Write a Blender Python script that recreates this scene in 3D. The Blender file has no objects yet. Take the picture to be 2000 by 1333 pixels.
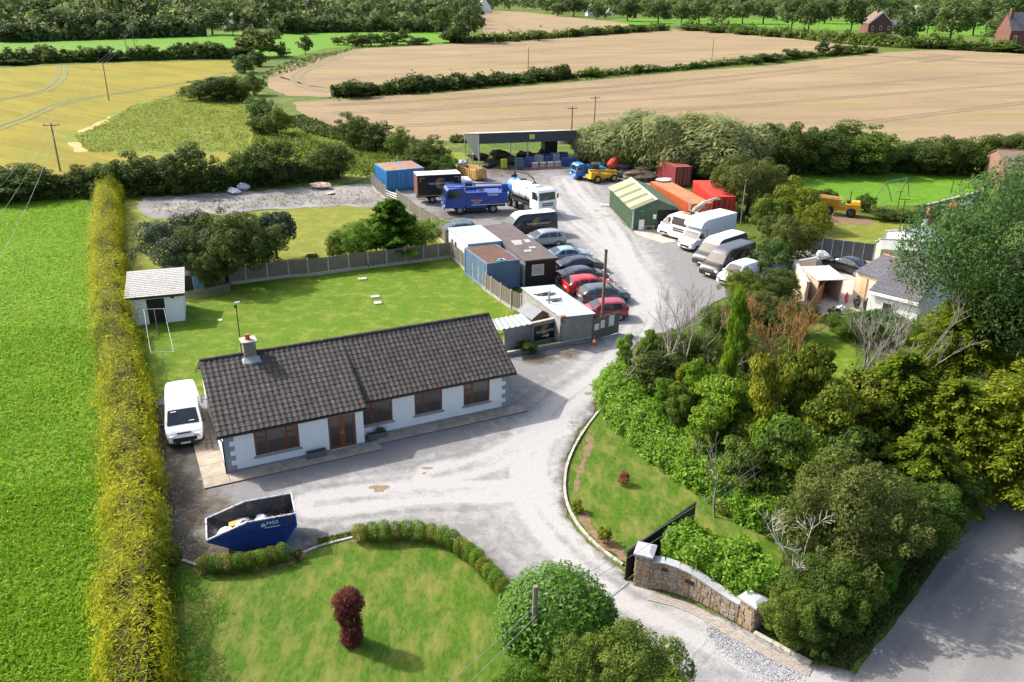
import bpy, math, random
import numpy as np
from mathutils import Vector, Matrix
from mathutils.geometry import tessellate_polygon

# ------------------------------------------------------------------ camera, sky, sun, exposure
scn = bpy.context.scene
COL = scn.collection
FPX, PITCH, ROLL, CAMH = 1620.0, math.radians(23.21), -0.0153, 24.0
_c, _s = math.cos(ROLL), math.sin(ROLL)
cam = bpy.data.cameras.new('camera'); cam_o = bpy.data.objects.new('camera', cam); COL.objects.link(cam_o)
cam.sensor_fit = 'HORIZONTAL'; cam.sensor_width = 36.0; cam.lens = 36.0*FPX/2000.0
cam.clip_start = 0.5; cam.clip_end = 9000
_F = Vector((0, math.cos(PITCH), -math.sin(PITCH))); _U0 = Vector((0, math.sin(PITCH), math.cos(PITCH))); _R0 = Vector((1, 0, 0))
_R = _c*_R0 - _s*_U0; _U = _s*_R0 + _c*_U0
M = Matrix((( _R.x, _U.x, -_F.x, 0), (_R.y, _U.y, -_F.y, 0), (_R.z, _U.z, -_F.z, CAMH), (0, 0, 0, 1)))
cam_o.matrix_world = M
scn.camera = cam_o
scn.render.resolution_x = 1024; scn.render.resolution_y = 682

SUN_EL = math.radians(41); SUN_H = Vector((-2.63, 1.17)).normalized()      # towards the sun, on the ground
w = bpy.data.worlds.new('World'); scn.world = w; w.use_nodes = True
nt = w.node_tree; nt.nodes.clear()
sky = nt.nodes.new('ShaderNodeTexSky'); sky.sky_type = 'NISHITA'; sky.sun_disc = False
sky.sun_elevation = SUN_EL; sky.sun_rotation = math.atan2(SUN_H.x, SUN_H.y)
sky.air_density = 1.0; sky.dust_density = 5.0; sky.ozone_density = 1.0
bg = nt.nodes.new('ShaderNodeBackground'); bg.inputs['Strength'].default_value = 0.15
wo = nt.nodes.new('ShaderNodeOutputWorld')
nt.links.new(sky.outputs[0], bg.inputs[0]); nt.links.new(bg.outputs[0], wo.inputs[0])
sl = bpy.data.lights.new('sun', 'SUN'); sl.energy = 3.35; sl.angle = math.radians(0.8); sl.color = (1.0, 0.965, 0.91)
so = bpy.data.objects.new('sun', sl); COL.objects.link(so)
_sd = Vector((SUN_H.x*math.cos(SUN_EL), SUN_H.y*math.cos(SUN_EL), math.sin(SUN_EL)))
so.rotation_euler = _sd.to_track_quat('Z', 'Y').to_euler(); so.location = (-60, 60, 80)
vs = scn.view_settings; vs.view_transform = 'Standard'; vs.look = 'None'; vs.exposure = 0.92; vs.gamma = 1.0
vs.use_curve_mapping = False
scn.render.engine = 'CYCLES'
try:
    scn.cycles.max_bounces = 6; scn.cycles.diffuse_bounces = 4; scn.cycles.transparent_max_bounces = 6
    scn.cycles.glossy_bounces = 2; scn.cycles.transmission_bounces = 3
except Exception: pass

# ------------------------------------------------------------------ survey helpers: photograph point -> point of the place
def ray(px, py):
    u = (px-1000)/FPX; v = (666.5-py)/FPX
    u, v = _c*u+_s*v, -_s*u+_c*v
    return Vector((u, math.cos(PITCH)+v*math.sin(PITCH), -math.sin(PITCH)+v*math.cos(PITCH)))
def G(px, py, z=0.0):
    d = ray(px, py); t = (z-CAMH)/d.z
    return Vector((d.x*t, d.y*t, z))
def onplane(px, py, P0, n):
    d = ray(px, py); o = Vector((0, 0, CAMH)); t = (P0-o).dot(n)/d.dot(n)
    return o+d*t
def PR(p):
    X, Y, Z = p; dz = Z-CAMH
    zc = Y*math.cos(PITCH)-dz*math.sin(PITCH); yc = Y*math.sin(PITCH)+dz*math.cos(PITCH)
    u = FPX*X/zc; v = FPX*yc/zc
    return 1000+_c*u-_s*v, 666.5-(_s*u+_c*v)
def ppm(px, py):
    g = G(px, py); return FPX/math.sqrt(g.x*g.x+g.y*g.y+CAMH*CAMH)
def hgt(px, py, ty):
    g = G(px, py); lo, hi = 0.0, 23.5
    for _ in range(40):
        m = (lo+hi)/2
        if PR((g.x, g.y, m))[1] > ty: lo = m
        else: hi = m
    return lo
def xy(p): return (p[0], p[1])

# ------------------------------------------------------------------ numpy noise
def vnoise(x, y, seed=0):
    r = np.random.RandomState(seed); T = r.rand(256, 256)
    xi = np.floor(x).astype(int); yi = np.floor(y).astype(int); fx = x-xi; fy = y-yi
    fx = fx*fx*(3-2*fx); fy = fy*fy*(3-2*fy)
    a = T[xi % 256, yi % 256]; b = T[(xi+1) % 256, yi % 256]; c = T[xi % 256, (yi+1) % 256]; d = T[(xi+1) % 256, (yi+1) % 256]
    return (a*(1-fx)+b*fx)*(1-fy)+(c*(1-fx)+d*fx)*fy-0.5
def fbm(x, y, seed=0): return vnoise(x, y, seed)+0.5*vnoise(x*2.1, y*2.1, seed+1)+0.25*vnoise(x*4.3, y*4.3, seed+2)

# ------------------------------------------------------------------ objects
def link(o, parent=None):
    COL.objects.link(o)
    if parent is not None: o.parent = parent
    return o
def tag(o, label, cat, group=None):
    o['label'] = label; o['category'] = cat
    if group: o['group'] = group
    return o
def thing(name, label, cat, loc=(0, 0, 0), rz=0.0, group=None):
    o = bpy.data.objects.new(name, None); o.empty_display_size = 0.3; link(o)
    o.location = loc; o.rotation_euler = (0, 0, rz)
    return tag(o, label, cat, group)
def inst(name, me, parent=None, loc=(0, 0, 0), rot=(0, 0, 0), sc=(1, 1, 1), mat=None):
    o = bpy.data.objects.new(name, me); link(o, parent); o.location = loc; o.rotation_euler = rot; o.scale = sc
    if mat is not None and len(o.material_slots):
        o.material_slots[0].link = 'OBJECT'; o.material_slots[0].material = mat
    return o
def copytree(root, loc, rz, label, group=None):
    r = root.copy(); COL.objects.link(r); r.location = loc; r.rotation_euler = (0, 0, rz); r['label'] = label
    if group: r['group'] = group
    for ch in list(root.children):
        c = ch.copy(); COL.objects.link(c); c.parent = r
        for g in list(ch.children):
            d = g.copy(); COL.objects.link(d); d.parent = c
    return r

class MB:
    def __init__(s): s.v = []; s.f = []; s.m = []
    def add(s, vs, fs, mi=0):
        o = len(s.v); s.v += [tuple(v) for v in vs]; s.f += [tuple(i+o for i in f) for f in fs]; s.m += [mi]*len(fs); return s
    def box(s, c, d, rz=0.0, mi=0, M=None):
        hx, hy, hz = d[0]/2, d[1]/2, d[2]/2; vs = []
        ca, sa = math.cos(rz), math.sin(rz)
        for z in (-hz, hz):
            for x, y in ((-hx, -hy), (hx, -hy), (hx, hy), (-hx, hy)):
                q = Vector((c[0]+x*ca-y*sa, c[1]+x*sa+y*ca, c[2]+z)); vs.append(M@q if M else q)
        return s.add(vs, [(3, 2, 1, 0), (4, 5, 6, 7), (0, 1, 5, 4), (1, 2, 6, 5), (2, 3, 7, 6), (3, 0, 4, 7)], mi)
    def b2(s, a, b, mi=0):       # box from min corner to max corner
        return s.box(((a[0]+b[0])/2, (a[1]+b[1])/2, (a[2]+b[2])/2), (b[0]-a[0], b[1]-a[1], b[2]-a[2]), 0, mi)
    def hexa(s, b, t, mi=0):     # bottom four, top four
        return s.add(list(b)+list(t), [(3, 2, 1, 0), (4, 5, 6, 7), (0, 1, 5, 4), (1, 2, 6, 5), (2, 3, 7, 6), (3, 0, 4, 7)], mi)
    def extr(s, pts, vec, mi=0, caps=True):
        n = len(pts); vec = Vector(vec); a = [Vector(p) for p in pts]; b = [p+vec for p in a]
        fs = [(i, (i+1) % n, n+(i+1) % n, n+i) for i in range(n)]
        if caps: fs += [tuple(range(n-1, -1, -1)), tuple(range(n, 2*n))]
        return s.add(a+b, fs, mi)
    def poly(s, pts, mi=0): return s.add(pts, [tuple(range(len(pts)))], mi)
    def tube(s, p0, p1, r0, r1=None, n=8, mi=0, caps=True):
        return s.path([p0, p1], [r0, r0 if r1 is None else r1], n, mi, caps)
    def path(s, pts, rs, n=6, mi=0, caps=True):
        pts = [Vector(p) for p in pts]; k = len(pts); vs = []
        if not hasattr(rs, '__len__'): rs = [rs]*k
        for i, p in enumerate(pts):
            t = (pts[min(i+1, k-1)]-pts[max(i-1, 0)])
            if t.length < 1e-9: t = Vector((0, 0, 1))
            t.normalize(); a = t.orthogonal() if abs(t.z) > .95 else Vector((0, 0, 1)).cross(t)
            a.normalize(); b = t.cross(a)
            for j in range(n):
                an = 2*math.pi*j/n; vs.append(p+rs[i]*(math.cos(an)*a+math.sin(an)*b))
        fs = []
        for i in range(k-1):
            for j in range(n): fs.append((i*n+j, i*n+(j+1) % n, (i+1)*n+(j+1) % n, (i+1)*n+j))
        if caps: fs += [tuple(range(n-1, -1, -1)), tuple(range((k-1)*n, k*n))]
        return s.add(vs, fs, mi)
    def wheel(s, c, r, w, n=18, mi=0, inner=0.0):   # axle along y
        pr = [(-w/2, r*.93), (-w/2+.03, r), (w/2-.03, r), (w/2, r*.93)]; vs = []
        for y, rr in pr:
            for j in range(n):
                a = 2*math.pi*j/n; vs.append((c[0]+rr*math.cos(a), c[1]+y, c[2]+rr*math.sin(a)))
        fs = [(i*n+j, i*n+(j+1) % n, (i+1)*n+(j+1) % n, (i+1)*n+j) for i in range(3) for j in range(n)]
        fs += [tuple(range(n-1, -1, -1)), tuple(range(3*n, 4*n))]
        return s.add(vs, fs, mi)
    def mesh(s, name, mats, smooth=False):
        me = bpy.data.meshes.new(name); me.from_pydata(s.v, [], s.f)
        if not isinstance(mats, (list, tuple)): mats = [mats]
        for m in mats: me.materials.append(m)
        if len(mats) > 1: me.polygons.foreach_set('material_index', s.m)
        if smooth: me.polygons.foreach_set('use_smooth', [True]*len(s.f))
        me.update(); return me
    def build(s, name, mats, parent=None, smooth=False, loc=(0, 0, 0), rz=0.0):
        return inst(name, s.mesh(name, mats, smooth), parent, loc, (0, 0, rz))

# ------------------------------------------------------------------ materials
MC = {}
def nodes(name):
    m = bpy.data.materials.new(name); m.use_nodes = True; nt = m.node_tree; nt.nodes.clear()
    out = nt.nodes.new('ShaderNodeOutputMaterial'); p = nt.nodes.new('ShaderNodeBsdfPrincipled')
    nt.links.new(p.outputs[0], out.inputs[0]); return m, nt, p, out
def N(nt, t, **kw):
    n = nt.nodes.new('ShaderNode'+t)
    for k, v in kw.items():
        if k in n.inputs: n.inputs[k].default_value = v
        else: setattr(n, k, v)
    return n
def mixc(nt, fac, a, b, bt='MIX'):
    n = nt.nodes.new('ShaderNodeMix'); n.data_type = 'RGBA'; n.blend_type = bt
    for i, x in ((0, fac), (6, a), (7, b)):
        if hasattr(x, 'default_value') or hasattr(x, 'is_linked'): nt.links.new(x, n.inputs[i])
        elif i == 0: n.inputs[0].default_value = x
        else: n.inputs[i].default_value = (*x[:3], 1)
    return n.outputs[2]
def ramp(nt, src, a, b):
    n = nt.nodes.new('ShaderNodeMapRange'); nt.links.new(src, n.inputs[0])
    n.inputs[1].default_value = a; n.inputs[2].default_value = b; n.clamp = True; return n.outputs[0]
def noise(nt, vec, scale, detail=4, rough=.55, dist=0):
    n = N(nt, 'TexNoise'); n.inputs['Scale'].default_value = scale; n.inputs['Detail'].default_value = detail
    n.inputs['Roughness'].default_value = rough; n.inputs['Distortion'].default_value = dist
    nt.links.new(vec, n.inputs['Vector']); return n.outputs[0]
def bump(nt, p, h, strength, dist=.05):
    b = N(nt, 'Bump'); b.inputs['Strength'].default_value = strength; b.inputs['Distance'].default_value = dist
    nt.links.new(h, b.inputs['Height']); nt.links.new(b.outputs[0], p.inputs['Normal'])
def pm(name, c, r=.6, v=.15, sc=2.5, b=0.0, bs=30, metal=0.0, c2=None, th=(.4, .7), coat=0.0, spec=.5, emit=None):
    """plain procedural material: base colour with tonal noise, optional second colour in blotches, fine relief"""
    if name in MC: return MC[name]
    m, nt, p, out = nodes(name); tc = N(nt, 'TexCoord').outputs['Object']
    n1 = noise(nt, tc, sc, 5, .6)
    lo = [x*(1-v) for x in c]; hi = [min(1, x*(1+v)) for x in c]
    col = mixc(nt, ramp(nt, n1, .3, .7), lo, hi)
    if c2 is not None:
        n2 = noise(nt, tc, sc*1.7+.31, 6, .65, .6); col = mixc(nt, ramp(nt, n2, *th), col, c2)
    nt.links.new(col, p.inputs['Base Color']); p.inputs['Roughness'].default_value = r; p.inputs['Metallic'].default_value = metal
    p.inputs['Specular IOR Level'].default_value = spec
    if coat: p.inputs['Coat Weight'].default_value = coat; p.inputs['Coat Roughness'].default_value = .08
    if b: bump(nt, p, noise(nt, tc, bs, 4), b, .03)
    MC[name] = m; return m
def glass(name='glass', c=(.02, .025, .03), r=.08):
    if name in MC: return MC[name]
    m, nt, p, out = nodes(name); tc = N(nt, 'TexCoord').outputs['Object']
    nt.links.new(mixc(nt, noise(nt, tc, .8, 2), [x*.6 for x in c], [x*1.5 for x in c]), p.inputs['Base Color'])
    p.inputs['Roughness'].default_value = r; p.inputs['Specular IOR Level'].default_value = .8
    MC[name] = m; return m
def fol(name, c1, c2, tr=.3, c3=None, rv=.2, gloss=.1):
    """leaves: each leaf between two tones (attribute lv), diffuse plus light let through"""
    if name in MC: return MC[name]
    m, nt, p, out = nodes(name); nt.nodes.remove(p)
    at = N(nt, 'Attribute'); at.attribute_name = 'lv'; oi = N(nt, 'ObjectInfo')
    col = mixc(nt, at.outputs['Fac'], c1, c2)
    if c3 is not None: col = mixc(nt, ramp(nt, at.outputs['Fac'], .88, .97), col, c3)
    hv = N(nt, 'HueSaturation'); nt.links.new(col, hv.inputs['Color'])
    mr = N(nt, 'MapRange'); nt.links.new(oi.outputs['Random'], mr.inputs[0]); mr.inputs[3].default_value = 1-rv; mr.inputs[4].default_value = 1+rv
    mh = N(nt, 'MapRange'); nt.links.new(oi.outputs['Random'], mh.inputs[0]); mh.inputs[3].default_value = .515; mh.inputs[4].default_value = .487
    nt.links.new(mr.outputs[0], hv.inputs['Value']); nt.links.new(mh.outputs[0], hv.inputs['Hue'])
    d = N(nt, 'BsdfPrincipled'); d.inputs['Roughness'].default_value = .55; d.inputs['Specular IOR Level'].default_value = gloss
    t = N(nt, 'BsdfTranslucent'); ms = N(nt, 'MixShader'); ms.inputs[0].default_value = tr
    nt.links.new(hv.outputs[0], d.inputs['Base Color']); nt.links.new(hv.outputs[0], t.inputs['Color'])
    nt.links.new(d.outputs[0], ms.inputs[1]); nt.links.new(t.outputs[0], ms.inputs[2]); nt.links.new(ms.outputs[0], out.inputs[0])
    MC[name] = m; return m

# ------------------------------------------------------------------ lettering as flat mesh
TC = {}
def text_mesh(s, mat, extr=.002):
    k = (s, mat.name)
    if k in TC: return TC[k]
    cu = bpy.data.curves.new('lettering', 'FONT'); cu.body = s; cu.size = 1.0; cu.extrude = extr; cu.align_x = 'CENTER'; cu.align_y = 'CENTER'
    cu.resolution_u = 2
    o = bpy.data.objects.new('lettering', cu); COL.objects.link(o)
    dg = bpy.context.evaluated_depsgraph_get(); me = bpy.data.meshes.new_from_object(o.evaluated_get(dg))
    bpy.data.objects.remove(o); me.materials.clear(); me.materials.append(mat); me.name = 'lettering'; TC[k] = me; return me
def frame(o, x, y, z, pos):     # object matrix from axes
    o.matrix_local = Matrix(((x[0], y[0], z[0], pos[0]), (x[1], y[1], z[1], pos[1]), (x[2], y[2], z[2], pos[2]), (0, 0, 0, 1)))
def lettering(s, mat, parent, pos, xdir, updir, h, width=None):
    me = text_mesh(s, mat); o = bpy.data.objects.new('lettering', me); link(o, parent)
    sx = h if width is None else width/max(.01, max(v.co.x for v in me.vertices)-min(v.co.x for v in me.vertices))
    xd = Vector(xdir).normalized(); ud = Vector(updir).normalized(); nd = xd.cross(ud)
    frame(o, xd*sx, ud*h, nd, pos); return o
# ------------------------------------------------------------------ ground sheets
def polydist(P, poly):
    """signed distance (inside positive) of points P (n,2) to polygon, and direction to the nearest edge point"""
    A = np.array(poly, float); B = np.roll(A, -1, 0); best = np.full(len(P), 1e9); inside = np.zeros(len(P), bool); near = np.zeros_like(P)
    for a, b in zip(A, B):
        ab = b-a; L2 = max(1e-9, ab@ab); t = np.clip(((P-a)@ab)/L2, 0, 1); q = a+t[:, None]*ab; d = np.hypot(*(P-q).T)
        k = d < best; best[k] = d[k]; near[k] = q[k]
        if a[1] != b[1]:
            c = ((a[1] > P[:, 1]) != (b[1] > P[:, 1])); xx = (b[0]-a[0])*(P[:, 1]-a[1])/(b[1]-a[1])+a[0]; inside ^= c & (P[:, 0] < xx)
    return np.where(inside, best, -best), near
def smooth_poly(pts, n=6):
    k = len(pts); out = []
    for i in range(k):
        p0, p1, p2, p3 = (np.array(pts[(i+j-1) % k], float) for j in range(4))
        for t in np.linspace(0, 1, n, endpoint=False):
            out.append(tuple(.5*((2*p1)+(-p0+p2)*t+(2*p0-5*p1+4*p2-p3)*t*t+(-p0+3*p1-3*p2+p3)*t**3)))
    return out
def curve_pts(pts, n=8):
    k = len(pts); out = []
    for i in range(k-1):
        p0, p1, p2, p3 = (np.array(pts[min(max(i+j-1, 0), k-1)], float) for j in range(4))
        for t in np.linspace(0, 1, n, endpoint=False):
            out.append(.5*((2*p1)+(-p0+p2)*t+(2*p0-5*p1+4*p2-p3)*t*t+(-p0+3*p1-3*p2+p3)*t**3))
    out.append(np.array(pts[-1], float)); return out
def plain_sheet(name, poly, z, mat, parent=None, kind='structure'):
    vs = [(p[0], p[1], z) for p in poly]; tri = tessellate_polygon([[Vector(v) for v in vs]])
    me = bpy.data.meshes.new(name); me.from_pydata(vs, [], [tuple(t) for t in tri]); me.materials.append(mat); me.update()
    o = inst(name, me, parent)
    if parent is None: o['kind'] = kind
    return o
def sheet(name, px, z, mat, cell=.3, amp=.25, ns=1.2, seed=1, smooth=True, attrs=None, parent=None, world=False):
    """a patch of ground with an uneven natural edge"""
    poly = [xy(G(*p)) for p in px] if not world else [tuple(p[:2]) for p in px]
    if smooth: poly = smooth_poly(poly)
    A = np.array(poly); x0, y0 = A.min(0)-cell*2; x1, y1 = A.max(0)+cell*2
    nx = int((x1-x0)/cell)+2; ny = int((y1-y0)/cell)+2
    X, Y = np.meshgrid(x0+np.arange(nx)*cell, y0+np.arange(ny)*cell, indexing='ij'); P = np.stack([X.ravel(), Y.ravel()], 1)
    d, near = polydist(P, poly); val = d+amp*fbm(P[:, 0]*ns, P[:, 1]*ns, seed)
    keepv = (val > 0).reshape(nx, ny)
    cells = keepv[:-1, :-1] | keepv[1:, :-1] | keepv[:-1, 1:] | keepv[1:, 1:]
    i, j = np.nonzero(cells)
    idx = lambda a, b: a*ny+b
    F = np.stack([idx(i, j), idx(i+1, j), idx(i+1, j+1), idx(i, j+1)], 1)
    V = val.reshape(nx, ny); Q = P.copy().reshape(nx, ny, 2); PP = P.reshape(nx, ny, 2); bk = np.full((nx, ny), -1e9); bv = bk.copy(); bp = PP.copy()
    for di, dj in ((1, 0), (-1, 0), (0, 1), (0, -1), (1, 1), (-1, -1), (1, -1), (-1, 1)):
        nv = np.roll(np.roll(V, -di, 0), -dj, 1); key = np.where(nv > 0, nv+(9*cell if di*dj == 0 else 0), nv); k = key > bk
        npnt = np.roll(np.roll(PP, -di, 0), -dj, 1); bk[k] = key[k]; bv[k] = nv[k]; bp[k] = npnt[k]
    k = (V < 0) & (bv > 0); t = np.clip(-V[k]/np.maximum(1e-6, bv[k]-V[k]), 0, .97); Q[k] += (bp[k]-Q[k])*t[:, None]; Q = Q.reshape(-1, 2)
    used = np.unique(F); rm = np.full(nx*ny, -1); rm[used] = np.arange(len(used)); F = rm[F]
    co = np.zeros((len(used), 3)); co[:, :2] = Q[used]; co[:, 2] = z
    me = qmesh(name, co, F, mat)
    if attrs:
        for k, fn in attrs.items():
            a = me.attributes.new(k, 'FLOAT', 'POINT'); a.data.foreach_set('value', np.asarray(fn(co), np.float32))
    o = inst(name, me, parent)
    if parent is None: o['kind'] = 'structure'
    return o
def qmesh(name, co, F, mat, smooth=False):
    me = bpy.data.meshes.new(name); nf, k = F.shape
    me.vertices.add(len(co)); me.vertices.foreach_set('co', np.asarray(co, np.float32).ravel())
    me.loops.add(nf*k); me.loops.foreach_set('vertex_index', F.astype(np.int32).ravel())
    me.polygons.add(nf); me.polygons.foreach_set('loop_start', np.arange(0, nf*k, k, dtype=np.int32))
    if mat is not None: me.materials.append(mat)
    me.update(calc_edges=True)
    if smooth: me.polygons.foreach_set('use_smooth', np.ones(nf, bool))
    return me
def linedist(co, line, along=False):
    best = np.full(len(co), 1e9); P = co[:, :2]; al = np.zeros(len(co)); cum = 0.0
    for a, b in zip(line[:-1], line[1:]):
        a = np.array(a[:2]); b = np.array(b[:2]); ab = b-a; t = np.clip(((P-a)@ab)/max(1e-9, ab@ab), 0, 1)
        q = np.hypot(*(P-a-t[:, None]*ab).T); l_ = np.hypot(*ab); k = q < best; best[k] = q[k]; al[k] = cum+t[k]*l_; cum += l_
    return (best, al) if along else best

def geo(nt): return N(nt, 'NewGeometry').outputs['Position']
def mapping(nt, vec, sc, rz=0.0):
    m = N(nt, 'Mapping'); nt.links.new(vec, m.inputs[0]); m.inputs['Scale'].default_value = sc; m.inputs['Rotation'].default_value = (0, 0, rz); return m.outputs[0]
def grassmat(name, dark, light, dry=None, dryamt=.5, s=.35, fine=6.0, bmp=.7, rz=0.0, stretch=1.0):
    m, nt, p, out = nodes(name); g = geo(nt); gs = mapping(nt, g, (1, stretch, 1), rz)
    a = noise(nt, gs, s, 5, .65, .4); b = noise(nt, gs, fine, 3, .7); c = noise(nt, g, fine*4, 2, .7)
    col = mixc(nt, ramp(nt, a, .34, .66), dark, light)
    col = mixc(nt, .55, col, mixc(nt, ramp(nt, b, .25, .75), [x*.45 for x in dark], [min(1, x*1.5) for x in light]))
    col = mixc(nt, ramp(nt, c, .3, .75), mixc(nt, .45, col, [x*.35 for x in dark]), col)
    if dry is not None:
        n2 = noise(nt, gs, s*2.2, 6, .72, .15); k = ramp(nt, n2, dryamt-.05, dryamt+.2)
        col = mixc(nt, k, col, mixc(nt, ramp(nt, b, .3, .7), dry, [x*.75+y*.25 for x, y in zip(dry, light)]))
    nt.links.new(col, p.inputs['Base Color']); p.inputs['Roughness'].default_value = .85; p.inputs['Specular IOR Level'].default_value = .15
    bump(nt, p, c, bmp, .12); return m
def cropmat(name, c, c2, rz, weed=None, rows=.9, sc=.06):
    m, nt, p, out = nodes(name); g = geo(nt); gr = mapping(nt, g, (1, 1, 1), rz)
    st = noise(nt, mapping(nt, gr, (.04, rows, 1)), 1.0, 4, .6); big = noise(nt, mapping(nt, gr, (.35, 1, 1)), sc, 4, .55); fine = noise(nt, g, .9, 6, .85)
    col = mixc(nt, ramp(nt, st, .38, .62), [x*.85 for x in c], c2); col = mixc(nt, ramp(nt, fine, .25, .75), [x*.6 for x in c], col)
    col = mixc(nt, ramp(nt, big, .35, .7), col, [x*1.14 for x in c])
    if weed is not None: col = mixc(nt, ramp(nt, noise(nt, mapping(nt, gr, (.3, 1, 1)), sc*1.3, 6, .7, .5), .52, .68), col, weed)
    nt.links.new(col, p.inputs['Base Color']); p.inputs['Roughness'].default_value = .9; p.inputs['Specular IOR Level'].default_value = .1
    bump(nt, p, fine, .6, .3); return m
def gravelmat(name, pale, grey, dirt, useattr=True):
    m, nt, p, out = nodes(name); g = geo(nt)
    big = noise(nt, g, .22, 5, .6, .5); mid = noise(nt, g, 1.6, 5, .7, .3); fine = noise(nt, g, 14, 3, .8); spk = noise(nt, g, 45, 2, .8)
    k = ramp(nt, big, .36, .62)
    if useattr:
        at = N(nt, 'Attribute'); at.attribute_name = 'wear'
        mm = N(nt, 'Math', operation='ADD'); nt.links.new(at.outputs['Fac'], mm.inputs[0])
        m2 = N(nt, 'Math', operation='MULTIPLY_ADD'); nt.links.new(mid, m2.inputs[0]); m2.inputs[1].default_value = 1.5; m2.inputs[2].default_value = -.75
        nt.links.new(m2.outputs[0], mm.inputs[1]); m3 = N(nt, 'Math', operation='MULTIPLY_ADD'); nt.links.new(big, m3.inputs[0]); m3.inputs[1].default_value = .9; m3.inputs[2].default_value = -.45
        m4 = N(nt, 'Math', operation='ADD'); nt.links.new(mm.outputs[0], m4.inputs[0]); nt.links.new(m3.outputs[0], m4.inputs[1]); k = ramp(nt, m4.outputs[0], .15, .85)
    col = mixc(nt, k, grey, pale)
    col = mixc(nt, ramp(nt, fine, .3, .7), mixc(nt, .45, col, [x*.45 for x in grey]), col)
    col = mixc(nt, ramp(nt, spk, .3, .72), mixc(nt, .35, col, [x*.4 for x in grey]), col)
    dk = ramp(nt, noise(nt, g, .55, 6, .7, .8), .60, .74)
    if useattr:
        ad = N(nt, 'Attribute'); ad.attribute_name = 'dirt'
        dd = N(nt, 'Math', operation='MULTIPLY_ADD'); nt.links.new(dk, dd.inputs[0]); dd.inputs[1].default_value = .22; nt.links.new(ramp(nt, noise(nt, g, .9, 5, .7), .2, .8), dd.inputs[2])
        d2 = N(nt, 'Math', operation='ADD'); nt.links.new(ad.outputs['Fac'], d2.inputs[0]); d2.inputs[1].default_value = -.5
        d3 = N(nt, 'Math', operation='ADD'); nt.links.new(d2.outputs[0], d3.inputs[0]); nt.links.new(dd.outputs[0], d3.inputs[1]); dk = ramp(nt, d3.outputs[0], .35, .8)
    else:
        dm = N(nt, 'Math', operation='MULTIPLY'); nt.links.new(dk, dm.inputs[0]); dm.inputs[1].default_value = .6; dk = dm.outputs[0]
    col = mixc(nt, dk, col, mixc(nt, ramp(nt, fine, .3, .7), [x*.6 for x in dirt], dirt))
    nt.links.new(col, p.inputs['Base Color']); p.inputs['Roughness'].default_value = .9; p.inputs['Specular IOR Level'].default_value = .2
    bump(nt, p, fine, .45, .06); return m

M_LUSH = grassmat('lush_grass', (.11, .25, .010), (.19, .34, .014), (.26, .34, .03), .56, .5, 5, 1.0)
M_LAWN = grassmat('lawn_grass', (.042, .115, .007), (.10, .185, .012), (.22, .20, .055), .505, .6, 7, .5, math.radians(8), .4)
M_LAWN2 = grassmat('rear_lawn_grass', (.075, .165, .008), (.135, .225, .012), (.25, .245, .05), .535, .4, 6, .5)
M_DRYLAWN = grassmat('dry_lawn_grass', (.13, .18, .018), (.23, .25, .03), (.28, .24, .07), .52, .3, 5, .5)
M_SHADELAWN = grassmat('short_lawn_grass', (.05, .13, .008), (.10, .18, .012), (.22, .19, .05), .55, .5, 7, .5)
M_FARGREEN = grassmat('pasture_grass', (.085, .22, .014), (.135, .28, .02), (.20, .30, .03), .62, .05, 1.5, .4)
M_ROUGH = grassmat('rough_grass', (.055, .105, .015), (.13, .19, .025), (.24, .21, .08), .55, .12, 1.8, 1.0)
M_WEED = grassmat('weedy_grass', (.09, .17, .014), (.22, .27, .025), (.24, .20, .07), .50, .16, 1.2, 1.0)
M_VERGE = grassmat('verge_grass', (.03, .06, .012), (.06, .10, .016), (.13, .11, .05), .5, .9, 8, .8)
M_BARLEY = cropmat('ripe_barley', (.27, .20, .118), (.36, .275, .17), math.radians(-9), (.23, .20, .08), .8)
M_BARLEY2 = cropmat('golden_barley', (.225, .19, .028), (.335, .29, .055), math.radians(35), (.17, .19, .03), .6, .12)
M_DRIVE = gravelmat('limestone_gravel', (.50, .49, .47), (.245, .243, .24), (.115, .095, .07))
M_OLDGRAVEL = gravelmat('old_grey_gravel', (.40, .38, .36), (.20, .195, .195), (.13, .125, .06), False)
M_DIRT = gravelmat('mossy_dirt', (.13, .12, .105), (.065, .06, .05), (.05, .055, .02), False)
M_CONC = pm('concrete', (.42, .38, .33), .9, .2, 1.2, .3, 40, c2=(.24, .21, .18), th=(.5, .8))
M_TRACK = pm('tramline_soil', (.13, .14, .03), .95, .3, .8)
M_TRACK2 = pm('tramline_stalks', (.17, .13, .065), .95, .25, .8)
M_SOIL = pm('bare_soil', (.19, .12, .065), .95, .3, 3, .5, c2=(.10, .10, .03), th=(.5, .7))

# asphalt: worn lane with darker wheel tracks along the road
def roadmat():
    m, nt, p, out = nodes('asphalt'); g = geo(nt); rd = mapping(nt, g, (1, 1, 1), math.radians(-48))
    ln = noise(nt, mapping(nt, rd, (.05, .9, 1)), 1.0, 3, .5); bl = noise(nt, mapping(nt, rd, (.25, .8, 1)), .6, 5, .6, .6); f = noise(nt, g, 30, 2, .8)
    col = mixc(nt, ramp(nt, ln, .35, .65), (.20, .195, .185), (.29, .28, .262)); col = mixc(nt, ramp(nt, bl, .42, .62), col, (.36, .34, .31))
    col = mixc(nt, ramp(nt, f, .2, .8), [x*.7 for x in (.15, .15, .15)], col)
    nt.links.new(col, p.inputs['Base Color']); p.inputs['Roughness'].default_value = .85; bump(nt, p, f, .3, .02); return m
M_ROAD = roadmat()

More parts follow.
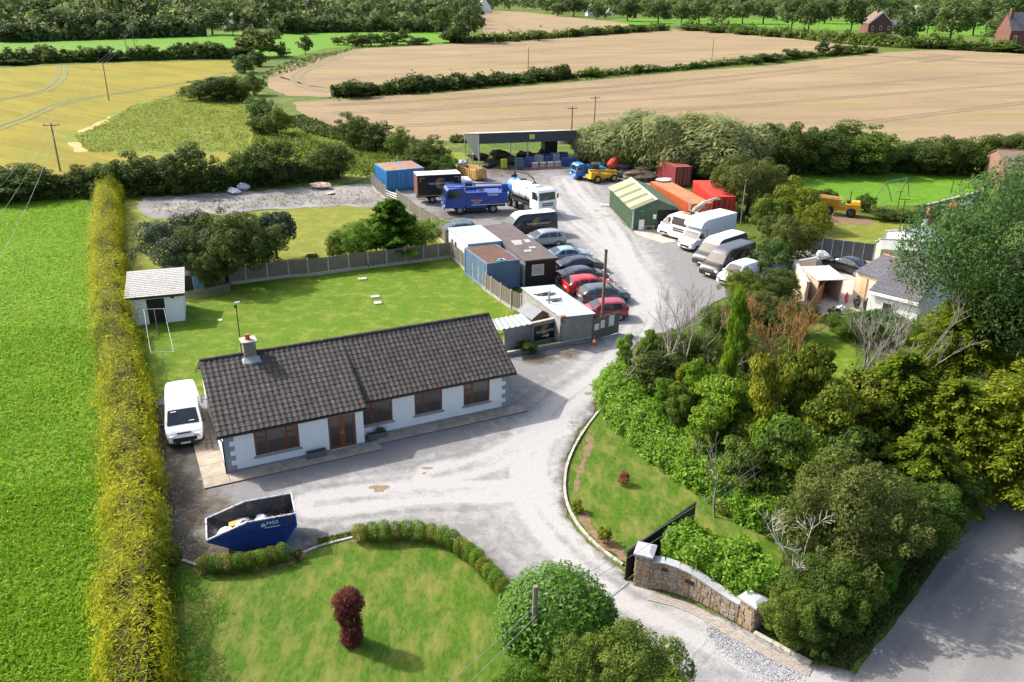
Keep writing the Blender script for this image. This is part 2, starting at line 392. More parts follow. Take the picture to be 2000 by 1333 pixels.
# ------------------------------------------------------------------ the ground, one sheet to the horizon, then the patches on it
plain_sheet('ground', [(-4500, -60), (4500, -60), (4500, 7000), (-4500, 7000)], -.03, M_ROUGH)
sheet('meadow', [(-500, 372), (165, 380), (182, 420), (196, 700), (215, 1000), (225, 1430), (-500, 1430)], .004, M_LUSH, .5, .1, smooth=False)
fb = sheet('barley_field', [(-900, 165), (0, 134), (200, 124), (445, 119), (468, 132), (440, 160), (350, 182), (258, 207), (215, 236), (142, 268), (165, 297), (330, 300), (480, 296), (475, 335), (330, 352), (-900, 352)], .004, M_BARLEY2, 1.0, .9, .3, smooth=False)
sheet('weedy_plot', [(258, 206), (350, 186), (480, 172), (505, 215), (600, 250), (880, 290), (890, 318), (740, 345), (560, 350), (480, 300), (330, 300), (170, 300), (142, 268), (215, 235)], .010, M_WEED, .7, 5.0, .22, 3)
sheet('pasture', [(-900, 150), (0, 121), (300, 117), (470, 113), (580, 110), (640, 94), (880, 84), (880, 60), (600, 61), (400, 66), (120, 77), (-900, 95)], .004, M_FARGREEN, 3, 2, .1, smooth=False)
sheet('pasture', [(1150, 47), (1300, 50), (1500, 55), (1700, 58), (1700, 40), (1450, 34), (1200, 38)], .012, M_FARGREEN, 3, 2, .1)
sheet('pasture', [(330, 18), (600, 8), (960, 4), (960, 10), (640, 18), (360, 30)], .004, M_FARGREEN, 6, 2, .1)
sheet('pasture', [(1780, 66), (1990, 72), (2200, 80), (2200, 50), (1800, 48)], .004, M_FARGREEN, 3, 2, .1)
fa = sheet('barley_field', [(520, 155), (560, 129), (700, 96), (1000, 79), (1160, 67), (1330, 57), (1500, 68), (1650, 83), (1725, 91), (1500, 117), (1340, 130), (1100, 150), (900, 168), (760, 180), (650, 190), (560, 188), (525, 174)], .004, M_BARLEY, 2.2, 1.2, .2, smooth=False)
fc = sheet('barley_field', [(945, 26), (1000, 23), (1060, 28), (1225, 47), (1200, 57), (1060, 75), (1000, 79), (950, 78)], .02, M_BARLEY, 3, 2, .1)
fd = sheet('barley_field', [(570, 200), (700, 191), (900, 179), (1120, 161), (1340, 140), (1500, 129), (1720, 103), (1850, 97), (2500, 108), (2500, 300), (2000, 284), (1740, 275), (1500, 256), (1130, 268), (880, 276), (700, 268), (590, 228)], .004, M_BARLEY, 1.8, 1.2, .3, smooth=False)
def strip(name, pts_px, wd, z, mat, parent):
    pts = [Vector((p[0], p[1], 0)) for p in curve_pts([xy(G(*q)) for q in pts_px], 8)]; vs = []; fs = []
    for i, p in enumerate(pts):
        t = (pts[min(i+1, len(pts)-1)]-pts[max(i-1, 0)]).normalized(); n = Vector((-t.y, t.x, 0)); k = wd*(.5+.16*math.sin(i*1.7))
        vs += [(p+n*k)[:2]+(z,), (p-n*k)[:2]+(z,)]
        if i: fs.append((2*i-2, 2*i, 2*i+1, 2*i-1))
    me = bpy.data.meshes.new(name); me.from_pydata(vs, [], fs); me.materials.append(mat); me.update(); return inst(name, me, parent)
TZ = [.010]
def tram(line, parent, wd=.7, gap=2.2, mat=None):
    wd *= 1.6; TZ[0] += .0025
    a = [G(*q) for q in line]; d = (a[-1]-a[0]).normalized(); n = Vector((-d.y, d.x, 0))*gap/2
    for s in (-1, 1): strip('tramline', [PR(p+n*s) for p in a], wd, TZ[0], mat or M_TRACK2, parent)
for ln in ([(600, 160), (900, 135), (1200, 110), (1500, 90)], [(545, 150), (620, 170), (720, 172), (1000, 151), (1330, 121), (1600, 100)], [(650, 125), (900, 109), (1200, 88), (1400, 74)], [(690, 104), (900, 95), (1150, 79)]): tram(ln, fa, .55)
tram([(700, 97), (620, 128), (580, 150), (600, 172), (650, 182)], fa, .8)
for ln in ([(640, 222), (900, 206), (1300, 171), (1600, 138), (1850, 108)], [(740, 222), (1000, 206), (1400, 186), (2100, 132)], [(720, 250), (1000, 235), (1380, 212), (1750, 183), (2300, 140)], [(1650, 245), (1800, 226), (2000, 201), (2300, 165)], [(1720, 110), (1850, 118), (2000, 127)], [(640, 205), (900, 192), (1400, 152), (1600, 130)]): tram(ln, fd, .55)
tram([(1790, 105), (1840, 108), (1870, 112), (1800, 122)], fd, .9)
tram([(985, 45), (1010, 60), (1020, 76)], fc, .8)
for ln in ([(-60, 270), (40, 235), (130, 200), (260, 178), (400, 155), (445, 140)], [(-80, 205), (0, 195), (90, 176), (120, 150), (122, 128)]): tram(ln, fb, .6, 1.8, M_TRACK)
strip('headland', [(160, 297), (145, 268), (200, 240), (260, 212), (350, 190), (430, 172)], 1.6, .008, pm('pale_headland', (.42, .30, .11), .95, .2, .5), fb)

sheet('old_gravel_yard', [(276, 394), (330, 383), (640, 366), (722, 360), (800, 372), (835, 400), (790, 408), (700, 403), (560, 407), (400, 421), (280, 426)], .016, M_OLDGRAVEL, .5, 1.2, .5, 5)
sheet('side_lawn', [(236, 385), (282, 395), (282, 426), (400, 422), (560, 408), (760, 398), (835, 425), (884, 480), (700, 526), (450, 556), (350, 570), (250, 560)], .004, M_DRYLAWN, .4, .4, .6, 6, smooth=False)
sheet('rear_lawn', [(240, 552), (350, 566), (450, 553), (700, 527), (880, 505), (1004, 606), (1010, 640), (700, 760), (400, 775), (300, 775), (262, 690)], .012, M_LAWN2, .25, .15, .8, 7, smooth=False)

# yard and drive, one gravelled sheet; wear follows the wheels, dirt lies at the edges
TRK = [[(1640, 1370), (1450, 1270), (1310, 1195), (1190, 1130), (1085, 1040), (1035, 960), (1040, 880), (1090, 800), (1180, 730), (1235, 660), (1262, 590), (1235, 530), (1175, 470), (1110, 420), (1060, 370)], [(1040, 950), (960, 960), (800, 965), (620, 985)], [(1100, 830), (960, 900), (850, 930)], [(1230, 520), (1180, 430), (1130, 380), (1110, 350)]]
TRKW = [[xy(p) for p in curve_pts([xy(G(*q)) for q in t], 5)] for t in TRK]
YPX = [(735, 352), (800, 330), (890, 322), (1000, 322), (1120, 312), (1190, 322), (1280, 330), (1300, 430), (1440, 460), (1510, 520), (1480, 560), (1400, 590), (1330, 640), (1260, 660), (1215, 705), (1172, 755), (1160, 800), (1125, 855), (1102, 920), (1103, 985), (1140, 1050), (1215, 1110), (1232, 1130), (1300, 1160), (1380, 1190), (1470, 1235), (1570, 1290), (1680, 1325), (1660, 1440), (1400, 1440), (1330, 1330), (1250, 1250), (1150, 1190), (1000, 1160), (985, 1135), (930, 1075), (850, 1038), (700, 1040), (620, 1063), (560, 1085), (380, 1108), (330, 1075), (312, 920), (298, 800), (330, 765), (420, 762), (700, 800), (985, 690), (1150, 668), (1160, 630), (1090, 560), (1000, 500), (900, 440), (860, 430), (810, 400), (765, 372)]
def wear(co):
    w = np.zeros(len(co))
    for t, wd in zip(TRKW, (2.6, 2.2, 1.8, 3.0)):
        d, al = linedist(co, t, True); wh = .6+.4*np.cos(np.clip(d, 0, 2.4)*math.pi/1.0-math.pi*.75)
        w = np.maximum(w, np.exp(-(d/wd)**2)*(.62+.28*wh+.75*fbm(d*2.6, al*.10, 44)))
    return w*1.05
_yp = smooth_poly([xy(G(*p)) for p in YPX])
DIRT = [((325, 900), 3.4, 1.1), ((350, 830), 2.6, 1.1), ((360, 1000), 2.6, 1.0), ((420, 1075), 2.4, .9), ((620, 1062), 1.6, .6), ((1050, 700), 1.6, .9), ((1110, 690), 1.4, .8), ((985, 335), 7, .75), ((1130, 335), 5, .6), ((870, 425), 5, .65), ((1000, 425), 4, .6), ((790, 385), 5, .7), ((1180, 420), 3, .4), ((1130, 830), 1.2, .5)]
def dirt(co):
    d, _ = polydist(co[:, :2], _yp); r = .75*np.exp(-np.clip(d, 0, 9)/.55)
    for p, rad, k in DIRT:
        g = G(*p); r = np.maximum(r, k*np.exp(-(np.hypot(co[:, 0]-g.x, co[:, 1]-g.y)/rad)**2))
    return r
sheet('gravel_drive', YPX, .008, M_DRIVE, .2, .22, 1.0, 8, attrs={'wear': wear, 'dirt': dirt})
sheet('mossy_dirt', [(300, 790), (392, 830), (404, 950), (360, 1010), (392, 1070), (350, 1085), (318, 960)], .014, M_DIRT, .14, 1.0, 1.1, 9)
for k, (x, y, a, b) in enumerate([(742, 955, .45, .42), (830, 915, .3, .12), (828, 925, .12, .1), (985, 848, .4, .12)]):
    g = G(x, y); pl = [(g.x+a*math.cos(t)*(1+.3*math.sin(3*t+k)), g.y+b*math.sin(t)*(1+.35*math.cos(2*t))) for t in np.linspace(0, 6.283, 18, endpoint=False)]
    sheet('mud_stain', pl, .013, pm('dried_mud', (.20, .145, .09), .9, .3, 6, c2=(.33, .28, .22), th=(.55, .75)), .05, .18, 5, 11+k, world=True)
sheet('front_lawn', [(326, 1110), (390, 1108), (560, 1094), (605, 1075), (690, 1052), (770, 1048), (850, 1052), (915, 1085), (965, 1140), (985, 1200), (1010, 1440), (300, 1440)], .016, M_LAWN, .14, .12, 1.2, 12)
sheet('side_front_lawn', [(1170, 812), (1136, 866), (1116, 930), (1116, 985), (1148, 1042), (1228, 1100), (1300, 1120), (1500, 1130), (1520, 1050), (1440, 1010), (1330, 940), (1240, 870), (1190, 815)], .016, M_LAWN, .14, .12, 1.2, 13)
for pl, sd in (([(1150, 850), (1135, 900), (1120, 940), (1126, 960), (1140, 915), (1160, 865)], 3), ([(1122, 990), (1140, 1030), (1180, 1070), (1225, 1098), (1215, 1075), (1175, 1045), (1140, 1000)], 4), ([(620, 1068), (690, 1058), (850, 1060), (910, 1095), (970, 1150), (968, 1130), (915, 1078), (850, 1045), (700, 1046)], 5), ([(390, 1118), (480, 1118), (575, 1100), (600, 1080), (570, 1085), (480, 1105), (390, 1108)], 6)):
    sheet('bare_soil', pl, .021, M_SOIL, .1, .25, 2.5, sd)
sheet('road', [(1560, 1440), (1655, 1335), (1765, 1198), (1872, 1042), (1960, 935), (2060, 850), (2400, 620), (2900, 700), (2900, 1440)], .012, M_ROAD, .4, .12, 1.5, 14, smooth=False)
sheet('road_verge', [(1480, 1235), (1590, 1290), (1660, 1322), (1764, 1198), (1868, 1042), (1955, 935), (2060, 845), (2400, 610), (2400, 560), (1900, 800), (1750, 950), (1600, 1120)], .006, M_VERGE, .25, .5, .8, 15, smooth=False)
sheet('neighbour_lawn', [(1540, 330), (1620, 326), (1760, 330), (1960, 345), (1985, 372), (1900, 385), (1800, 402), (1690, 398), (1600, 390), (1560, 370)], .008, M_FARGREEN, .5, .6, .5, 16)
sheet('neighbour_dry_lawn', [(1585, 428), (1690, 430), (1800, 438), (1830, 455), (1740, 480), (1590, 460)], .008, M_DRYLAWN, .4, .6, .5, 17)
sheet('bare_soil', [(1578, 420), (1610, 412), (1700, 430), (1690, 440), (1600, 434)], .012, M_SOIL, .3, .8, .8, 18)
sheet('concrete_yard', [(1545, 485), (1730, 492), (1760, 560), (1700, 600), (1640, 615), (1560, 600), (1540, 530)], .012, M_CONC, .4, .3, .8, 19)
sheet('concrete_apron', [(1235, 448), (1330, 445), (1345, 470), (1295, 476), (1240, 458)], .014, M_CONC, .3, .2, .8, 20, smooth=False)
sheet('hidden_lawn', [(1540, 700), (1600, 655), (1665, 640), (1670, 745), (1610, 765), (1550, 745)], .006, M_LAWN2, .3, .3, .8, 21)
# ------------------------------------------------------------------ the white bungalow
HA = .4592; H0 = G(444.8, 926.4); HL1, HL2, HDP, HE, HR, HD = 7.48, 9.40, .67, 2.50, 4.85, 4.36; HX = HL1+HL2; HB = 8.3
_hu = Vector((math.cos(HA), math.sin(HA), 0)); _hv = Vector((-math.sin(HA), math.cos(HA), 0))
def hl(px, py, y=0.0):          # photograph point -> house-local (x, z) on the wall plane at depth y
    q = onplane(px, py, H0+_hv*y, _hv); d = q-H0; return d.dot(_hu), q.z
M_RENDER = pm('white_render', (.80, .81, .83), .85, .05, 1.5, .25, 60, c2=(.70, .70, .69), th=(.62, .85))
M_GREYPAINT = pm('grey_paint', (.27, .29, .33), .7, .1, 3)
M_BROWNUPVC = pm('brown_frame', (.20, .062, .022), .4, .15, 3)
M_FASCIA = pm('dark_brown_fascia', (.06, .028, .018), .5, .2, 3)
M_GLASS = glass('window_glass', (.055, .045, .042), .1)
M_BLACK = pm('black_plastic', (.012, .012, .013), .45, .2, 5)
def tilemat(name, dark, light, lich, amt=.66):
    m, nt, p, out = nodes(name); g = geo(nt); oi = N(nt, 'ObjectInfo').outputs['Random']; ri = N(nt, 'NewGeometry').outputs['Random Per Island']
    ad = N(nt, 'Math', operation='ADD'); nt.links.new(oi, ad.inputs[0]); nt.links.new(ri, ad.inputs[1]); fr = N(nt, 'Math', operation='FRACT'); nt.links.new(ad.outputs[0], fr.inputs[0])
    col = mixc(nt, fr.outputs[0], dark, light); col = mixc(nt, ramp(nt, noise(nt, g, 9, 4, .7), .35, .7), [x*.55 for x in dark], col)
    col = mixc(nt, ramp(nt, noise(nt, g, 5.5, 3, .75), amt, amt+.06), col, lich)
    col = mixc(nt, ramp(nt, noise(nt, g, .5, 5, .7), .62, .75), col, mixc(nt, .35, col, (.10, .07, .02)))
    nt.links.new(col, p.inputs['Base Color']); p.inputs['Roughness'].default_value = .85; bump(nt, p, noise(nt, g, 40, 3), .3, .02); return m
M_TILE = tilemat('concrete_tile', (.056, .048, .043), (.118, .103, .093), (.36, .35, .33), .675)
def wall_open(mb, x0, x1, z0, z1, y, ops, dep=.14, mi=0):
    """wall in the xz plane at depth y with real openings and reveals"""
    xs = sorted({x0, x1, *[v for o in ops for v in (o[0], o[1])]}); zs = sorted({z0, z1, *[v for o in ops for v in (o[2], o[3])]})
    for i in range(len(xs)-1):
        for j in range(len(zs)-1):
            cx, cz = (xs[i]+xs[i+1])/2, (zs[j]+zs[j+1])/2
            if any(o[0] < cx < o[1] and o[2] < cz < o[3] for o in ops): continue
            mb.poly([(xs[i], y, zs[j]), (xs[i+1], y, zs[j]), (xs[i+1], y, zs[j+1]), (xs[i], y, zs[j+1])], mi)
    for a, b, c, d in ops:
        for p, q in (((a, c), (b, c)), ((b, c), (b, d)), ((b, d), (a, d)), ((a, d), (a, c))):
            mb.poly([(p[0], y, p[1]), (q[0], y, q[1]), (q[0], y+dep, q[1]), (p[0], y+dep, p[1])], mi)
def window(parent, x0, x1, z0, z1, y, lights, mf, mg, sill=None, fr=.07):
    """lights: list of (x-fraction from, to, z-fraction from, to)"""
    mb = MB()
    def bar(a, b, c, d): mb.b2((a, y+.05, c), (b, y+.11, d))
    W, Hh = x1-x0, z1-z0
    bar(x0, x0+fr, z0, z1); bar(x1-fr, x1, z0, z1); bar(x0+fr, x1-fr, z0, z0+fr); bar(x0+fr, x1-fr, z1-fr, z1)
    o = mb.build('window', mf, parent)
    for (a, b, c, d) in lights:
        px0, px1, pz0, pz1 = x0+a*W, x0+b*W, z0+c*Hh, z0+d*Hh; f = MB(); k = .045; yy = y+.048
        f.b2((px0, yy-.012, pz0), (px0+k, yy+.04, pz1)); f.b2((px1-k, yy-.012, pz0), (px1, yy+.04, pz1)); f.b2((px0+k, yy-.012, pz0), (px1-k, yy+.04, pz0+k)); f.b2((px0+k, yy-.012, pz1-k), (px1-k, yy+.04, pz1))
        f.build('frame', mf, o); MB().b2((px0+k, yy+.012, pz0+k), (px1-k, yy+.02, pz1-k)).build('pane', mg, o)
    if sill is not None: MB().b2((x0-.1, y-.09, z0-.1), (x1+.1, y+.05, z0-.002)).build('sill', sill, o)
    return o
house = thing('bungalow', 'long white bungalow with dark brown tiled roof and brown framed windows', 'house', H0, HA)
def wbox(pts, y):
    q = [hl(*p, y) for p in pts]; xs = [a for a, _ in q]; zs = [b for _, b in q]
    return (xs[0]+xs[3])/2, (xs[1]+xs[2])/2, (zs[2]+zs[3])/2, (zs[0]+zs[1])/2
W1 = wbox([(494.8, 844), (582.8, 828.8), (586, 875.2), (499.2, 890)], 0); DR = wbox([(640, 816.8), (692.8, 806.8), (698, 872), (644, 881.2)], 0)
W2 = wbox([(708.8, 788), (766, 778.8), (767.2, 822), (710.8, 832)], HDP); W3 = wbox([(808.8, 768), (862.8, 760), (864.8, 800.8), (810.8, 812)], HDP); W4 = wbox([(904.8, 750), (956, 742), (956.8, 784), (906, 792.8)], HDP)
DR = (DR[0], DR[1], .08, min(2.2, DR[3])); W1 = (*W1[:3], min(2.2, W1[3])); W2 = (HL1+.1, W2[1], W2[2], min(2.2, W2[3])); W3 = (*W3[:3], min(2.2, W3[3])); W4 = (*W4[:3], min(2.2, W4[3]))
mb = MB(); wall_open(mb, 0, HL1, 0, HE-.02, 0, [W1, DR]); wall_open(mb, HL1, HX, 0, HE-.02, HDP, [W2, W3, W4])
mb.poly([(HL1, 0, 0), (HL1, HDP, 0), (HL1, HDP, HE), (HL1, 0, HE)])
zl = lambda y, y0: HE+(HR-HE)*(y-y0)/(HD-y0)
mb.poly([(0, 0, 0), (0, HB, 0), (0, HB, HE-.03), (0, HD, HR-.06), (0, 0, HE-.05)]); mb.poly([(HX, HDP, 0), (HX, HB, 0), (HX, HB, HE-.03), (HX, HD, HR-.06), (HX, HDP, HE-.05)])
mb.poly([(0, HB, 0), (HX, HB, 0), (HX, HB, HE), (0, HB, HE)])
mb.build('wall', M_RENDER, house)
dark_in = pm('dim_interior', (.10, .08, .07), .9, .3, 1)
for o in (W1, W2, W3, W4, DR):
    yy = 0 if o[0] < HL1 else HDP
    MB().b2((o[0]-.1, yy+.3, o[2]-.1), (o[1]+.1, yy+.33, o[3]+.1)).build('dim_room_panel', dark_in, house)  # dark panel behind each opening, dimness of the room put into its colour
window(house, *W1, 0, [(.03, .27, .03, .70), (.03, .27, .71, .97), (.28, .72, .03, .97), (.73, .97, .03, .70), (.73, .97, .71, .97)], M_BROWNUPVC, M_GLASS, M_GREYPAINT)
for W in (W2, W3, W4): window(house, *W, HDP, [(.03, .33, .03, .70), (.03, .33, .71, .97), (.34, .97, .03, .97)], M_BROWNUPVC, M_GLASS, M_GREYPAINT)
for k, s in ((0, (DR[0], (DR[0]+DR[1])/2-.005)), (1, ((DR[0]+DR[1])/2+.005, DR[1]))):
    f = MB(); a, b = s; z0, z1 = DR[2], DR[3]; t = .13
    f.b2((a, .04, z0), (a+t, .10, z1)); f.b2((b-t, .04, z0), (b, .10, z1)); f.b2((a+t, .04, z0), (b-t, .10, z0+.2)); f.b2((a+t, .04, z1-t), (b-t, .10, z1))
    d = f.build('door', M_BROWNUPVC, house); MB().b2((a+t, .062, z0+.2), (b-t, .075, z1-t)).build('pane', M_GLASS, d)
    hx = b-.06 if k == 0 else a+.06; h = MB(); h.tube((hx, .035, 1.05), (hx, -.02, 1.05), .014); h.tube((hx, -.015, 1.05), (hx+(-.12 if k == 0 else .12), -.015, 1.05), .012); h.b2((hx-.02, .03, .93), (hx+.02, .039, 1.15))
    h.build('handle', pm('brass', (.7, .45, .12), .3, .1, 5, metal=.9), d)
mb = MB(); mb.b2((-.012, -.014, 0), (DR[0], -.001, .16)); mb.b2((DR[1], -.014, 0), (HL1+.012, -.001, .16)); mb.b2((HL1+.013, HDP-.014, 0), (HX+.012, HDP-.001, .16)); mb.build('plinth', M_GREYPAINT, house)
for i in range(8):
    z0 = .165+i*.285
    if z0+.28 > HE-.06: break
    for xa, yy, sg in ((0, 0, 1), (HX, HDP, -1)):
        wd = .52 if i % 2 == 0 else .27
        a, b = sorted((xa-sg*.016, xa+sg*wd)); MB().b2((a, yy-.017, z0), (b, yy-.001, z0+.283)).build('quoin', M_GREYPAINT, house)
# eaves, fascia, gutter, verge boards
OV = .3
for xa, xb, yf in ((-OV, HL1+.12, 0), (HL1+.14, HX+OV, HDP)):
    MB().b2((xa+.02, yf-OV+.06, HE-.22), (xb-.02, yf-.02, HE-.19)).build('soffit', M_FASCIA, house)
    MB().b2((xa+.02, yf-OV+.02, HE-.22), (xb-.02, yf-OV+.055, HE-.04)).build('fascia', M_FASCIA, house)
    g = MB(); g.path([(xa, yf-OV-.035, HE-.1), (xb, yf-OV-.035, HE-.1)], .055, 8); g.build('gutter', M_BLACK if xa < 0 else M_FASCIA, house)
g = MB(); g.path([(-.2, -OV, HE-.14), (-.1, -.12, HE-.4), (-.05, -.06, HE-.5), (-.05, -.06, .05)], .038, 8); g.build('downpipe', M_BLACK, house)
for xa in (-OV-.02, HX+OV-.02):
    y0 = (0 if xa < 0 else HDP)-OV; z0 = HE-.06
    MB().extr([(xa, y0, z0-.18), (xa, HD, HR-.26), (xa, HB+OV, z0-.18), (xa, HB+OV, z0), (xa, HD, HR-.06), (xa, y0, z0)], (.04, 0, 0)).build('verge_board', M_FASCIA, house)
    MB().b2((min(xa, xa+OV) if xa < 0 else HX, y0+.1, z0-.2), (0 if xa < 0 else xa, y0+.6, z0-.16)).build('soffit', M_FASCIA, house)
# roof: tiles laid one by one
roof = MB(); uns = HE-.045
roof.poly([(-OV, -OV, uns), (HL1+.12, -OV, uns), (HL1+.12, HD, HR-.05), (-OV, HD, HR-.05)]); roof.poly([(HL1+.12, HDP-OV, uns), (HX+OV, HDP-OV, uns), (HX+OV, HD, HR-.05), (HL1+.12, HD, HR-.05)])
roof.poly([(-OV, HB+OV, uns), (HX+OV, HB+OV, uns), (HX+OV, HD, HR-.05), (-OV, HD, HR-.05)])
roof.poly([(HL1+.12, -OV, uns), (HL1+.12, HDP-OV, uns), (HL1+.12, HD, HR-.05)])
roof_o = roof.build('roof', M_TILE, house)
def tile_profile(w, n=8):
    pts = []
    for i in range(n+1):
        t = i/n; a = (t*1.0) % 1.0; pts.append((t*w, .034*max(0, math.sin(math.pi*min(1, max(0, (t-.30)/.62))))**.8 if .30 < t < .92 else 0.0))
    return pts
def tile_mesh(w, L, th=.028):
    pr = tile_profile(w); n = len(pr); mb = MB()
    vs = [(x, 0, z+th) for x, z in pr]+[(x, L, z+.004) for x, z in pr]+[(x, 0, z) for x, z in pr]
    mb.add(vs, [(i, i+1, n+i+1, n+i) for i in range(n-1)]+[(2*n+i, 2*n+i+1, i+1, i) for i in range(n-1)])
    return mb
def roof_tiles(xa, xb, yf, part_filter, stuff, tm_cache, rng):
    y0, z0 = yf-OV-.05, HE-.03; y1, z1 = HD, HR-.02; sl = math.hypot(y1-y0, z1-z0); ang = math.atan2(z1-z0, y1-y0)
    nc = round((xb-xa)/.302); w = (xb-xa)/nc; nr = round(sl/.325); gl = sl/nr; base = tile_mesh(w*.985, gl*1.16)
    ca, sa = math.cos(ang), math.sin(ang); res = []
    for r in range(nr):
        for c in range(nc):
            lift = rng.uniform(0, .008); tw = rng.uniform(-.012, .012)
            res.append((r, c, xa+c*w+rng.uniform(-.005, .005), y0+r*gl*ca, z0+r*gl*sa+lift, ang, tw, base, nr))
    return res
rng = random.Random(4)
left = roof_tiles(-OV, HL1+.15, 0, None, None, None, rng); right = roof_tiles(HL1+.16, HX+OV, HDP, None, None, None, rng)
tb = {}
def near_key(t): 
    p = H0+_hu*t[2]+_hv*t[3]+Vector((0, 0, t[4])); return (p-Vector((0, 0, CAMH))).length
allt = sorted(left+right, key=near_key); stuff = MB(); meL = left[0][7].mesh('tile', M_TILE); meR = right[0][7].mesh('tile', M_TILE)
for k, t in enumerate(allt):
    r, c, x, y, z, ang, tw, base, nr = t
    if k < 300:
        o = inst('tile', meL if base is left[0][7] else meR, roof_o, (x, y, z), (ang, 0, tw))
    else:
        Mx = Matrix.Translation((x, y, z))@Matrix.Rotation(tw, 4, 'Z')@Matrix.Rotation(ang, 4, 'X'); stuff.add([Mx@Vector(v) for v in base.v], base.f)
so_ = stuff.build('tiles', M_TILE, roof_o); so_['kind'] = 'stuff'
rt = MB(); nn = 7
for x in (0, .44): rt.add([(x, .13*math.cos(math.pi*j/nn), .11*math.sin(math.pi*j/nn)+(.01 if x == 0 else 0)) for j in range(nn+1)], [])
rt.f = [(j, j+1, nn+2+j, nn+1+j) for j in range(nn)]; rt.m = [0]*nn; rme = rt.mesh('ridge_tile', tilemat('ridge_tile_lichen', (.06, .05, .04), (.11, .09, .065), (.28, .20, .07), .60))
x = -OV
while x < HX+OV-.2: inst('ridge_tile', rme, roof_o, (x, HD, HR-.02)); x += .425
# chimney on the ridge
cx = (onplane(487.5, 690, H0+_hv*HD, _hv)-H0).dot(_hu); ch = MB(); M_CHIM = pm('rendered_chimney', (.25, .23, .19), .9, .25, 4, .4, c2=(.13, .12, .08), th=(.5, .7))
ch.b2((cx-.33, HD-.36, HR-.55), (cx+.33, HD+.30, HR+.72)); ch.build('chimney', M_CHIM, house)
cp = MB(); cp.b2((cx-.43, HD-.46, HR+.721), (cx+.43, HD+.40, HR+.81)); cp.build('chimney_cap', pm('cap_concrete', (.36, .34, .30), .9, .2, 5, .3), house)
pt = MB(); pt.path([(cx-.02, HD-.03, HR+.811), (cx-.02, HD-.03, HR+.85), (cx-.02, HD-.03, HR+1.02), (cx-.02, HD-.03, HR+1.05), (cx-.02, HD-.03, HR+1.12)], [.16, .135, .125, .15, .14], 12); pt.build('chimney_pot', pm('terracotta', (.30, .085, .045), .7, .2, 6), house)
MB().hexa([(cx-.5, HD-.75, HR-.37), (cx+.5, HD-.75, HR-.37), (cx+.5, HD-.365, HR-.175), (cx-.5, HD-.365, HR-.175)], [(cx-.5, HD-.75, HR-.34), (cx+.5, HD-.75, HR-.34), (cx+.36, HD-.365, HR-.10), (cx-.36, HD-.365, HR-.10)]).build('flashing', pm('lead', (.30, .31, .32), .6, .15, 6), house)
# dish on the gable
d = thing('satellite_dish', 'dark grey satellite dish on the left gable of the white bungalow', 'satellite dish', H0+_hv*4.2-_hu*.02+Vector((0, 0, 2.6)), HA)
mb = MB(); k = 16; R = .33
vs = [(-.42-.10*(1-(r/R)**2), r*math.cos(2*math.pi*j/k), .05+r*math.sin(2*math.pi*j/k)) for r in (.001, R*.6, R) for j in range(k)]
mb.add(vs, [(i*k+j, i*k+(j+1) % k, (i+1)*k+(j+1) % k, (i+1)*k+j) for i in range(2) for j in range(k)]); mb.build('dish', pm('dish_grey', (.09, .10, .11), .5, .1, 5), d, True)
MB().path([(0, 0, -.1), (-.25, 0, -.1), (-.42, 0, .0)], .02, 6).build('bracket', M_BLACK, d); MB().path([(-.45, 0, -.25), (-.8, 0, -.05), (-.8, 0, .05)], .012, 5).build('feed_arm', M_BLACK, d)
# small black rack by the gable
d = thing('metal_stand', 'small black scrolled metal frame standing against the bungalow left gable', 'frame', H0+_hv*3.2-_hu*.35, HA)
mb = MB()
for yy in (-.25, .25):
    mb.path([(0, yy, 0), (.02, yy, .45), (-.05, yy, .8)], .018, 5); mb.path([(-.3, yy, 0), (-.28, yy, .42), (0, yy, .44)], .018, 5)
mb.build('legs', M_BLACK, d); MB().b2((-.3, -.27, .43), (.02, .27, .46)).build('seat', M_BLACK, d); MB().path([(-.04, -.25, .62), (-.06, 0, .75), (-.04, .25, .62)], .015, 5).build('backrest', M_BLACK, d)

# concrete path round the house
pth = MB(); pth.b2((-1.28, -1.02, .0), (HL1+.75, -.02, .045)); pth.b2((HL1+.76, -.35, .0), (HX+.75, HDP-.02, .045)); pth.b2((-1.28, -.019, .0), (-.02, HB-.5, .045))
po = pth.build('concrete_path', pm('path_joint', (.10, .085, .07), .95, .2, 4), None, False, H0, HA); po['kind'] = 'structure'
M_SLAB = pm('path_concrete', (.34, .285, .225), .9, .22, 1.6, .35, 40, c2=(.20, .175, .145), th=(.48, .72))
def slabs(xs, ys):
    for a, b in zip(xs[:-1], xs[1:]):
        for c, e in zip(ys[:-1], ys[1:]): MB().b2((a+.012, c+.012, .046), (b-.012, e-.012, .078)).build('slab', M_SLAB, po)
slabs([-1.29, .0], [-1.03, -.02]); slabs([.0, 2.1, 4.15, 6.2, HL1+.75], [-1.03, -.02]); slabs([HL1+.76, 9.8, 12.0, 14.3, HX+.76], [-.36, HDP-.02]); slabs([-1.29, -.02], [-.02, 1.25, 2.6, 4.0, 5.4, HB-.5])
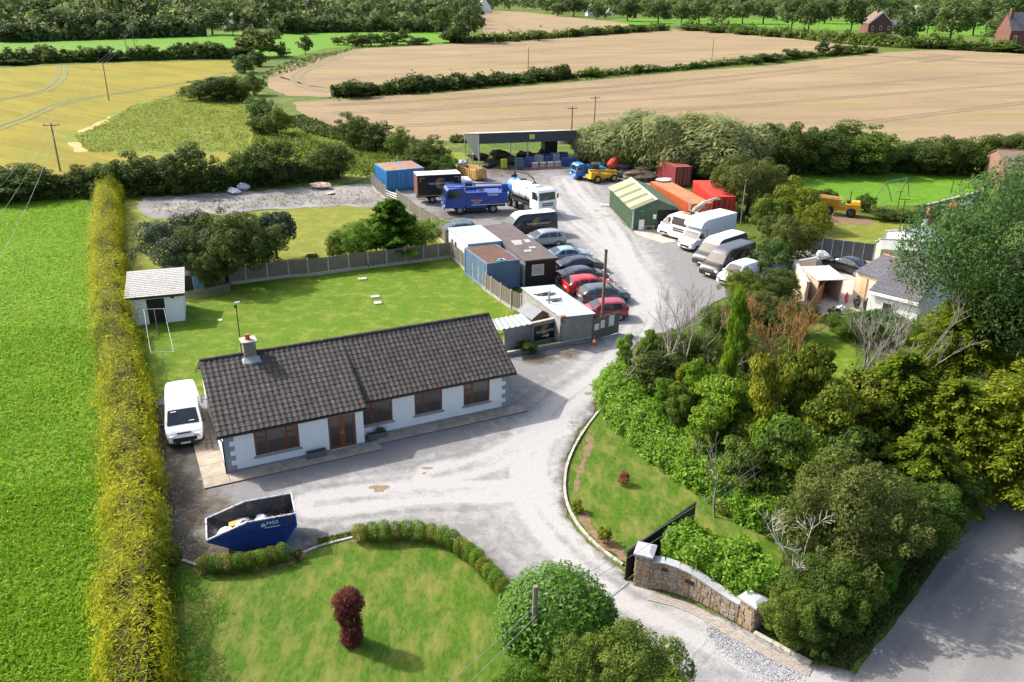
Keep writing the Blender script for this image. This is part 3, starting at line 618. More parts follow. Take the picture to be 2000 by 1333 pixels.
# planters
M_TROUGH = pm('trough_concrete', (.12, .125, .13), .85, .2, 6, .4)
def trough(lab, x, y, L=1.05, plant=False):
    p = H0+_hu*x+_hv*y; t = thing('planter_trough', lab, 'planter', (p.x, p.y, .078 if not plant else .05), HA, 'planters along the bungalow')
    mb = MB(); h = .34; wd = .36; k = .05
    for a, b in (((-L/2, -wd/2), (L/2, -wd/2+k)), ((-L/2, wd/2-k), (L/2, wd/2)), ((-L/2, -wd/2+k+.001), (-L/2+k, wd/2-k-.001)), ((L/2-k, -wd/2+k+.001), (L/2, wd/2-k-.001))): mb.b2((*a, 0), (*b, h))
    mb.build('trough', M_TROUGH, t); MB().b2((-L/2+k, -wd/2+k, .02), (L/2-k, wd/2-k, h-.08)).build('soil', pm('potting_soil', (.035, .025, .018), .95, .3, 9), t)
    return t
tx, _ = hl(619, 893, -.28); trough('grey concrete trough left of the bungalow double doors, holding only soil', tx, -.28)
tx, _ = hl(735, 850, .35); trp = trough('grey concrete trough with spiky plant beside the bungalow double doors', tx+.05, HDP-.32, 1.1, True)
# ------------------------------------------------------------------ fences, sheds, cabins, containers
M_POST = pm('concrete_post', (.34, .32, .28), .9, .2, 5, .3)
M_BOARD = pm('weathered_board', (.15, .135, .115), .9, .28, 7, .4, c2=(.20, .17, .12), th=(.45, .7))
M_STEEL = pm('galvanised_steel', (.42, .44, .46), .45, .12, 4, metal=.6)
M_WHITE = pm('white_paint', (.78, .79, .80), .5, .06, 3)
def rect(px, z):
    """rectangle from four roof corners seen at height z: back-left, back-right, front-right, front-left"""
    a, b, c, d = [G(*p, z) for p in px]; x = ((c-d)+(b-a))/2; y = ((a-d)+(b-c))/2; W, L = x.length, y.length
    ang = (math.atan2(x.y, x.x)+math.atan2(-y.x, y.y))/2; ctr = (a+b+c+d)/4
    return ctr, ang, W, L
def post_fence(name, label, posts, h, rng, skip=(), boards=True, group=None, panel_h=None):
    pts = [G(*p) for p in posts]; t = thing(name, label, 'fence', pts[0], 0, group)
    for p in pts:
        q = p-pts[0]; MB().box((q.x, q.y, h*.5+.03), (.11, .11, h+.06), math.atan2((pts[1]-pts[0]).y, (pts[1]-pts[0]).x)).build('post', M_POST, t)
    for i in range(len(pts)-1):
        if i in skip: continue
        a = pts[i]-pts[0]; b = pts[i+1]-pts[0]; d = (b-a); L = d.length; d.normalize(); ang = math.atan2(d.y, d.x); c = (a+b)/2
        MB().box((c.x, c.y, .15), (L-.11, .05, .28), ang).build('gravel_board', M_POST, t)
        mb = MB(); n = max(3, int((L-.1)/.125)); wd = (L-.12)/n
        for k in range(n):
            q = a+d*(.06+wd*(k+.5)); hh = h-.02+rng.uniform(-.015, .015); nrm = Vector((-d.y, d.x, 0))*(.012 if k % 2 else -.006)
            mb.box((q.x+nrm.x, q.y+nrm.y, .3+(hh-.3)/2), (wd*.93, .018, hh-.3), ang)
        for zz in (.5, h-.25):
            nn = Vector((-d.y, d.x, 0))*.035; mb.box((c.x+nn.x, c.y+nn.y, zz), (L-.12, .035, .07), ang)
        mb.build('panel', M_BOARD, t)
    return t
rg = random.Random(7)
post_fence('panel_fence', 'weathered board fence with concrete posts along the back of the rear lawn', [(450, 557), (481.8, 553), (523.7, 547.8), (565, 542.5), (603, 540.7), (642.7, 535.5), (682.3, 530), (719.7, 525), (755.8, 520.8), (791.5, 516), (827.5, 511.7), (856, 508), (881, 505)], 1.62, rg)
post_fence('panel_fence', 'board fence with concrete posts running beside the blue rusty roofed container', [(883, 506), (901, 522), (913, 537), (924, 549), (935, 557), (949, 570), (960, 577.6), (978, 591), (998, 604), (1018, 612)], 1.62, rg)
post_fence('panel_fence', 'pale board fence between the blue containers and the old gravel yard', [(727, 366), (736, 376), (746, 384), (754, 391)], 1.75, rg)
post_fence('panel_fence', 'board fence behind the cypress beside the blue lorry', [(776, 400), (800, 418), (822, 437), (845, 456), (868, 478), (878, 496)], 1.75, rg)
# white field gate between the fence runs
gp = [G(754, 391), G(776, 400)]; t = thing('field_gate', 'white tubular field gate in the fence beside the black box lorry', 'gate', gp[0]); d = gp[1]-gp[0]; mb = MB()
for z in (.15, .4, .65, .9, 1.2): mb.path([(0, 0, z), (d.x, d.y, z)], .03, 6)
mb.build('rails', M_WHITE, t); MB().path([(0, 0, 0), (0, 0, 1.3)], .05, 6).build('post', M_STEEL, t); MB().path([(d.x, d.y, 0), (d.x, d.y, 1.3)], .05, 6).build('post', M_STEEL, t)
# picket fence by the playhouse
pk = [G(362, 590), G(449, 572), G(452, 553)]; t = thing('picket_fence', 'low brown picket fence beside the white garden shed', 'fence', pk[0]); mb = MB(); rl = MB()
for a, b in zip(pk[:-1], pk[1:]):
    d = b-a; n = int(d.length/.16)
    for i in range(n):
        q = a-pk[0]+d*((i+.5)/n); h = .85+rg.uniform(-.04, .04); an = math.atan2(d.y, d.x)
        mb.box((q.x, q.y, h/2), (.09, .02, h), an)
    for z in (.25, .65): c = (a+b)/2-pk[0]; rl.box((c.x, c.y+.02, z), (d.length, .03, .08), math.atan2(d.y, d.x))
o = mb.build('pickets', M_BOARD, t); o['kind'] = 'stuff'; rl.build('rails', M_BOARD, t)

def corr(mb, x0, x1, z0, z1, y, ax='x', dep=.036, pitch=.28, mi=0):
    """trapezoid-corrugated wall, along x at depth y or along y at x=y"""
    n = max(2, int(abs(x1-x0)/pitch)); prof = []
    for i in range(n):
        t0 = x0+(x1-x0)*i/n; dx = (x1-x0)/n; prof += [(t0, 0), (t0+dx*.35, 0), (t0+dx*.5, dep), (t0+dx*.85, dep)]
    prof.append((x1, 0)); vs = []
    for t, d in prof:
        for z in (z0, z1): vs.append((t, y+d, z) if ax == 'x' else (y+d, t, z))
    mb.add(vs, [(2*i, 2*i+2, 2*i+3, 2*i+1) for i in range(len(prof)-1)], mi)
def container(name, label, px, z, col, roofcol=None, doors='front', cat='container', group=None, rust=None):
    ctr, ang, W, L = rect(px, z); t = thing(name, label, cat, (ctr.x, ctr.y, 0), ang, group)
    mw = pm(name+'_paint_%d' % len(MC), col, .55, .12, 1.2, c2=rust or [x*.75 for x in col], th=(.60, .78)); mr = roofcol or mw
    hw, hl_, z0, z1 = W/2, L/2, .16, z-.06
    for s in (-1, 1):
        mb = MB(); corr(mb, -hl_+.1, hl_-.1, z0+.1, z1, s*(hw-.02)-(.036 if s > 0 else 0), 'y'); mb.build('side_wall', mw, t)
    for e in (-1, 1):
        if (doors == 'front') == (e < 0):
            for s in (-1, 1):
                mb = MB(); mb.b2((min(.015*s, s*(hw-.1)), e*hl_-(.05 if e < 0 else -.0)+.03, z0+.1), (max(.015*s, s*(hw-.1)), e*hl_+.05+.03-(.05 if e < 0 else 0)-.03, z1-.08)); dr = mb.build('door', mw, t)
                for k in (.3, .7):
                    MB().tube((s*(hw-.1)*k, e*hl_+e*.03, z0+.15), (s*(hw-.1)*k, e*hl_+e*.03, z1-.12), .018, n=5).build('lock_rod', M_STEEL, dr)
        else:
            mb = MB(); corr(mb, -hw+.1, hw-.1, z0+.1, z1, e*(hl_-.03)); mb.build('end_wall', mw, t)
    mb = MB()
    for sx in (-1, 1):
        for sy in (-1, 1): mb.box((sx*(hw-.06), sy*(hl_-.06), z/2), (.13, .13, z-.02))
    for zz in (z0, z-.07):
        for sx in (-1, 1): mb.box((sx*(hw-.05), 0, zz), (.1, L-.28, .14))
        for sy in (-1, 1): mb.box((0, sy*(hl_-.05), zz), (W-.28, .1, .14))
    mb.build('frame', mw, t)
    mb = MB(); n = max(4, int(L/.3)); vs = []
    prof = []
    for i in range(n): y = -hl_+.06+(L-.12)*i/n; dy = (L-.12)/n; prof += [(y, 0), (y+dy*.4, 0), (y+dy*.5, .025), (y+dy*.9, .025)]
    prof.append((hl_-.06, 0))
    for y, dz in prof: vs += [(-hw+.06, y, z-.02+dz), (hw-.06, y, z-.02+dz)]
    mb.add(vs, [(2*i, 2*i+1, 2*i+3, 2*i+2) for i in range(len(prof)-1)]); mb.build('roof', mr, t)
    return t, hw, hl_, z
M_RUSTROOF = pm('rusty_steel_roof', (.11, .085, .07), .8, .3, 1.0, c2=(.20, .07, .03), th=(.42, .62))
M_RUSTPINK = pm('faded_red_roof', (.42, .20, .15), .8, .15, .8, c2=(.48, .30, .18), th=(.5, .7))
M_RUSTTAN = pm('rusty_tan_roof', (.42, .30, .19), .8, .2, .8, c2=(.40, .17, .06), th=(.45, .65))
container('shipping_container', 'bright blue shipping container with rusty tan roof beside the gravel yard fence', [(734, 319.5), (770, 316.5), (791, 331), (752, 335)], 2.6, (.035, .21, .45), M_RUSTTAN, group='blue containers')
container('shipping_container', 'bright blue shipping container with faded red roof behind the black box lorry', [(771, 316.4), (803, 314), (828, 328), (792, 331)], 2.6, (.04, .23, .47), M_RUSTPINK, group='blue containers')
container('shipping_container', 'maroon shipping container by the brush pile behind the orange one', [(1283, 310), (1313, 309), (1353, 326), (1321, 327)], 2.6, (.22, .03, .035), pm('maroon_roof', (.33, .085, .075), .7, .15, 1))
container('shipping_container', 'orange shipping container beside the green striped shed', [(1282, 355), (1316, 352.5), (1379, 397), (1340, 400)], 2.6, (.42, .095, .03), pm('orange_roof', (.55, .22, .09), .7, .15, .8, c2=(.55, .32, .18), th=(.5, .7)), rust=(.33, .07, .03))
t, hw, hl_, zz = container('shipping_container', 'bright red shipping container behind the white luton van', [(1364, 353), (1402, 352.5), (1430, 384), (1384, 386)], 2.7, (.48, .035, .02), pm('red_roof', (.58, .06, .04), .6, .12, 1))
# container markings on the orange doors
rt_, hw2, hl2 = None, 0, 0
# yard store: blue container with rusty roof
t, hw, hl_, zz = container('shipping_container', 'slate blue container with rusty brown roof beside the rear lawn fence', [(911, 484.8), (970, 474.5), (1011.3, 508), (948.4, 515.2)], 2.55, (.13, .20, .30), M_RUSTROOF, doors='back')
junk = pm('faded_tarp', (.25, .42, .55), .7, .3, 4); o = MB()
for k in range(7): o.box((-hw*.2+rg.uniform(-.3, .5), -hl_+.35+rg.uniform(-.15, .3), zz+.05), (rg.uniform(.2, .5), rg.uniform(.1, .3), .08), rg.uniform(0, 3))
ob = o.build('tarpaulin_scraps', junk); ob.location = t.location; ob.rotation_euler = t.rotation_euler; tag(ob, 'pale blue scraps of tarpaulin lying on the rusty container roof', 'tarpaulin')
# white site cabin
ctr, ang, W, L = rect([(881, 445.6), (938.8, 439.6), (976, 469.6), (911, 478)], 2.75); t = thing('site_cabin', 'white portable site cabin with pale blue flat roof beside the lawn fence', 'cabin', (ctr.x, ctr.y, 0), ang)
mb = MB(); mb.b2((-W/2, -L/2, .1), (W/2, L/2, 2.6)); mb.build('wall', pm('cabin_white', (.66, .69, .70), .6, .08, 2, c2=(.5, .5, .47), th=(.6, .8)), t)
MB().b2((-W/2-.06, -L/2-.06, 2.601), (W/2+.06, L/2+.06, 2.75)).build('roof', pm('pale_blue_roof', (.36, .50, .55), .55, .07, 1), t)
for yy in (-L*.36, L*.12, L*.3):
    f = MB().b2((-W/2-.03, yy-.35, 1.25), (-W/2+.02, yy+.35, 2.05)).build('window', M_WHITE, t); MB().b2((-W/2-.036, yy-.28, 1.32), (-W/2-.031, yy+.28, 1.98)).build('pane', M_GLASS, f)
MB().b2((-W/2-.05, -L/2-.05, 2.45), (W/2+.05, -L/2-.005, 2.6)).build('edge_trim', pm('blue_trim', (.12, .22, .30), .5, .1, 2), t)
# brown felt-roofed cabin, black timber front
ctr, ang, W, L = rect([(941, 439.6), (994, 436), (1087.6, 499.6), (1026.4, 506.8)], 2.6); t = thing('site_cabin', 'long office cabin with brown felt roof and black boarded end with a window', 'cabin', (ctr.x, ctr.y, 0), ang); CAB = (ctr, ang, W, L)
M_BLKT = pm('black_stained_boards', (.014, .012, .012), .6, .3, 8, .4)
mb = MB(); wall_open(mb, -W/2, W/2, .05, 2.35, -L/2, [(-W*.28, W*.12, 1.0, 2.0)], .1); mb.poly([(W/2, -L/2, .05), (W/2, L/2, .05), (W/2, L/2, 2.4), (W/2, -L/2, 2.35)]); mb.poly([(-W/2, L/2, .05), (W/2, L/2, .05), (W/2, L/2, 2.4), (-W/2, L/2, 2.4)]); mb.build('wall', M_BLKT, t)
mb = MB(); corr(mb, -L/2, L/2, .05, 2.35, -W/2, 'y', .03, .2); mb.build('side_wall', pm('cabin_grey_steel', (.36, .39, .42), .5, .15, 2), t)
wn = MB(); wn.b2((-W*.28, -L/2+.03, 1.0), (W*.12, -L/2+.08, 1.08)); wn.b2((-W*.28, -L/2+.03, 1.92), (W*.12, -L/2+.08, 2.0)); wn.b2((-W*.28, -L/2+.03, 1.08), (-W*.25, -L/2+.08, 1.92)); wn.b2((W*.09, -L/2+.03, 1.08), (W*.12, -L/2+.08, 1.92)); wo_ = wn.build('window', M_WHITE, t)
MB().b2((-W*.25, -L/2+.06, 1.08), (W*.09, -L/2+.07, 1.92)).build('pane', pm('blind', (.52, .50, .47), .3, .15, 2), wo_)
for k, (ya, yb, dz) in enumerate(((-L/2-.18, L*.02, 0), (L*.02+.005, L/2+.12, -.06))):
    MB().hexa([(-W/2-.12, ya, 2.36+dz), (W/2+.12, ya, 2.36+dz), (W/2+.12, yb, 2.42+dz), (-W/2-.12, yb, 2.42+dz)], [(-W/2-.12, ya, 2.50+dz), (W/2+.12, ya, 2.50+dz), (W/2+.12, yb, 2.58+dz), (-W/2-.12, yb, 2.58+dz)]).build('roof', pm('brown_felt', (.105, .085, .08), .9, .18, .9, .3, 30), t)
for (x, y, a, b) in ((-.35, -1.2, .45, .35), (-.25, -.5, .55, .4), (.75, -.6, .3, .5), (.45, -2.6, .35, .3), (-.3, -3.4, .4, .3)):
    if abs(y) < L/2: MB().poly([(x-a, y-b, 2.535+.011*(y+L/2)/1), (x+a*.8, y-b*.9, 2.535+.011*(y+L/2)), (x+a, y+b*.8, 2.545+.012*(y+L/2)), (x-a*.7, y+b, 2.545+.012*(y+L/2))]).build('roof_patch', pm('felt_patch', (.32, .31, .32), .8, .2, 3), t)

# block garage with white sheet roof
ctr, ang, W, L = rect([(1015.6, 563.2), (1078, 556), (1164.4, 608.8), (1098.4, 617.2)], 2.3); GAR = (ctr, ang, W, L)
t = thing('lean_to_garage', 'low grey block store with white sheet roof beside the parked cars', 'outbuilding', (ctr.x, ctr.y, 0), ang)
M_BLOCK = pm('grey_render', (.27, .26, .245), .9, .2, 1.5, .4, 30, c2=(.15, .145, .13), th=(.55, .75))
mb = MB(); mb.b2((-W/2, -L/2, 0), (W/2, -L/2+.2, 2.15)); mb.b2((-W/2, -L/2+.201, 0), (-W/2+.2, L/2, 2.2)); mb.b2((W/2-.2, -L/2+.201, 0), (W/2, L/2, 2.1)); mb.build('wall', M_BLOCK, t)
n = 7
for k in range(n):
    y0 = -L/2-.15+(L+.3)*k/n; y1 = -L/2-.15+(L+.3)*(k+1)/n-.02
    mb = MB(); vs = []; m = 9
    for i in range(m+1):
        y = y0+(y1-y0)*i/m; dz = .018*(i % 2); vs += [(-W/2-.1, y, 2.30+dz), (W/2+.12, y, 2.17+dz)]
    mb.add(vs, [(2*i, 2*i+1, 2*i+3, 2*i+2) for i in range(m)]); mb.build('roof_sheet', pm('white_roof_sheet', (.50, .54, .56), .45, .1, 1.2, c2=(.38, .41, .42), th=(.45, .7)) if k % 3 else pm('pale_blue_roof_sheet', (.40, .48, .53), .45, .1, 1.2), t)
mb = MB()
for k in range(14): mb.box((rg.uniform(-W*.3, W*.1), rg.choice((-L*.02, L*.2))+rg.uniform(-.25, .25), 2.33), (rg.uniform(.3, 1.1), rg.uniform(.06, .16), .09), rg.uniform(-.25, .25))
o = mb.build('timber_offcuts', pm('old_timber', (.17, .15, .13), .9, .35, 3)); o.location = (ctr.x, ctr.y, 0); o.rotation_euler = (0, 0, ang); tag(o, 'old timber offcuts scattered on the white sheet roof', 'timber')
MB().path([(-W/2+.1, -L/2-.06, 2.1), (-W/2+.25, -L/2-.1, 1.9), (-W/2-.0, -L/2-.05, 1.6), (-W/2-.0, -L/2-.05, .1)], .05, 6).build('downpipe', pm('dark_pipe', (.09, .09, .09), .6, .2, 4), t)
MB().b2((-W/2-.05, -L/2-.2, 2.2), (-W/2+.35, -L/2+.1, 2.36)).build('rusty_hopper', pm('rusty_orange', (.32, .12, .05), .8, .2, 6), t)
# rendered wall with the sign
wa = G(985, 690); wb_ = G(1106, 661); d = wb_-wa; WA = math.atan2(d.y, d.x); WL = d.length
t = thing('rendered_wall', 'grey rendered garden wall carrying the black arrow sign', 'wall', wa, WA); MB().b2((0, 0, 0), (WL, .2, 1.75)).build('wall', M_BLOCK, t); MB().b2((-.01, -.03, 1.751), (WL+.01, .23, 1.82)).build('coping', M_CONC, t)
_wn = Vector((-math.sin(WA), math.cos(WA), 0)); sa = (onplane(1043, 641, wa, _wn)-wa).dot(d.normalized()); sb = (onplane(1087, 636, wa, _wn)-wa).dot(d.normalized())
s_ = thing('direction_sign', 'black sign with white lettering and an arrow on the grey wall', 'sign', wa+d.normalized()*sa, WA); M_SIGNB = pm('sign_black', (.012, .012, .014), .35, .1, 3); M_GOLD = pm('logo_gold', (.42, .25, .06), .5, .15, 3); sw = sb-sa
MB().b2((0, -.05, .38), (sw, -.02, 1.50)).build('panel', M_SIGNB, s_)
def swirl(parent, pos, xd, ud, r, mat, tk=.09):
    """the ring logo: three open arcs"""
    xd = Vector(xd).normalized(); ud = Vector(ud).normalized(); nd = xd.cross(ud); pos = Vector(pos); mb = MB()
    for rr, a0, a1 in ((r, .5, 5.6), (r*.72, .9, 6.1), (r*.45, .3, 5.2)):
        n = 14; vs = []
        for i in range(n+1):
            a = a0+(a1-a0)*i/n; w = tk*r*(.35+.65*math.sin(math.pi*i/n))
            for q in (rr-w, rr+w): vs.append(pos+xd*q*math.cos(a)+ud*q*math.sin(a)+nd*.001)
        mb.add(vs, [(2*i, 2*i+1, 2*i+3, 2*i+2) for i in range(n)])
    return mb.build('emblem', mat, parent)
swirl(s_, (sw*.5, -.052, 1.1), (1, 0, 0), (0, 0, 1), .36, M_GOLD)
lettering('TANK & DRAIN SERVICES', M_WHITE, s_, (sw/2, -.056, 1.0), (1, 0, 0), (0, 0, 1), .24, sw*.84)
ar = MB(); ar.b2((sw*.36, -.06, .60), (sw*.60, -.052, .66))
for s in (-1, 1): ar.extr([(sw*.66, -.06, .63), (sw*.57, -.06, .63+s*.14), (sw*.545, -.06, .63+s*.11), (sw*.62, -.06, .63)], (0, .008, 0))
ar.build('arrow', M_WHITE, s_)
ka = G(990, 698); kb = G(1154, 668); d2 = kb-ka; t = thing('low_wall', 'low mossy concrete kerb wall edging the bed below the arrow sign', 'wall', ka, math.atan2(d2.y, d2.x)); MB().b2((0, 0, 0), (d2.length, .18, .32)).build('wall', M_BLOCK, t); MB().b2((-.02, -.02, .321), (d2.length+.02, .2, .37)).build('coping', M_CONC, t)
plain_sheet('planting_bed', [xy(G(992, 696)), xy(G(1152, 666)), xy(G(1146, 657)), xy(G(1000, 684))], .22, M_LAWN)
# corrugated lean-to and apex shed behind the wall
a, b, c, d4 = G(958, 625.6, 2.05), G(1018, 613.6, 2.05), G(1041, 632.8, 1.9), G(967.6, 647, 1.9)
t = thing('lean_to_shelter', 'small lean-to with pale corrugated roof behind the grey wall', 'shelter', (d4.x, d4.y, 0)); mb = MB(); n = 26; vs = []
for i in range(n+1):
    k = i/n; p = d4.lerp(c, k)-Vector((d4.x, d4.y, 0)); q = a.lerp(b, k)-Vector((d4.x, d4.y, 0)); dz = .05*(1 if i % 4 in (1, 2) else 0); vs += [(p.x, p.y, p.z+dz), (q.x, q.y, q.z+dz)]
mb.add(vs, [(2*i, 2*i+2, 2*i+3, 2*i+1) for i in range(n)]); mb.build('roof', pm('pale_corrugated', (.40, .43, .40), .5, .12, 1.5, c2=(.36, .38, .34), th=(.5, .7)), t)
mb = MB()
for p in (a, b, c, d4): q = p-Vector((d4.x, d4.y, 0)); mb.box((q.x*.96, q.y*.96+.1, q.z/2-.05), (.09, .09, q.z-.1))
mb.build('posts', M_BOARD, t)
ctr, ang, W, L = rect([(1012, 603), (1046, 598), (1078, 612), (1040, 619)], 1.75); t = thing('garden_shed', 'small apex shed with grey felt roof tucked behind the grey wall', 'shed', (ctr.x, ctr.y, 0), ang)
mb = MB(); mb.extr([(-W/2, -L/2, 0), (W/2, -L/2, 0), (W/2, -L/2, 1.6), (0, -L/2, 2.1), (-W/2, -L/2, 1.6)], (0, L, 0)); mb.build('wall', pm('shed_brown', (.17, .10, .06), .85, .2, 5), t)
for s in (-1, 1): MB().hexa([(0, -L/2-.12, 2.12), (s*(W/2+.15), -L/2-.12, 1.56), (s*(W/2+.15), L/2+.12, 1.56), (0, L/2+.12, 2.12)], [(0, -L/2-.12, 2.16), (s*(W/2+.15), -L/2-.12, 1.60), (s*(W/2+.15), L/2+.12, 1.60), (0, L/2+.12, 2.16)]).build('roof', pm('grey_felt', (.20, .205, .22), .85, .15, 2), t)
# boarded gate leaf with notices
ga, gb = G(1155, 666), G(1208, 651); d = gb-ga; an = math.atan2(d.y, d.x); t = thing('boarded_gate', 'grey boarded gate leaf with white notices at the yard entrance', 'gate', ga, an); n = 13; wd = d.length/n
for i in range(n): MB().b2((i*wd+.006, 0, .06), ((i+1)*wd-.006, .03, 1.72+rg.uniform(-.02, .02))).build('board', M_BOARD, t)
for z in (.35, 1.35): MB().b2((0, .031, z), (d.length, .08, z+.1)).build('rail', M_BOARD, t)
for x, wdt, z0, z1 in ((.22, .45, .75, 1.25), (.82, .38, .8, 1.42), (1.62, .5, .78, 1.62)): MB().b2((x, -.012, z0), (x+wdt, -.002, z1)).build('notice', M_WHITE, t)

# ------------------------------------------------------------------ open barn
ba, bb = G(936.3, 327.3), G(1122, 319); d = bb-ba; BA = math.atan2(d.y, d.x); BL = d.length; BD = 9.0
t = thing('open_barn', 'open fronted dark grey steel barn with single pitch roof at the back of the yard', 'barn', ba, BA)
M_CLAD = pm('dark_grey_cladding', (.050, .060, .075), .5, .12, 1)
hf, hb = 4.75, 3.3; mb = MB(); corr(mb, -.1, BL+.1, hf-1.45, hf, -.08, 'x', .03, .25); mb.build('fascia_cladding', M_CLAD, t)
MB().extr([(-.06, -.05, .95), (-.06, -.05, hf), (-.06, BD, hb), (-.06, BD, 2.7)], (.03, 0, 0)).build('side_cladding', M_CLAD, t)
MB().extr([(BL+.06, 0, 2.6), (BL+.06, 0, hf), (BL+.06, BD, hb), (BL+.06, BD, 1.4)], (.03, 0, 0)).build('side_cladding', pm('barn_white_inside', (.5, .52, .53), .6, .1, 1), t)
mb = MB(); n = int(BL/.25); vs = []
for i in range(n*2+1):
    x = -.2+(BL+.4)*i/(n*2); dz = .035*(i % 2); vs += [(x, -.15, hf+.05+dz), (x, BD+.2, hb+.05+dz)]
mb.add(vs, [(2*i, 2*i+2, 2*i+3, 2*i+1) for i in range(n*2)]); mb.build('roof', pm('barn_roof_sheet', (.40, .43, .45), .5, .1, 1), t)
for x in (0, BL*.5, BL):
    MB().box((x, .1, hf/2-.05), (.14, .14, hf-.1)).build('column', M_STEEL, t); MB().box((x, BD-.1, hb/2-.05), (.14, .14, hb-.12)).build('column', M_STEEL, t)
    MB().hexa([(x-.05, 0, hf-.4), (x+.05, 0, hf-.4), (x+.05, BD, hb-.35), (x-.05, BD, hb-.35)], [(x-.05, 0, hf-.1), (x+.05, 0, hf-.1), (x+.05, BD, hb-.05), (x-.05, BD, hb-.05)]).build('rafter', M_STEEL, t)
MB().path([(-.05, 3.6, 0), (-.05, 3.6, 1.35), (-.05, 2.9, 1.35)], .06, 6).build('rail', M_STEEL, t)
sg = MB().b2((BL*.51, -.12, hf-1.0), (BL*.51+.8, -.10, hf-.35)).build('notice', pm('yellow_notice', (.62, .58, .16), .5, .1, 4), t)

# ------------------------------------------------------------------ green shed with striped roof
sh = [(1190, 362), (1246, 345), (1330, 403), (1232, 412)]
# ridge and eaves measured separately
e1, e2 = G(1192, 366, 2.3), G(1237, 409, 2.3); e3 = G(1331, 407, 2.3); yv = e1-e2; L = yv.length; xv = e3-e2; W = xv.length; an = math.atan2(-yv.x, yv.y)
t = thing('green_shed', 'green steel shed with pale and dark striped ridged roof in the yard', 'shed', (e2.x, e2.y, 0), an); M_GRN = pm('green_cladding', (.055, .105, .05), .6, .15, 1.2)
rdg = 3.35; cs = math.cos(an); W = W*.93
mb = MB(); corr(mb, 0, L, .02, 2.3, 0, 'y', .03, .2); mb.build('side_wall', M_GRN, t); mb = MB(); corr(mb, 0, L, .02, 2.3, W-.03, 'y', .03, .2); mb.build('side_wall', M_GRN, t)
mb = MB(); corr(mb, 0, W*.55, .02, 2.18, 0, 'x', .03, .2); mb.build('front_wall', M_GRN, t); MB().extr([(-.02, -.03, 2.185), (W+.02, -.03, 2.185), (W+.02, -.03, 2.33), (W/2, -.03, rdg-.02), (-.02, -.03, 2.33)], (0, .05, 0)).build('gable', M_GRN, t)
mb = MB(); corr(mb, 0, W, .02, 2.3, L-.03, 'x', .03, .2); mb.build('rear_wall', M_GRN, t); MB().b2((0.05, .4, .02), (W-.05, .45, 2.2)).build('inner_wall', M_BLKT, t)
mp, md = pm('roof_light_green', (.30, .40, .17), .55, .08, 1.2), pm('roof_dark_strip', (.13, .13, .09), .6, .12, 1.2); mdg = pm('roof_dark_green', (.12, .20, .08), .55, .1, 1.2)
seg = [(0, .10, 1), (.10, .24, 0), (.24, .33, 1), (.33, .47, 0), (.47, .56, 1), (.56, .72, 0), (.72, .80, 1), (.80, 1.0, 0)]
for s in (0, 1):
    for a, b, k in seg:
        ya, yb = -.2+(L+.4)*a, -.2+(L+.4)*b; mb = MB(); m = max(4, int((yb-ya)/.12)); vs = []
        for i in range(m+1):
            y = ya+(yb-ya)*i/m; dz = .025*(i % 2); vs += [(W/2, y, rdg+dz), ((-.25, W+.25)[s], y, 2.24+dz)]
        mb.add(vs, [(2*i, 2*i+1, 2*i+3, 2*i+2) for i in range(m)]); mb.build('roof_sheet', md if k else (mp if s == 0 else mdg), t)
MB().extr([(W/2-.18, -.22, rdg-.02), (W/2, -.22, rdg+.07), (W/2+.18, -.22, rdg-.02)], (0, L+.44, 0)).build('ridge_cap', pm('ridge_pale', (.55, .58, .40), .5, .1, 2), t)
MB().b2((-.03, -.05, 0), (.12, .02, 2.3)).build('corner_trim', pm('pale_trim', (.45, .48, .50), .5, .1, 3), t)
MB().b2((W*.16, -.05, 1.98), (W*.25, -.035, 2.14)).build('exit_sign', pm('exit_green', (.02, .35, .20), .5, .1, 3), t); MB().b2((W*.45, -.045, 1.2), (W*.52, -.035, 1.7)).build('notice', M_WHITE, t)
SHED = (Vector((e2.x, e2.y, 0)), an, W, L)

# ------------------------------------------------------------------ white garden shed and blue-doored playhouse
c1, c2 = G(262, 637), G(362, 627); d = c2-c1; an = math.atan2(d.y, d.x); W = d.length; L = 3.6; t = thing('garden_shed', 'white rendered garden shed with pale slate roof by the golden hedge', 'shed', c1, an); hw_ = 2.3
mb = MB(); dd = (W*.30, W*.65, 0, 2.0); wall_open(mb, 0, W, 0, hw_, 0, [dd], .2); mb.poly([(0, 0, 0), (0, L, 0), (0, L, 3.0), (0, 0, hw_)]); mb.poly([(W, 0, 0), (W, L, 0), (W, L, 3.0), (W, 0, hw_)]); mb.poly([(0, L, 0), (W, L, 0), (W, L, 3.0), (0, L, 3.0)]); mb.build('wall', M_RENDER, t)
MB().b2((dd[0], .15, 0), (dd[1], .2, 2.0)).build('door', M_BLKT, t)
ma = math.atan2(.75, L); M_SLT = tilemat('pale_shed_slate', (.50, .49, .45), (.60, .59, .55), (.42, .41, .38), .7)
rf = MB(); rf.hexa([(-.3, -.3, hw_-.03), (W+.25, -.3, hw_-.03), (W+.25, L+.2, 3.05), (-.3, L+.2, 3.05)], [(-.3, -.3, hw_+.03), (W+.25, -.3, hw_+.03), (W+.25, L+.2, 3.11), (-.3, L+.2, 3.11)]); ro = rf.build('roof', M_SLT, t)
sl_ = MB(); nr = 15
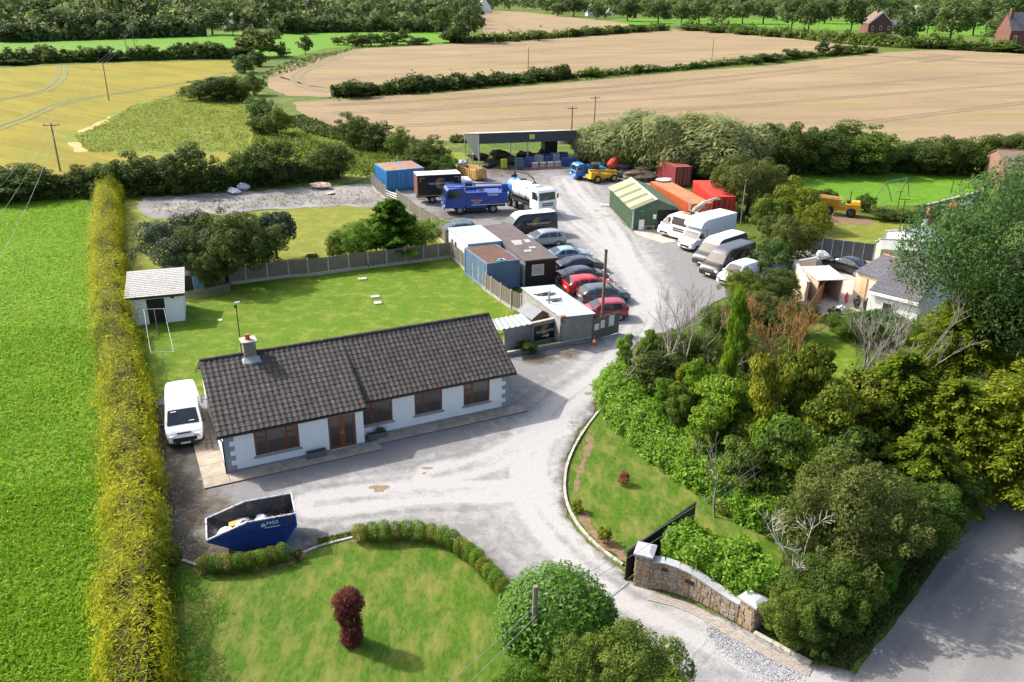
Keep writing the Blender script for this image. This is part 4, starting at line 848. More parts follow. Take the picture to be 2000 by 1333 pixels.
for r in range(nr):
    y0 = -.34+(L+.54)*r/nr; y1 = y0+(L+.54)/nr*1.15; z0 = hw_+.045+(y0+.3)/(L+.5)*.76; z1 = hw_+.035+(y1+.3)/(L+.5)*.76; n = 11; off = .5*(r % 2)
    for c in range(n+1):
        xa = max(-.32, -.32+(W+.6)*(c-off)/n); xb = min(W+.28, -.32+(W+.6)*(c+1-off)/n-.012)
        if xb-xa > .05: sl_.hexa([(xa, y0, z0), (xb, y0, z0), (xb, y1, z1-.02), (xa, y1, z1-.02)], [(xa, y0, z0+.022), (xb, y0, z0+.022), (xb, y1, z1), (xa, y1, z1)])
o = sl_.build('slates', M_SLT, ro); o['kind'] = 'stuff'
MB().b2((-.3, -.36, hw_-.14), (W+.25, -.31, hw_+.02)).build('fascia', M_FASCIA, t); MB().b2((W*.78, -.1, 1.95), (W*.86, -.01, 2.1)).build('outside_lamp', M_BLACK, t)
pl = G(358, 573); t = thing('playhouse', 'small dark playhouse with turquoise door behind the picket fence', 'playhouse', pl, an+.05)
mb = MB(); wall_open(mb, 0, 1.7, 0, 1.75, 0, [(.12, .85, 0, 1.5), (.9, 1.62, .0, 1.5)], .1); mb.poly([(1.7, 0, 0), (1.7, 1.5, 0), (1.7, 1.5, 1.6), (1.7, 0, 1.75)]); mb.poly([(0, 0, 0), (0, 1.5, 0), (0, 1.5, 1.6), (0, 0, 1.75)]); mb.build('wall', pm('playhouse_grey', (.30, .29, .27), .85, .2, 3), t)
MB().b2((.12, .3, 0), (.85, .33, 1.5)).build('interior', M_BLKT, t); dr = MB().b2((.9, -.03, .02), (1.62, .03, 1.5)).build('door', pm('turquoise_paint', (.02, .22, .36), .5, .2, 3), t)
b = MB(); b.b2((.92, -.05, .1), (1.6, -.031, .2)); b.b2((.92, -.05, 1.2), (1.6, -.031, 1.3)); b.hexa([(.95, -.05, .2), (1.05, -.05, .2), (1.05, -.031, .2), (.95, -.031, .2)], [(1.47, -.05, 1.2), (1.57, -.05, 1.2), (1.57, -.031, 1.2), (1.47, -.031, 1.2)]); b.build('brace', pm('rust_brown', (.25, .13, .06), .7, .2, 4), dr)
MB().b2((-.1, -.15, 1.76), (1.8, 1.6, 1.84)).build('roof', pm('playhouse_roof', (.40, .37, .33), .8, .15, 2), t)
# ------------------------------------------------------------------ vehicles
def paint(name, c, r=.3, coat=.6, metal=0.0): return pm('paint_'+name, c, r, .05, 1.5, coat=coat, metal=metal, c2=[x*.85+.02 for x in c], th=(.6, .85))
M_TYRE = pm('tyre_rubber', (.016, .016, .017), .85, .3, 9); M_RIM = pm('alloy_rim', (.34, .35, .37), .35, .1, 9, metal=.7); M_RIMB = pm('dark_rim', (.06, .06, .065), .4, .1, 9, metal=.5)
M_CARGLASS = glass('car_glass', (.022, .028, .032), .05); M_LAMP = pm('headlamp_lens', (.62, .64, .66), .15, .1, 12); M_TAIL = pm('tail_lens', (.35, .015, .012), .25, .1, 9); M_PLATE = pm('plate', (.62, .62, .55), .4, .05, 9); M_TRIM = pm('black_trim', (.018, .018, .02), .5, .2, 6)
def lerp_prof(pr, x):
    for (a, za), (b, zb) in zip(pr[:-1], pr[1:]):
        if a <= x <= b: return za+(zb-za)*(x-a)/max(1e-6, b-a)
    return pr[0][1] if x < pr[0][0] else pr[-1][1]
KIND = {
 'saloon': dict(L=4.55, W=1.80, z0=.20, belt=.92, tum=.24, top=[(-2.27, .62), (-2.22, .92), (-2.0, 1.02), (-1.55, 1.07), (-1.0, 1.33), (-.4, 1.42), (.1, 1.42), (.55, 1.33), (1.15, 1.02), (1.75, .92), (2.15, .78), (2.27, .55)], wx=(-1.35, 1.38), r=.32, ws=(.5, 1.18), rw=(-1.6, -.95), side=[[(-1.15, .98), (-.45, .98), (-.45, 1.33), (-.75, 1.33)], [(-.38, .98), (.35, .98), (.35, 1.32), (-.38, 1.34)], [(.40, .98), (.92, .98), (.55, 1.24), (.40, 1.31)]]),
 'hatch': dict(L=4.2, W=1.78, z0=.20, belt=.92, tum=.22, top=[(-2.1, .55), (-2.06, .95), (-1.92, 1.12), (-1.6, 1.38), (-1.2, 1.46), (-.3, 1.49), (.25, 1.45), (.65, 1.32), (1.2, 1.02), (1.75, .90), (2.02, .76), (2.1, .5)], wx=(-1.28, 1.3), r=.31, ws=(.45, 1.2), rw=(-2.0, -1.55), side=[[(-1.55, 1.0), (-1.2, 1.0), (-1.2, 1.34), (-1.42, 1.30)], [(-1.1, .97), (-.3, .97), (-.3, 1.38), (-1.1, 1.36)], [(-.22, .97), (.55, .97), (.9, 1.0), (.5, 1.28), (-.22, 1.38)]]),
 'suv': dict(L=4.45, W=1.84, z0=.26, belt=1.02, tum=.24, top=[(-2.22, .62), (-2.18, 1.05), (-2.0, 1.25), (-1.65, 1.52), (-1.1, 1.62), (-.2, 1.63), (.3, 1.57), (.7, 1.42), (1.25, 1.12), (1.85, 1.02), (2.15, .86), (2.22, .6)], wx=(-1.3, 1.36), r=.36, ws=(.5, 1.25), rw=(-2.08, -1.6), side=[[(-1.7, 1.12), (-1.25, 1.08), (-1.2, 1.46), (-1.45, 1.44)], [(-1.15, 1.08), (-.35, 1.08), (-.35, 1.5), (-1.1, 1.5)], [(-.27, 1.08), (.9, 1.1), (.5, 1.38), (-.27, 1.5)]]),
 'small': dict(L=3.6, W=1.64, z0=.20, belt=.90, tum=.18, top=[(-1.8, .5), (-1.76, .98), (-1.62, 1.28), (-1.4, 1.44), (-.9, 1.52), (.2, 1.50), (.55, 1.40), (1.1, 1.04), (1.5, .92), (1.74, .75), (1.8, .5)], wx=(-1.15, 1.18), r=.28, ws=(.45, 1.12), rw=(-1.7, -1.4), side=[[(-1.35, .98), (-.45, .96), (-.45, 1.42), (-1.2, 1.40)], [(-.38, .96), (.85, .98), (.45, 1.32), (-.38, 1.42)]]),
 'van': dict(L=4.97, W=1.98, z0=.24, belt=1.08, tum=.16, top=[(-2.48, .5), (-2.47, 1.75), (-2.40, 1.96), (-2.2, 2.0), (.6, 2.0), (.95, 1.93), (1.2, 1.76), (1.85, 1.18), (2.2, 1.03), (2.40, .86), (2.48, .55)], wx=(-1.35, 1.58), r=.34, ws=(1.14, 1.84), rw=None, side=[[(.55, 1.14), (1.4, 1.12), (1.62, 1.2), (1.12, 1.68), (.55, 1.72)], [(-.55, 1.16), (.45, 1.16), (.45, 1.72), (-.55, 1.72)]]),
 'highvan': dict(L=6.0, W=2.1, z0=.26, belt=1.15, tum=.18, top=[(-3.25, .5), (-3.24, 2.2), (-3.15, 2.45), (-2.9, 2.5), (.5, 2.46), (.95, 2.34), (1.35, 2.05), (1.95, 1.32), (2.35, 1.12), (2.65, .90), (2.75, .55)], wx=(-1.95, 1.75), r=.36, ws=(1.38, 1.96), rw=None, side=[[(.85, 1.22), (1.5, 1.20), (1.76, 1.30), (1.36, 1.78), (.85, 1.82)]]),
 'smallvan': dict(L=4.2, W=1.75, z0=.22, belt=1.0, tum=.15, top=[(-2.1, .5), (-2.08, 1.5), (-2.0, 1.72), (-1.8, 1.78), (.0, 1.78), (.4, 1.70), (1.1, 1.12), (1.65, .98), (2.0, .8), (2.1, .5)], wx=(-1.3, 1.32), r=.30, ws=(.42, 1.08), rw=None, side=[[(-.25, 1.06), (.6, 1.05), (.95, 1.1), (.35, 1.55), (-.25, 1.6)]]),
 'luton_cab': dict(L=2.3, W=1.98, z0=.28, belt=1.2, tum=.14, top=[(-1.15, .6), (-1.149, 2.02), (-.6, 2.02), (-.25, 1.95), (.05, 1.76), (.55, 1.26), (.95, 1.08), (1.1, .88), (1.15, .55)], wx=(.35,), r=.35, ws=(.0, .54), rw=None, side=[[(-.62, 1.26), (.05, 1.22), (.36, 1.32), (-.02, 1.74), (-.62, 1.78)]]),
}
def add_wheels(t, xs, r, hw, wd=.21, rim=None, zc=None, n=18):
    for x in xs:
        for s in (-1, 1):
            a = MB(); a.wheel((x, s*(hw-.10), r+.02), r*1.13, .212, n); a.build('wheel_arch', M_TRIM, t)
            w_ = MB(); w_.wheel((x, s*(hw-wd/2+.015), r), r, wd, n); wo = w_.build('wheel', M_TYRE, t)
            k = MB(); k.wheel((x, s*(hw+.012), r), r*.64, .03, n); k.build('rim', rim or M_RIM, wo)
def lofted(K, mats, t, name='body', lower=None):
    W, z0, belt, tum, top = K['W'], K['z0'], K['belt'], K['tum'], K['top']; L = 2*max(abs(top[0][0]), abs(top[-1][0])); Ht = max(z for _, z in top)
    def hw(x, z):
        e = max(0, (abs(x)-.70*L/2)/(.30*L/2)); q = W/2*(1-(.15 if x > 0 else .09)*e*e)
        if z < belt: return q*(1-.05*((belt-z)/belt)**2)
        return q-tum*((z-belt)/(Ht-belt))**1.2
    xs = sorted({x for x, _ in top} | set(np.linspace(top[0][0], top[-1][0], 15))); rows = []
    for x in xs:
        zt = lerp_prof(top, x); zb = min(belt, zt-.06); zz = z0+.13*max(0, (abs(x)-.85*L/2)/(.15*L/2)); zz = min(zz, zt-.2)
        half = [(hw(x, zz)*.88, zz), (hw(x, zz), zz+.1), (hw(x, (zz+zb)/2), (zz+zb)/2+.03), (hw(x, zb), zb), (hw(x, zt-.10), zt-.10) if zt-.10 > zb+.02 else (hw(x, zb)-.004, zb+.02), (hw(x, zt)-.07, zt-.012), (hw(x, zt)*.55, zt+.012), (0, zt+.02)]
        rows.append([(x, y, z) for y, z in half]+[(x, -y, z) for y, z in reversed(half[:-1])])
    n = len(rows[0]); mb = MB(); vs = [p for r in rows for p in r]; fs = []; ms = []
    for i in range(len(rows)-1):
        for j in range(n):
            k = (j+1) % n; fs.append((i*n+j, i*n+k, (i+1)*n+k, (i+1)*n+j))
            jj = min(j, n-2-j); zt = (lerp_prof(top, xs[i])+lerp_prof(top, xs[i+1]))/2
            ms.append(2 if (jj <= 0 or j == n-1) else (1 if jj >= 5 and zt > belt+.55 else 0))
    fs += [tuple(range(n-1, -1, -1)), tuple(range((len(rows)-1)*n, len(rows)*n))]; ms += [0, 0]
    mb.add(vs, fs); mb.m = ms; mb.build(name, mats, t, True)
    return hw, lambda x: lerp_prof(top, x)
def car(kind, label, loc, rz, col, roof=None, low=None, rim=None, cat='car', group=None, name='parked_car', sidewin=True):
    K = KIND[kind]; t = thing(name, label, cat, (loc.x, loc.y, 0.012), rz, group); L = K['L']
    hw, zt = lofted(K, [col, roof or col, low or M_TRIM], t); W = K['W']
    for x0, x1, nm in ((*K['ws'], 'windscreen'),)+(((*K['rw'], 'rear_window'),) if K['rw'] else ()):
        m = 4; vs = []; 
        for i in range(m+1):
            x = x0+(x1-x0)*i/m; z = zt(x); y = hw(x, z)-.13
            for k in (-1, -.5, 0, .5, 1): vs.append((x, y*k, z+.028+.006*(1-k*k)))
        MB().add(vs, [(i*5+j, i*5+j+1, i*5+j+6, i*5+j+5) for i in range(m) for j in range(4)]).build(nm, M_CARGLASS, t, True)
    if sidewin:
        for pl in K['side']:
            for s in (-1, 1): MB().poly([(x, s*(hw(x, z)+.014), z) for x, z in pl]).build('side_window', M_CARGLASS, t)
    add_wheels(t, K['wx'], K['r'], W/2-.02, rim=rim)
    xf = K['top'][-1][0]; xr_ = K['top'][0][0]; zf = zt(xf-.12); g = K['z0']
    for s in (-1, 1):
        y = s*(hw(xf-.15, zf)-.22)
        if not kind.endswith('cab') or True: MB().box((xf-.10, y, zf-.10), (.24, .30, .15), -s*.35).build('headlight', M_LAMP, t)
        if kind != 'luton_cab': MB().box((xr_+.06, s*(hw(xr_, .9)-.09), min(.95, zt(xr_+.1)-.15)), (.16, .18, .30 if 'van' not in kind else .5)).build('tail_light', M_TAIL, t)
        mz = K['belt']+.10; xm = K['ws'][1]-.25; MB().box((xm, s*(hw(xm, mz)+.10), mz), (.10, .18, .15)).build('mirror', M_TRIM if roof or low else col, t)
        MB().box((xf*.02, s*(hw(0, K['belt']-.12)+.008), K['belt']-.1), (.16, .02, .03)).build('door_handle', M_TRIM, t)
    MB().box((xf-.005, 0, g+.30), (.06, W*.50, .20)).build('grille', M_TRIM, t); MB().box((xf+.02, 0, g+.16), (.04, .5, .11)).build('number_plate', M_PLATE, t)
    if kind != 'luton_cab': MB().box((xr_-.01, 0, g+.45), (.04, .5, .11)).build('number_plate', M_PLATE, t)
    return t, hw, zt
def near_side(pr, pf, kind, hdg=None, ref='front'):
    """stand a vehicle on the marks of its near-side wheels"""
    K = KIND[kind]; R_ = G(*pr) if pr else None; F_ = G(*pf) if pf else None
    h = (F_-R_).normalized() if hdg is None else Vector((math.cos(hdg), math.sin(hdg), 0)); rz = math.atan2(h.y, h.x)
    away = Vector((-h.y, h.x, 0)); away = away if away.y > 0 else -away; wx = K['wx']
    c = F_-h*wx[-1] if (ref == 'front' or not pr) and pf else R_-h*wx[0]
    if pr and pf: c = (F_-h*wx[-1]+R_-h*wx[0])/2
    return c+away*(K['W']/2-.08), rz
YW = CAB[1]            # the yard's cross direction (heading to the right)
HG = math.atan2(*(lambda d: (d.y, d.x))(G(1214.8, 593)-G(1156, 598)))
PS, PB, PG, PR_, PGr, PPk, PD = paint('silver', (.36, .38, .40), .3, .5, .3), paint('ice_blue', (.33, .46, .55), .3, .5, .3), paint('dark_graphite', (.055, .06, .068), .25, .8, .2), paint('red', (.52, .015, .02)), paint('grey', (.12, .135, .15), .3, .6, .3), paint('raspberry', (.34, .04, .075)), paint('black', (.012, .013, .016), .2, .9)
PWH = paint('white', (.80, .81, .82), .35, .4)
grp = 'cars parked in a row beside the cabins'
for kind, lab, pr, pf, hd, col in (
    ('hatch', 'grey hatchback in the parked row, between the red car and the small raspberry one', (1156, 598), (1214.8, 593), None, PGr),
    ('hatch', 'bright red hatchback in the row of parked cars', (1125, 580), (1187, 574), None, PR_),
    ('saloon', 'dark graphite saloon parked next to the bright red hatchback', (1111, 560), (1176, 554), None, PG),
    ('saloon', 'glossy black saloon parked between the graphite saloon and the pale blue car', (1107, 539), (1170, 533.5), None, PD),
    ('saloon', 'pale ice blue saloon in the parked row beside the black boarded cabin', None, (1140, 514), HG, PB),
    ('small', 'small raspberry red car behind the boarded gate with notices', (1211, 627), None, HG+math.pi-.12, PPk),
    ('suv', 'silver crossover nosed up against the brown roofed cabin', (1090, 483), None, YW+math.pi-.02, PS),
    ('hatch', 'dark teal car half hidden behind the white site cabin', None, (872, 468), YW+math.pi*.98, paint('teal', (.03, .07, .09)))):
    c, rz = near_side(pr, pf, kind, hd); car(kind, lab, c, rz, col, group=grp)
# white van beside the bungalow
vr, vf = G(392, 874), G(379, 790); c = (G(331, 884)+G(398, 868))/2; hd = math.atan2(-.90, .36); c = c-Vector((math.cos(hd), math.sin(hd), 0))*2.42
vt, hwf, ztf = car('van', 'white panel van parked between the bungalow gable and the golden hedge', c, hd, PWH, low=M_TRIM, cat='van', name='parked_van', rim=M_RIMB)
MB().box((2.42, 0, .98), (.08, .75, .07)).build('grille', M_TRIM, vt); MB().box((2.46, 0, .60), (.06, 1.25, .22)).build('grille', M_TRIM, vt); MB().box((2.40, 0, .38), (.2, 1.7, .14)).build('bumper', M_TRIM, vt)
for x, y in ((1.72, .45), (1.25, -.45)):
    MB().box((x, y, ztf(x)+.047), (.06, .28, .004)).build('windscreen_sticker', M_WHITE, vt)
# black van with white roof by the tanker
def side_logo(t, hwf, s, x, z, wd, txt='TANK & DRAIN SERVICES', r=.55, h=.26, sub=True, mat=None):
    y = s*(hwf(x, z)+.016) if callable(hwf) else s*(hwf+.012); up = Vector((0, 0, 1))
    swirl(t, (x, y+s*.001, z+.02), (-s, 0, 0), up, r, mat or M_GOLD); lettering(txt, M_WHITE, t, (x, y+s*.008, z), (-s, 0, 0), up, h, wd)
c, rz = near_side((1066, 462), None, 'highvan', YW+math.pi-.03); PBK = paint('van_black', (.011, .011, .012), .3, .5)
t, hwf, ztf = car('highvan', 'black lettered van with white roof beside the silver crossover', c, rz, PBK, roof=PWH, cat='van', name='parked_van', group='vans with gold ring lettering')
side_logo(t, hwf, 1, -1.0, 1.45, 2.4); MB().poly([(-2.5, hwf(-2.5, .5)+.014, .5), (-1.5, hwf(-1.5, .5)+.014, .5), (-2.45, hwf(-2.45, 1.7)+.014, 1.7)]).build('side_stripe', M_GOLD, t)
for x in (-1.6, -.4): MB().tube((x, .3, 2.37), (x, .3, 2.5), .07).build('roof_vent', M_TRIM, t)
# the row of vans on the right
HV = math.atan2(-5.65, -6.78); gv = 'vans parked along the right of the yard'
c, rz = near_side(None, (1412, 545), 'highvan', HV+.03); t, hwf, ztf = car('highvan', 'black high roof van lettered TANK & DRAIN with gold arcs', c, rz, PBK, roof=paint('grey_roof', (.085, .09, .10), .4, .4), cat='van', name='parked_van', group=gv)
side_logo(t, hwf, 1, -1.15, 1.35, 2.0, 'TANK & DRAIN', .62, .32); MB().poly([(-2.7, hwf(-2.7, .6)+.014, .6), (-2.2, hwf(-2.2, .6)+.014, .6), (-1.9, hwf(-1.9, 2.0)+.014, 2.0), (-2.6, hwf(-2.6, 2.0)+.014, 2.0)]).build('side_stripe', M_GOLD, t)
c, rz = near_side(None, (1396, 523), 'highvan', HV+.03); t, hwf, ztf = car('highvan', 'dark van with white roof and blue ring between the luton and the lettered van', c, rz, paint('van_graphite', (.03, .033, .04), .3, .5), roof=PWH, cat='van', name='parked_van', group=gv)
swirl(t, (-1.9, hwf(-1.9, 1.7)+.016, 1.65), (-1, 0, 0), (0, 0, 1), .5, pm('ring_blue', (.03, .16, .50), .4, .1, 3)); MB().box((-.6, 0, 2.42), (1.3, .7, .05)).build('roof_panel', pm('solar_grey', (.35, .36, .38), .3, .1, 3), t)
c, rz = near_side(None, (1436, 562), 'smallvan', HV); car('smallvan', 'small white van nosing out behind the bushes on the yard edge', c, rz, PWH, cat='van', name='parked_van', group=gv)
c, rz = near_side(None, (1360, 493), 'luton_cab', HV+.02); t, hwf, ztf = car('luton_cab', 'white luton box van with bulging roof over the cab', c, rz, PWH, cat='van', name='luton_van', group=gv)
mb = MB(); pr = [(-1.2, .75), (-1.2, 2.1), (-.2, 2.15), (.1, 2.35), (.12, 2.55), (-.1, 2.85), (-.6, 3.05), (-1.2, 3.1), (-5.6, 3.1), (-5.6, .75)]
mb.extr([(x, -1.08, z) for x, z in pr], (0, 2.16, 0)); mb.build('box_body', pm('luton_white', (.72, .76, .80), .4, .05, 1), t)
MB().b2((-5.5, -.9, 3.101), (-1.0, .9, 3.12)).build('roof', pm('stained_roof', (.66, .62, .54), .7, .1, 1.2, c2=(.50, .36, .22), th=(.5, .7)), t)
MB().b2((-5.4, -.9, .45), (-1.1, .9, .745)).build('chassis', M_TRIM, t); add_wheels(t, (-4.0,), .35, 1.0, rim=M_RIMB)
# white grab lorry behind the luton
fc_ = G(1340, 478); h = Vector((math.cos(HV), math.sin(HV), 0)); c = fc_-h*1.2+Vector((-h.y, h.x, 0))*(-1.2)
def lorry_cab(t, xf, W, z0, z1, col, Lc=1.75, screen=True):
    """square lorry cab whose face is at xf"""
    x0 = xf-Lc; hw = W/2
    prof = [(x0, z0), (x0, z1-.05), (x0+.2, z1), (xf-.45, z1-.04), (xf-.22, z1-.25), (xf-.05, z0+(z1-z0)*.48), (xf, z0+(z1-z0)*.40), (xf, z0)]
    mb = MB(); k = .06; a = [(x, -hw+k, z) for x, z in prof]; b = [(x, hw-k, z) for x, z in prof]; a2 = [(x+(-.05 if x > xf-.1 else 0), -hw, z+(.04 if z < z0+.1 else (-.06 if z > z1-.3 else 0))) for x, z in prof]; b2_ = [(p[0], hw, p[2]) for p in a2]
    n = len(prof); vs = a2+a+b+b2_; fs = [(r*n+i, r*n+(i+1) % n, (r+1)*n+(i+1) % n, (r+1)*n+i) for r in range(3) for i in range(n)]+[tuple(range(n-1, -1, -1)), tuple(range(3*n, 4*n))]
    mb.add(vs, fs); mb.build('cab', col, t)
    zs0, zs1 = z0+(z1-z0)*.50, z1-.28; xa, xb = xf-.05-.0, xf-.22
    fx = lambda z: xf-.05-.17*(z-(z0+(z1-z0)*.48))/((z1-.25)-(z0+(z1-z0)*.48))
    MB().poly([(fx(zs0)+.012, -hw+.16, zs0), (fx(zs0)+.012, hw-.16, zs0), (fx(zs1)+.012, hw-.2, zs1), (fx(zs1)+.012, -hw+.2, zs1)]).build('windscreen', M_CARGLASS, t)
    for s in (-1, 1):
        MB().poly([(xf-.28, s*(hw+.008), zs0), (x0+.45, s*(hw+.008), zs0), (x0+.45, s*(hw+.008), zs1), (xf-.45, s*(hw+.008), zs1)]).build('side_window', M_CARGLASS, t)
        MB().box((xf+.02, s*(hw-.35), z0+.22), (.06, .35, .2)).build('headlight', M_LAMP, t); MB().box((xf-.12, s*(hw+.18), zs0+.35), (.10, .16, .5)).build('mirror', M_TRIM, t)
    for z in (.24, .34): MB().box((xf+.012, 0, z0+(z1-z0)*z), (.03, W*.62, (z1-z0)*.06)).build('grille', M_TRIM, t)
    MB().box((xf+.03, 0, z0-.05), (.1, W*.94, .28)).build('bumper', col, t); MB().box((xf+.09, 0, z0-.05), (.02, .5, .11)).build('number_plate', M_PLATE, t)
def lorry_wheels(t, xs, hw, r=.48, rim=None):
    for x in xs:
        for s in (-1, 1):
            wo = MB().wheel((x, s*(hw-.17), r), r, .32, 20).build('wheel', M_TYRE, t); MB().wheel((x, s*(hw+.0), r), r*.55, .04, 16).build('rim', rim or M_RIM, wo)
t = thing('grab_lorry', 'old white lorry with folded crane arm between the small van and the luton', 'lorry', (c.x, c.y, .012), HV)
lorry_cab(t, 1.2, 2.3, .62, 2.75, pm('old_white', (.70, .69, .64), .5, .08, 2), 1.7); MB().b2((-5.6, -.45, .6), (-.55, .45, .9)).build('chassis', M_TRIM, t); lorry_wheels(t, (.3, -3.6, -4.6), 1.12, rim=M_RIMB)
mb = MB()
for s in (-1, 1): mb.b2((-5.6, s*1.12-.04, 1.1), (-1.4, s*1.12+.04, 2.1))
mb.b2((-5.6, -1.08, 1.0), (-1.4, 1.08, 1.1)); mb.b2((-5.6, -1.08, 1.101), (-5.52, 1.08, 2.0)); mb.build('tipper_body', pm('dirty_white', (.55, .52, .46), .7, .2, 2, c2=(.30, .2, .12), th=(.55, .75)), t)
M_ARM = pm('arm_cream', (.55, .54, .44), .5, .15, 2)
MB().path([(-1.0, 0, .9), (-1.0, 0, 3.1)], [.2, .14], 8).build('crane_post', M_ARM, t); MB().path([(-1.0, 0, 3.1), (-2.6, 0, 3.55), (-4.6, 0, 3.7), (-5.2, 0, 3.55)], [.14, .16, .14, .1], 8).build('crane_arm', M_ARM, t); MB().path([(-1.0, .1, 2.6), (-2.6, .12, 3.3)], .05, 6).build('hydraulic_ram', M_STEEL, t)
MB().path([(-.9, -.5, 2.75), (-.9, -.5, 4.3)], .06, 6).build('exhaust_stack', M_STEEL, t)
MB().box((.1, 0, 2.85), (.25, .9, .14)).build('beacon_bar', pm('amber', (.5, .18, .02), .4, .1, 4), t); MB().box((-.35, 0, 2.85), (.5, .9, .2)).build('roof_hatch', M_TRIM, t)
fc_ = G(1314, 465); c = fc_-h*1.9+Vector((-h.y, h.x, 0))*(-.85); car('van', 'plain white van between the green shed and the old white lorry', c, HV, PWH, cat='van', name='parked_van', group=gv, sidewin=False)

# black box lorry
d = (G(898.4, 345.6, 3.4)-G(815.2, 349.6, 3.4)).normalized(); rz = math.atan2(d.y, d.x); c = G(845, 398)+Vector((-d.y, d.x, 0))*1.1
t = thing('box_lorry', 'black box lorry with gold ring lettering and white roof, left of the blue truck', 'lorry', (c.x, c.y, .012), rz); M_BOXB = pm('box_black', (.013, .012, .013), .35, .2, 2)
MB().b2((-1.75, -1.12, .98), (3.45, 1.12, 3.35)).build('box_body', M_BOXB, t); MB().b2((-1.78, -1.15, 3.351), (3.48, 1.15, 3.42)).build('roof', pm('box_roof_white', (.66, .63, .60), .6, .08, 1, c2=(.5, .44, .38), th=(.55, .75)), t)
for x in (-1.78, 3.44): MB().b2((x, -1.15, .95), (x+.04, 1.15, 3.35)).build('corner_frame', pm('dull_red_frame', (.16, .06, .055), .5, .15, 3), t)
MB().b2((-1.7, -1.145, .90), (3.4, -1.121, 1.0)).build('gold_strip', M_GOLD, t); MB().b2((-1.7, -.5, .55), (4.9, .5, .9)).build('chassis', M_TRIM, t)
for xa, xb in ((-1.7, -.75), (.75, 2.6)): MB().b2((xa, -1.1, .5), (xb, -1.06, .62)).build('side_guard', M_STEEL, t); 
for xa, xb in ((-1.7, -.75), (.75, 2.6)): MB().b2((xa, -1.1, .74), (xb, -1.06, .84)).build('side_guard', M_STEEL, t)
lorry_wheels(t, (0, 4.2), 1.1, .44); lorry_cab(t, 5.25, 2.15, .6, 2.6, PWH, 1.7)
swirl(t, (1.05, -1.124, 2.35), (1, 0, 0), (0, 0, 1), .62, M_GOLD); lettering('TANK & DRAIN SERVICES', M_WHITE, t, (1.05, -1.13, 2.35), (1, 0, 0), (0, 0, 1), .3, 3.0)
for x, s in ((-1.2, 1), (3.0, -1)): 
    mb = MB(); mb.b2((x-.35 if s < 0 else x-.25, -1.13, 3.02), (x+.25 if s < 0 else x+.35, -1.122, 3.10)); mb.b2((x+.17 if s < 0 else x-.25, -1.13, 2.6), (x+.25 if s < 0 else x-.17, -1.122, 3.02)); mb.build('corner_mark', M_GOLD, t)
# blue jetting lorry
F_, R_ = G(898.4, 420), G(963, 417); d = (F_-R_).normalized(); rz = math.atan2(d.y, d.x); c = R_+Vector((d.y, -d.x, 0))*1.15
t = thing('jetting_lorry', 'dark blue jetting lorry with white lettering, hoses and a long boom on top', 'lorry', (c.x, c.y, .012), rz); PBL = paint('lorry_blue', (.008, .05, .30), .35, .4); wb = (F_-R_).length
lorry_cab(t, wb+1.7, 2.4, .75, 3.0, PBL, 2.25); MB().b2((-1.6, -.45, .6), (wb+.5, .45, .95)).build('chassis', M_TRIM, t); lorry_wheels(t, (0, wb), 1.2, .5)
mb = MB(); mb.b2((.7, -1.15, .75), (wb-.75, 1.15, 2.45)); mb.b2((-1.7, -1.15, 1.12), (.699, 1.15, 2.3)); mb.b2((wb-.749, -1.1, .85), (wb-.52, 1.1, 2.2)); mb.build('tank_body', PBL, t)
for s in (-1, 1): MB().path([(wb+1.3, s*.95, 3.1), (wb-.6, s*.95, 3.05), (-1.6, s*.95, 2.95)], .06, 6).build('top_rail', PBL, t)
mb = MB(); mb.box((.6, .35, 2.85), (4.6, .28, .28)); mb.box((-1.5, .2, 2.7), (.7, .7, .9)); mb.build('boom', PBL, t); MB().path([(-1.7, .2, 2.9), (-2.2, .2, 2.2), (-2.1, .2, 1.2), (-1.9, .2, .9)], .12, 8).build('suction_hose', M_TRIM, t)
mb = MB(); 
for k in range(5): mb.path([(.9+.1*k, .2, 2.5), (.95+.1*k, -.4, 2.7), (1.0+.1*k, -.9, 2.5)], .045, 6)
for k in range(3): mb.box((1.8+.45*k, -.5, 2.55), (.35, .5, .2))
mb.build('hose_bundle', M_TRIM, t); MB().wheel((-1.4, -1.0, 1.9), .55, .35, 18).build('hose_reel', M_TRIM, t)
ys = 1; lv_ = 1.163
for s in (1,):
    lettering('TANK & DRAIN', M_WHITE, t, (1.9, s*lv_, 1.55), (-s, 0, 0), (0, 0, 1), .22, 1.3); lettering('SERVICES', M_WHITE, t, (1.9, s*lv_, 1.3), (-s, 0, 0), (0, 0, 1), .2, .8); swirl(t, (1.9, s*lv_, 1.6), (-s, 0, 0), (0, 0, 1), .42, pm('logo_red', (.25, .03, .06), .5, .1, 3))
    MB().b2((-1.5, s*1.155, 1.02), (2.5, s*1.162, 1.08)).build('white_stripe', M_WHITE, t); MB().b2((-.6, s*1.155, 2.08), (.6, s*1.162, 2.16)).build('white_stripe', M_WHITE, t)
MB().b2((.75, -1.12, .3), (wb-.75, 1.12, .74)).build('side_locker', M_TRIM, t)
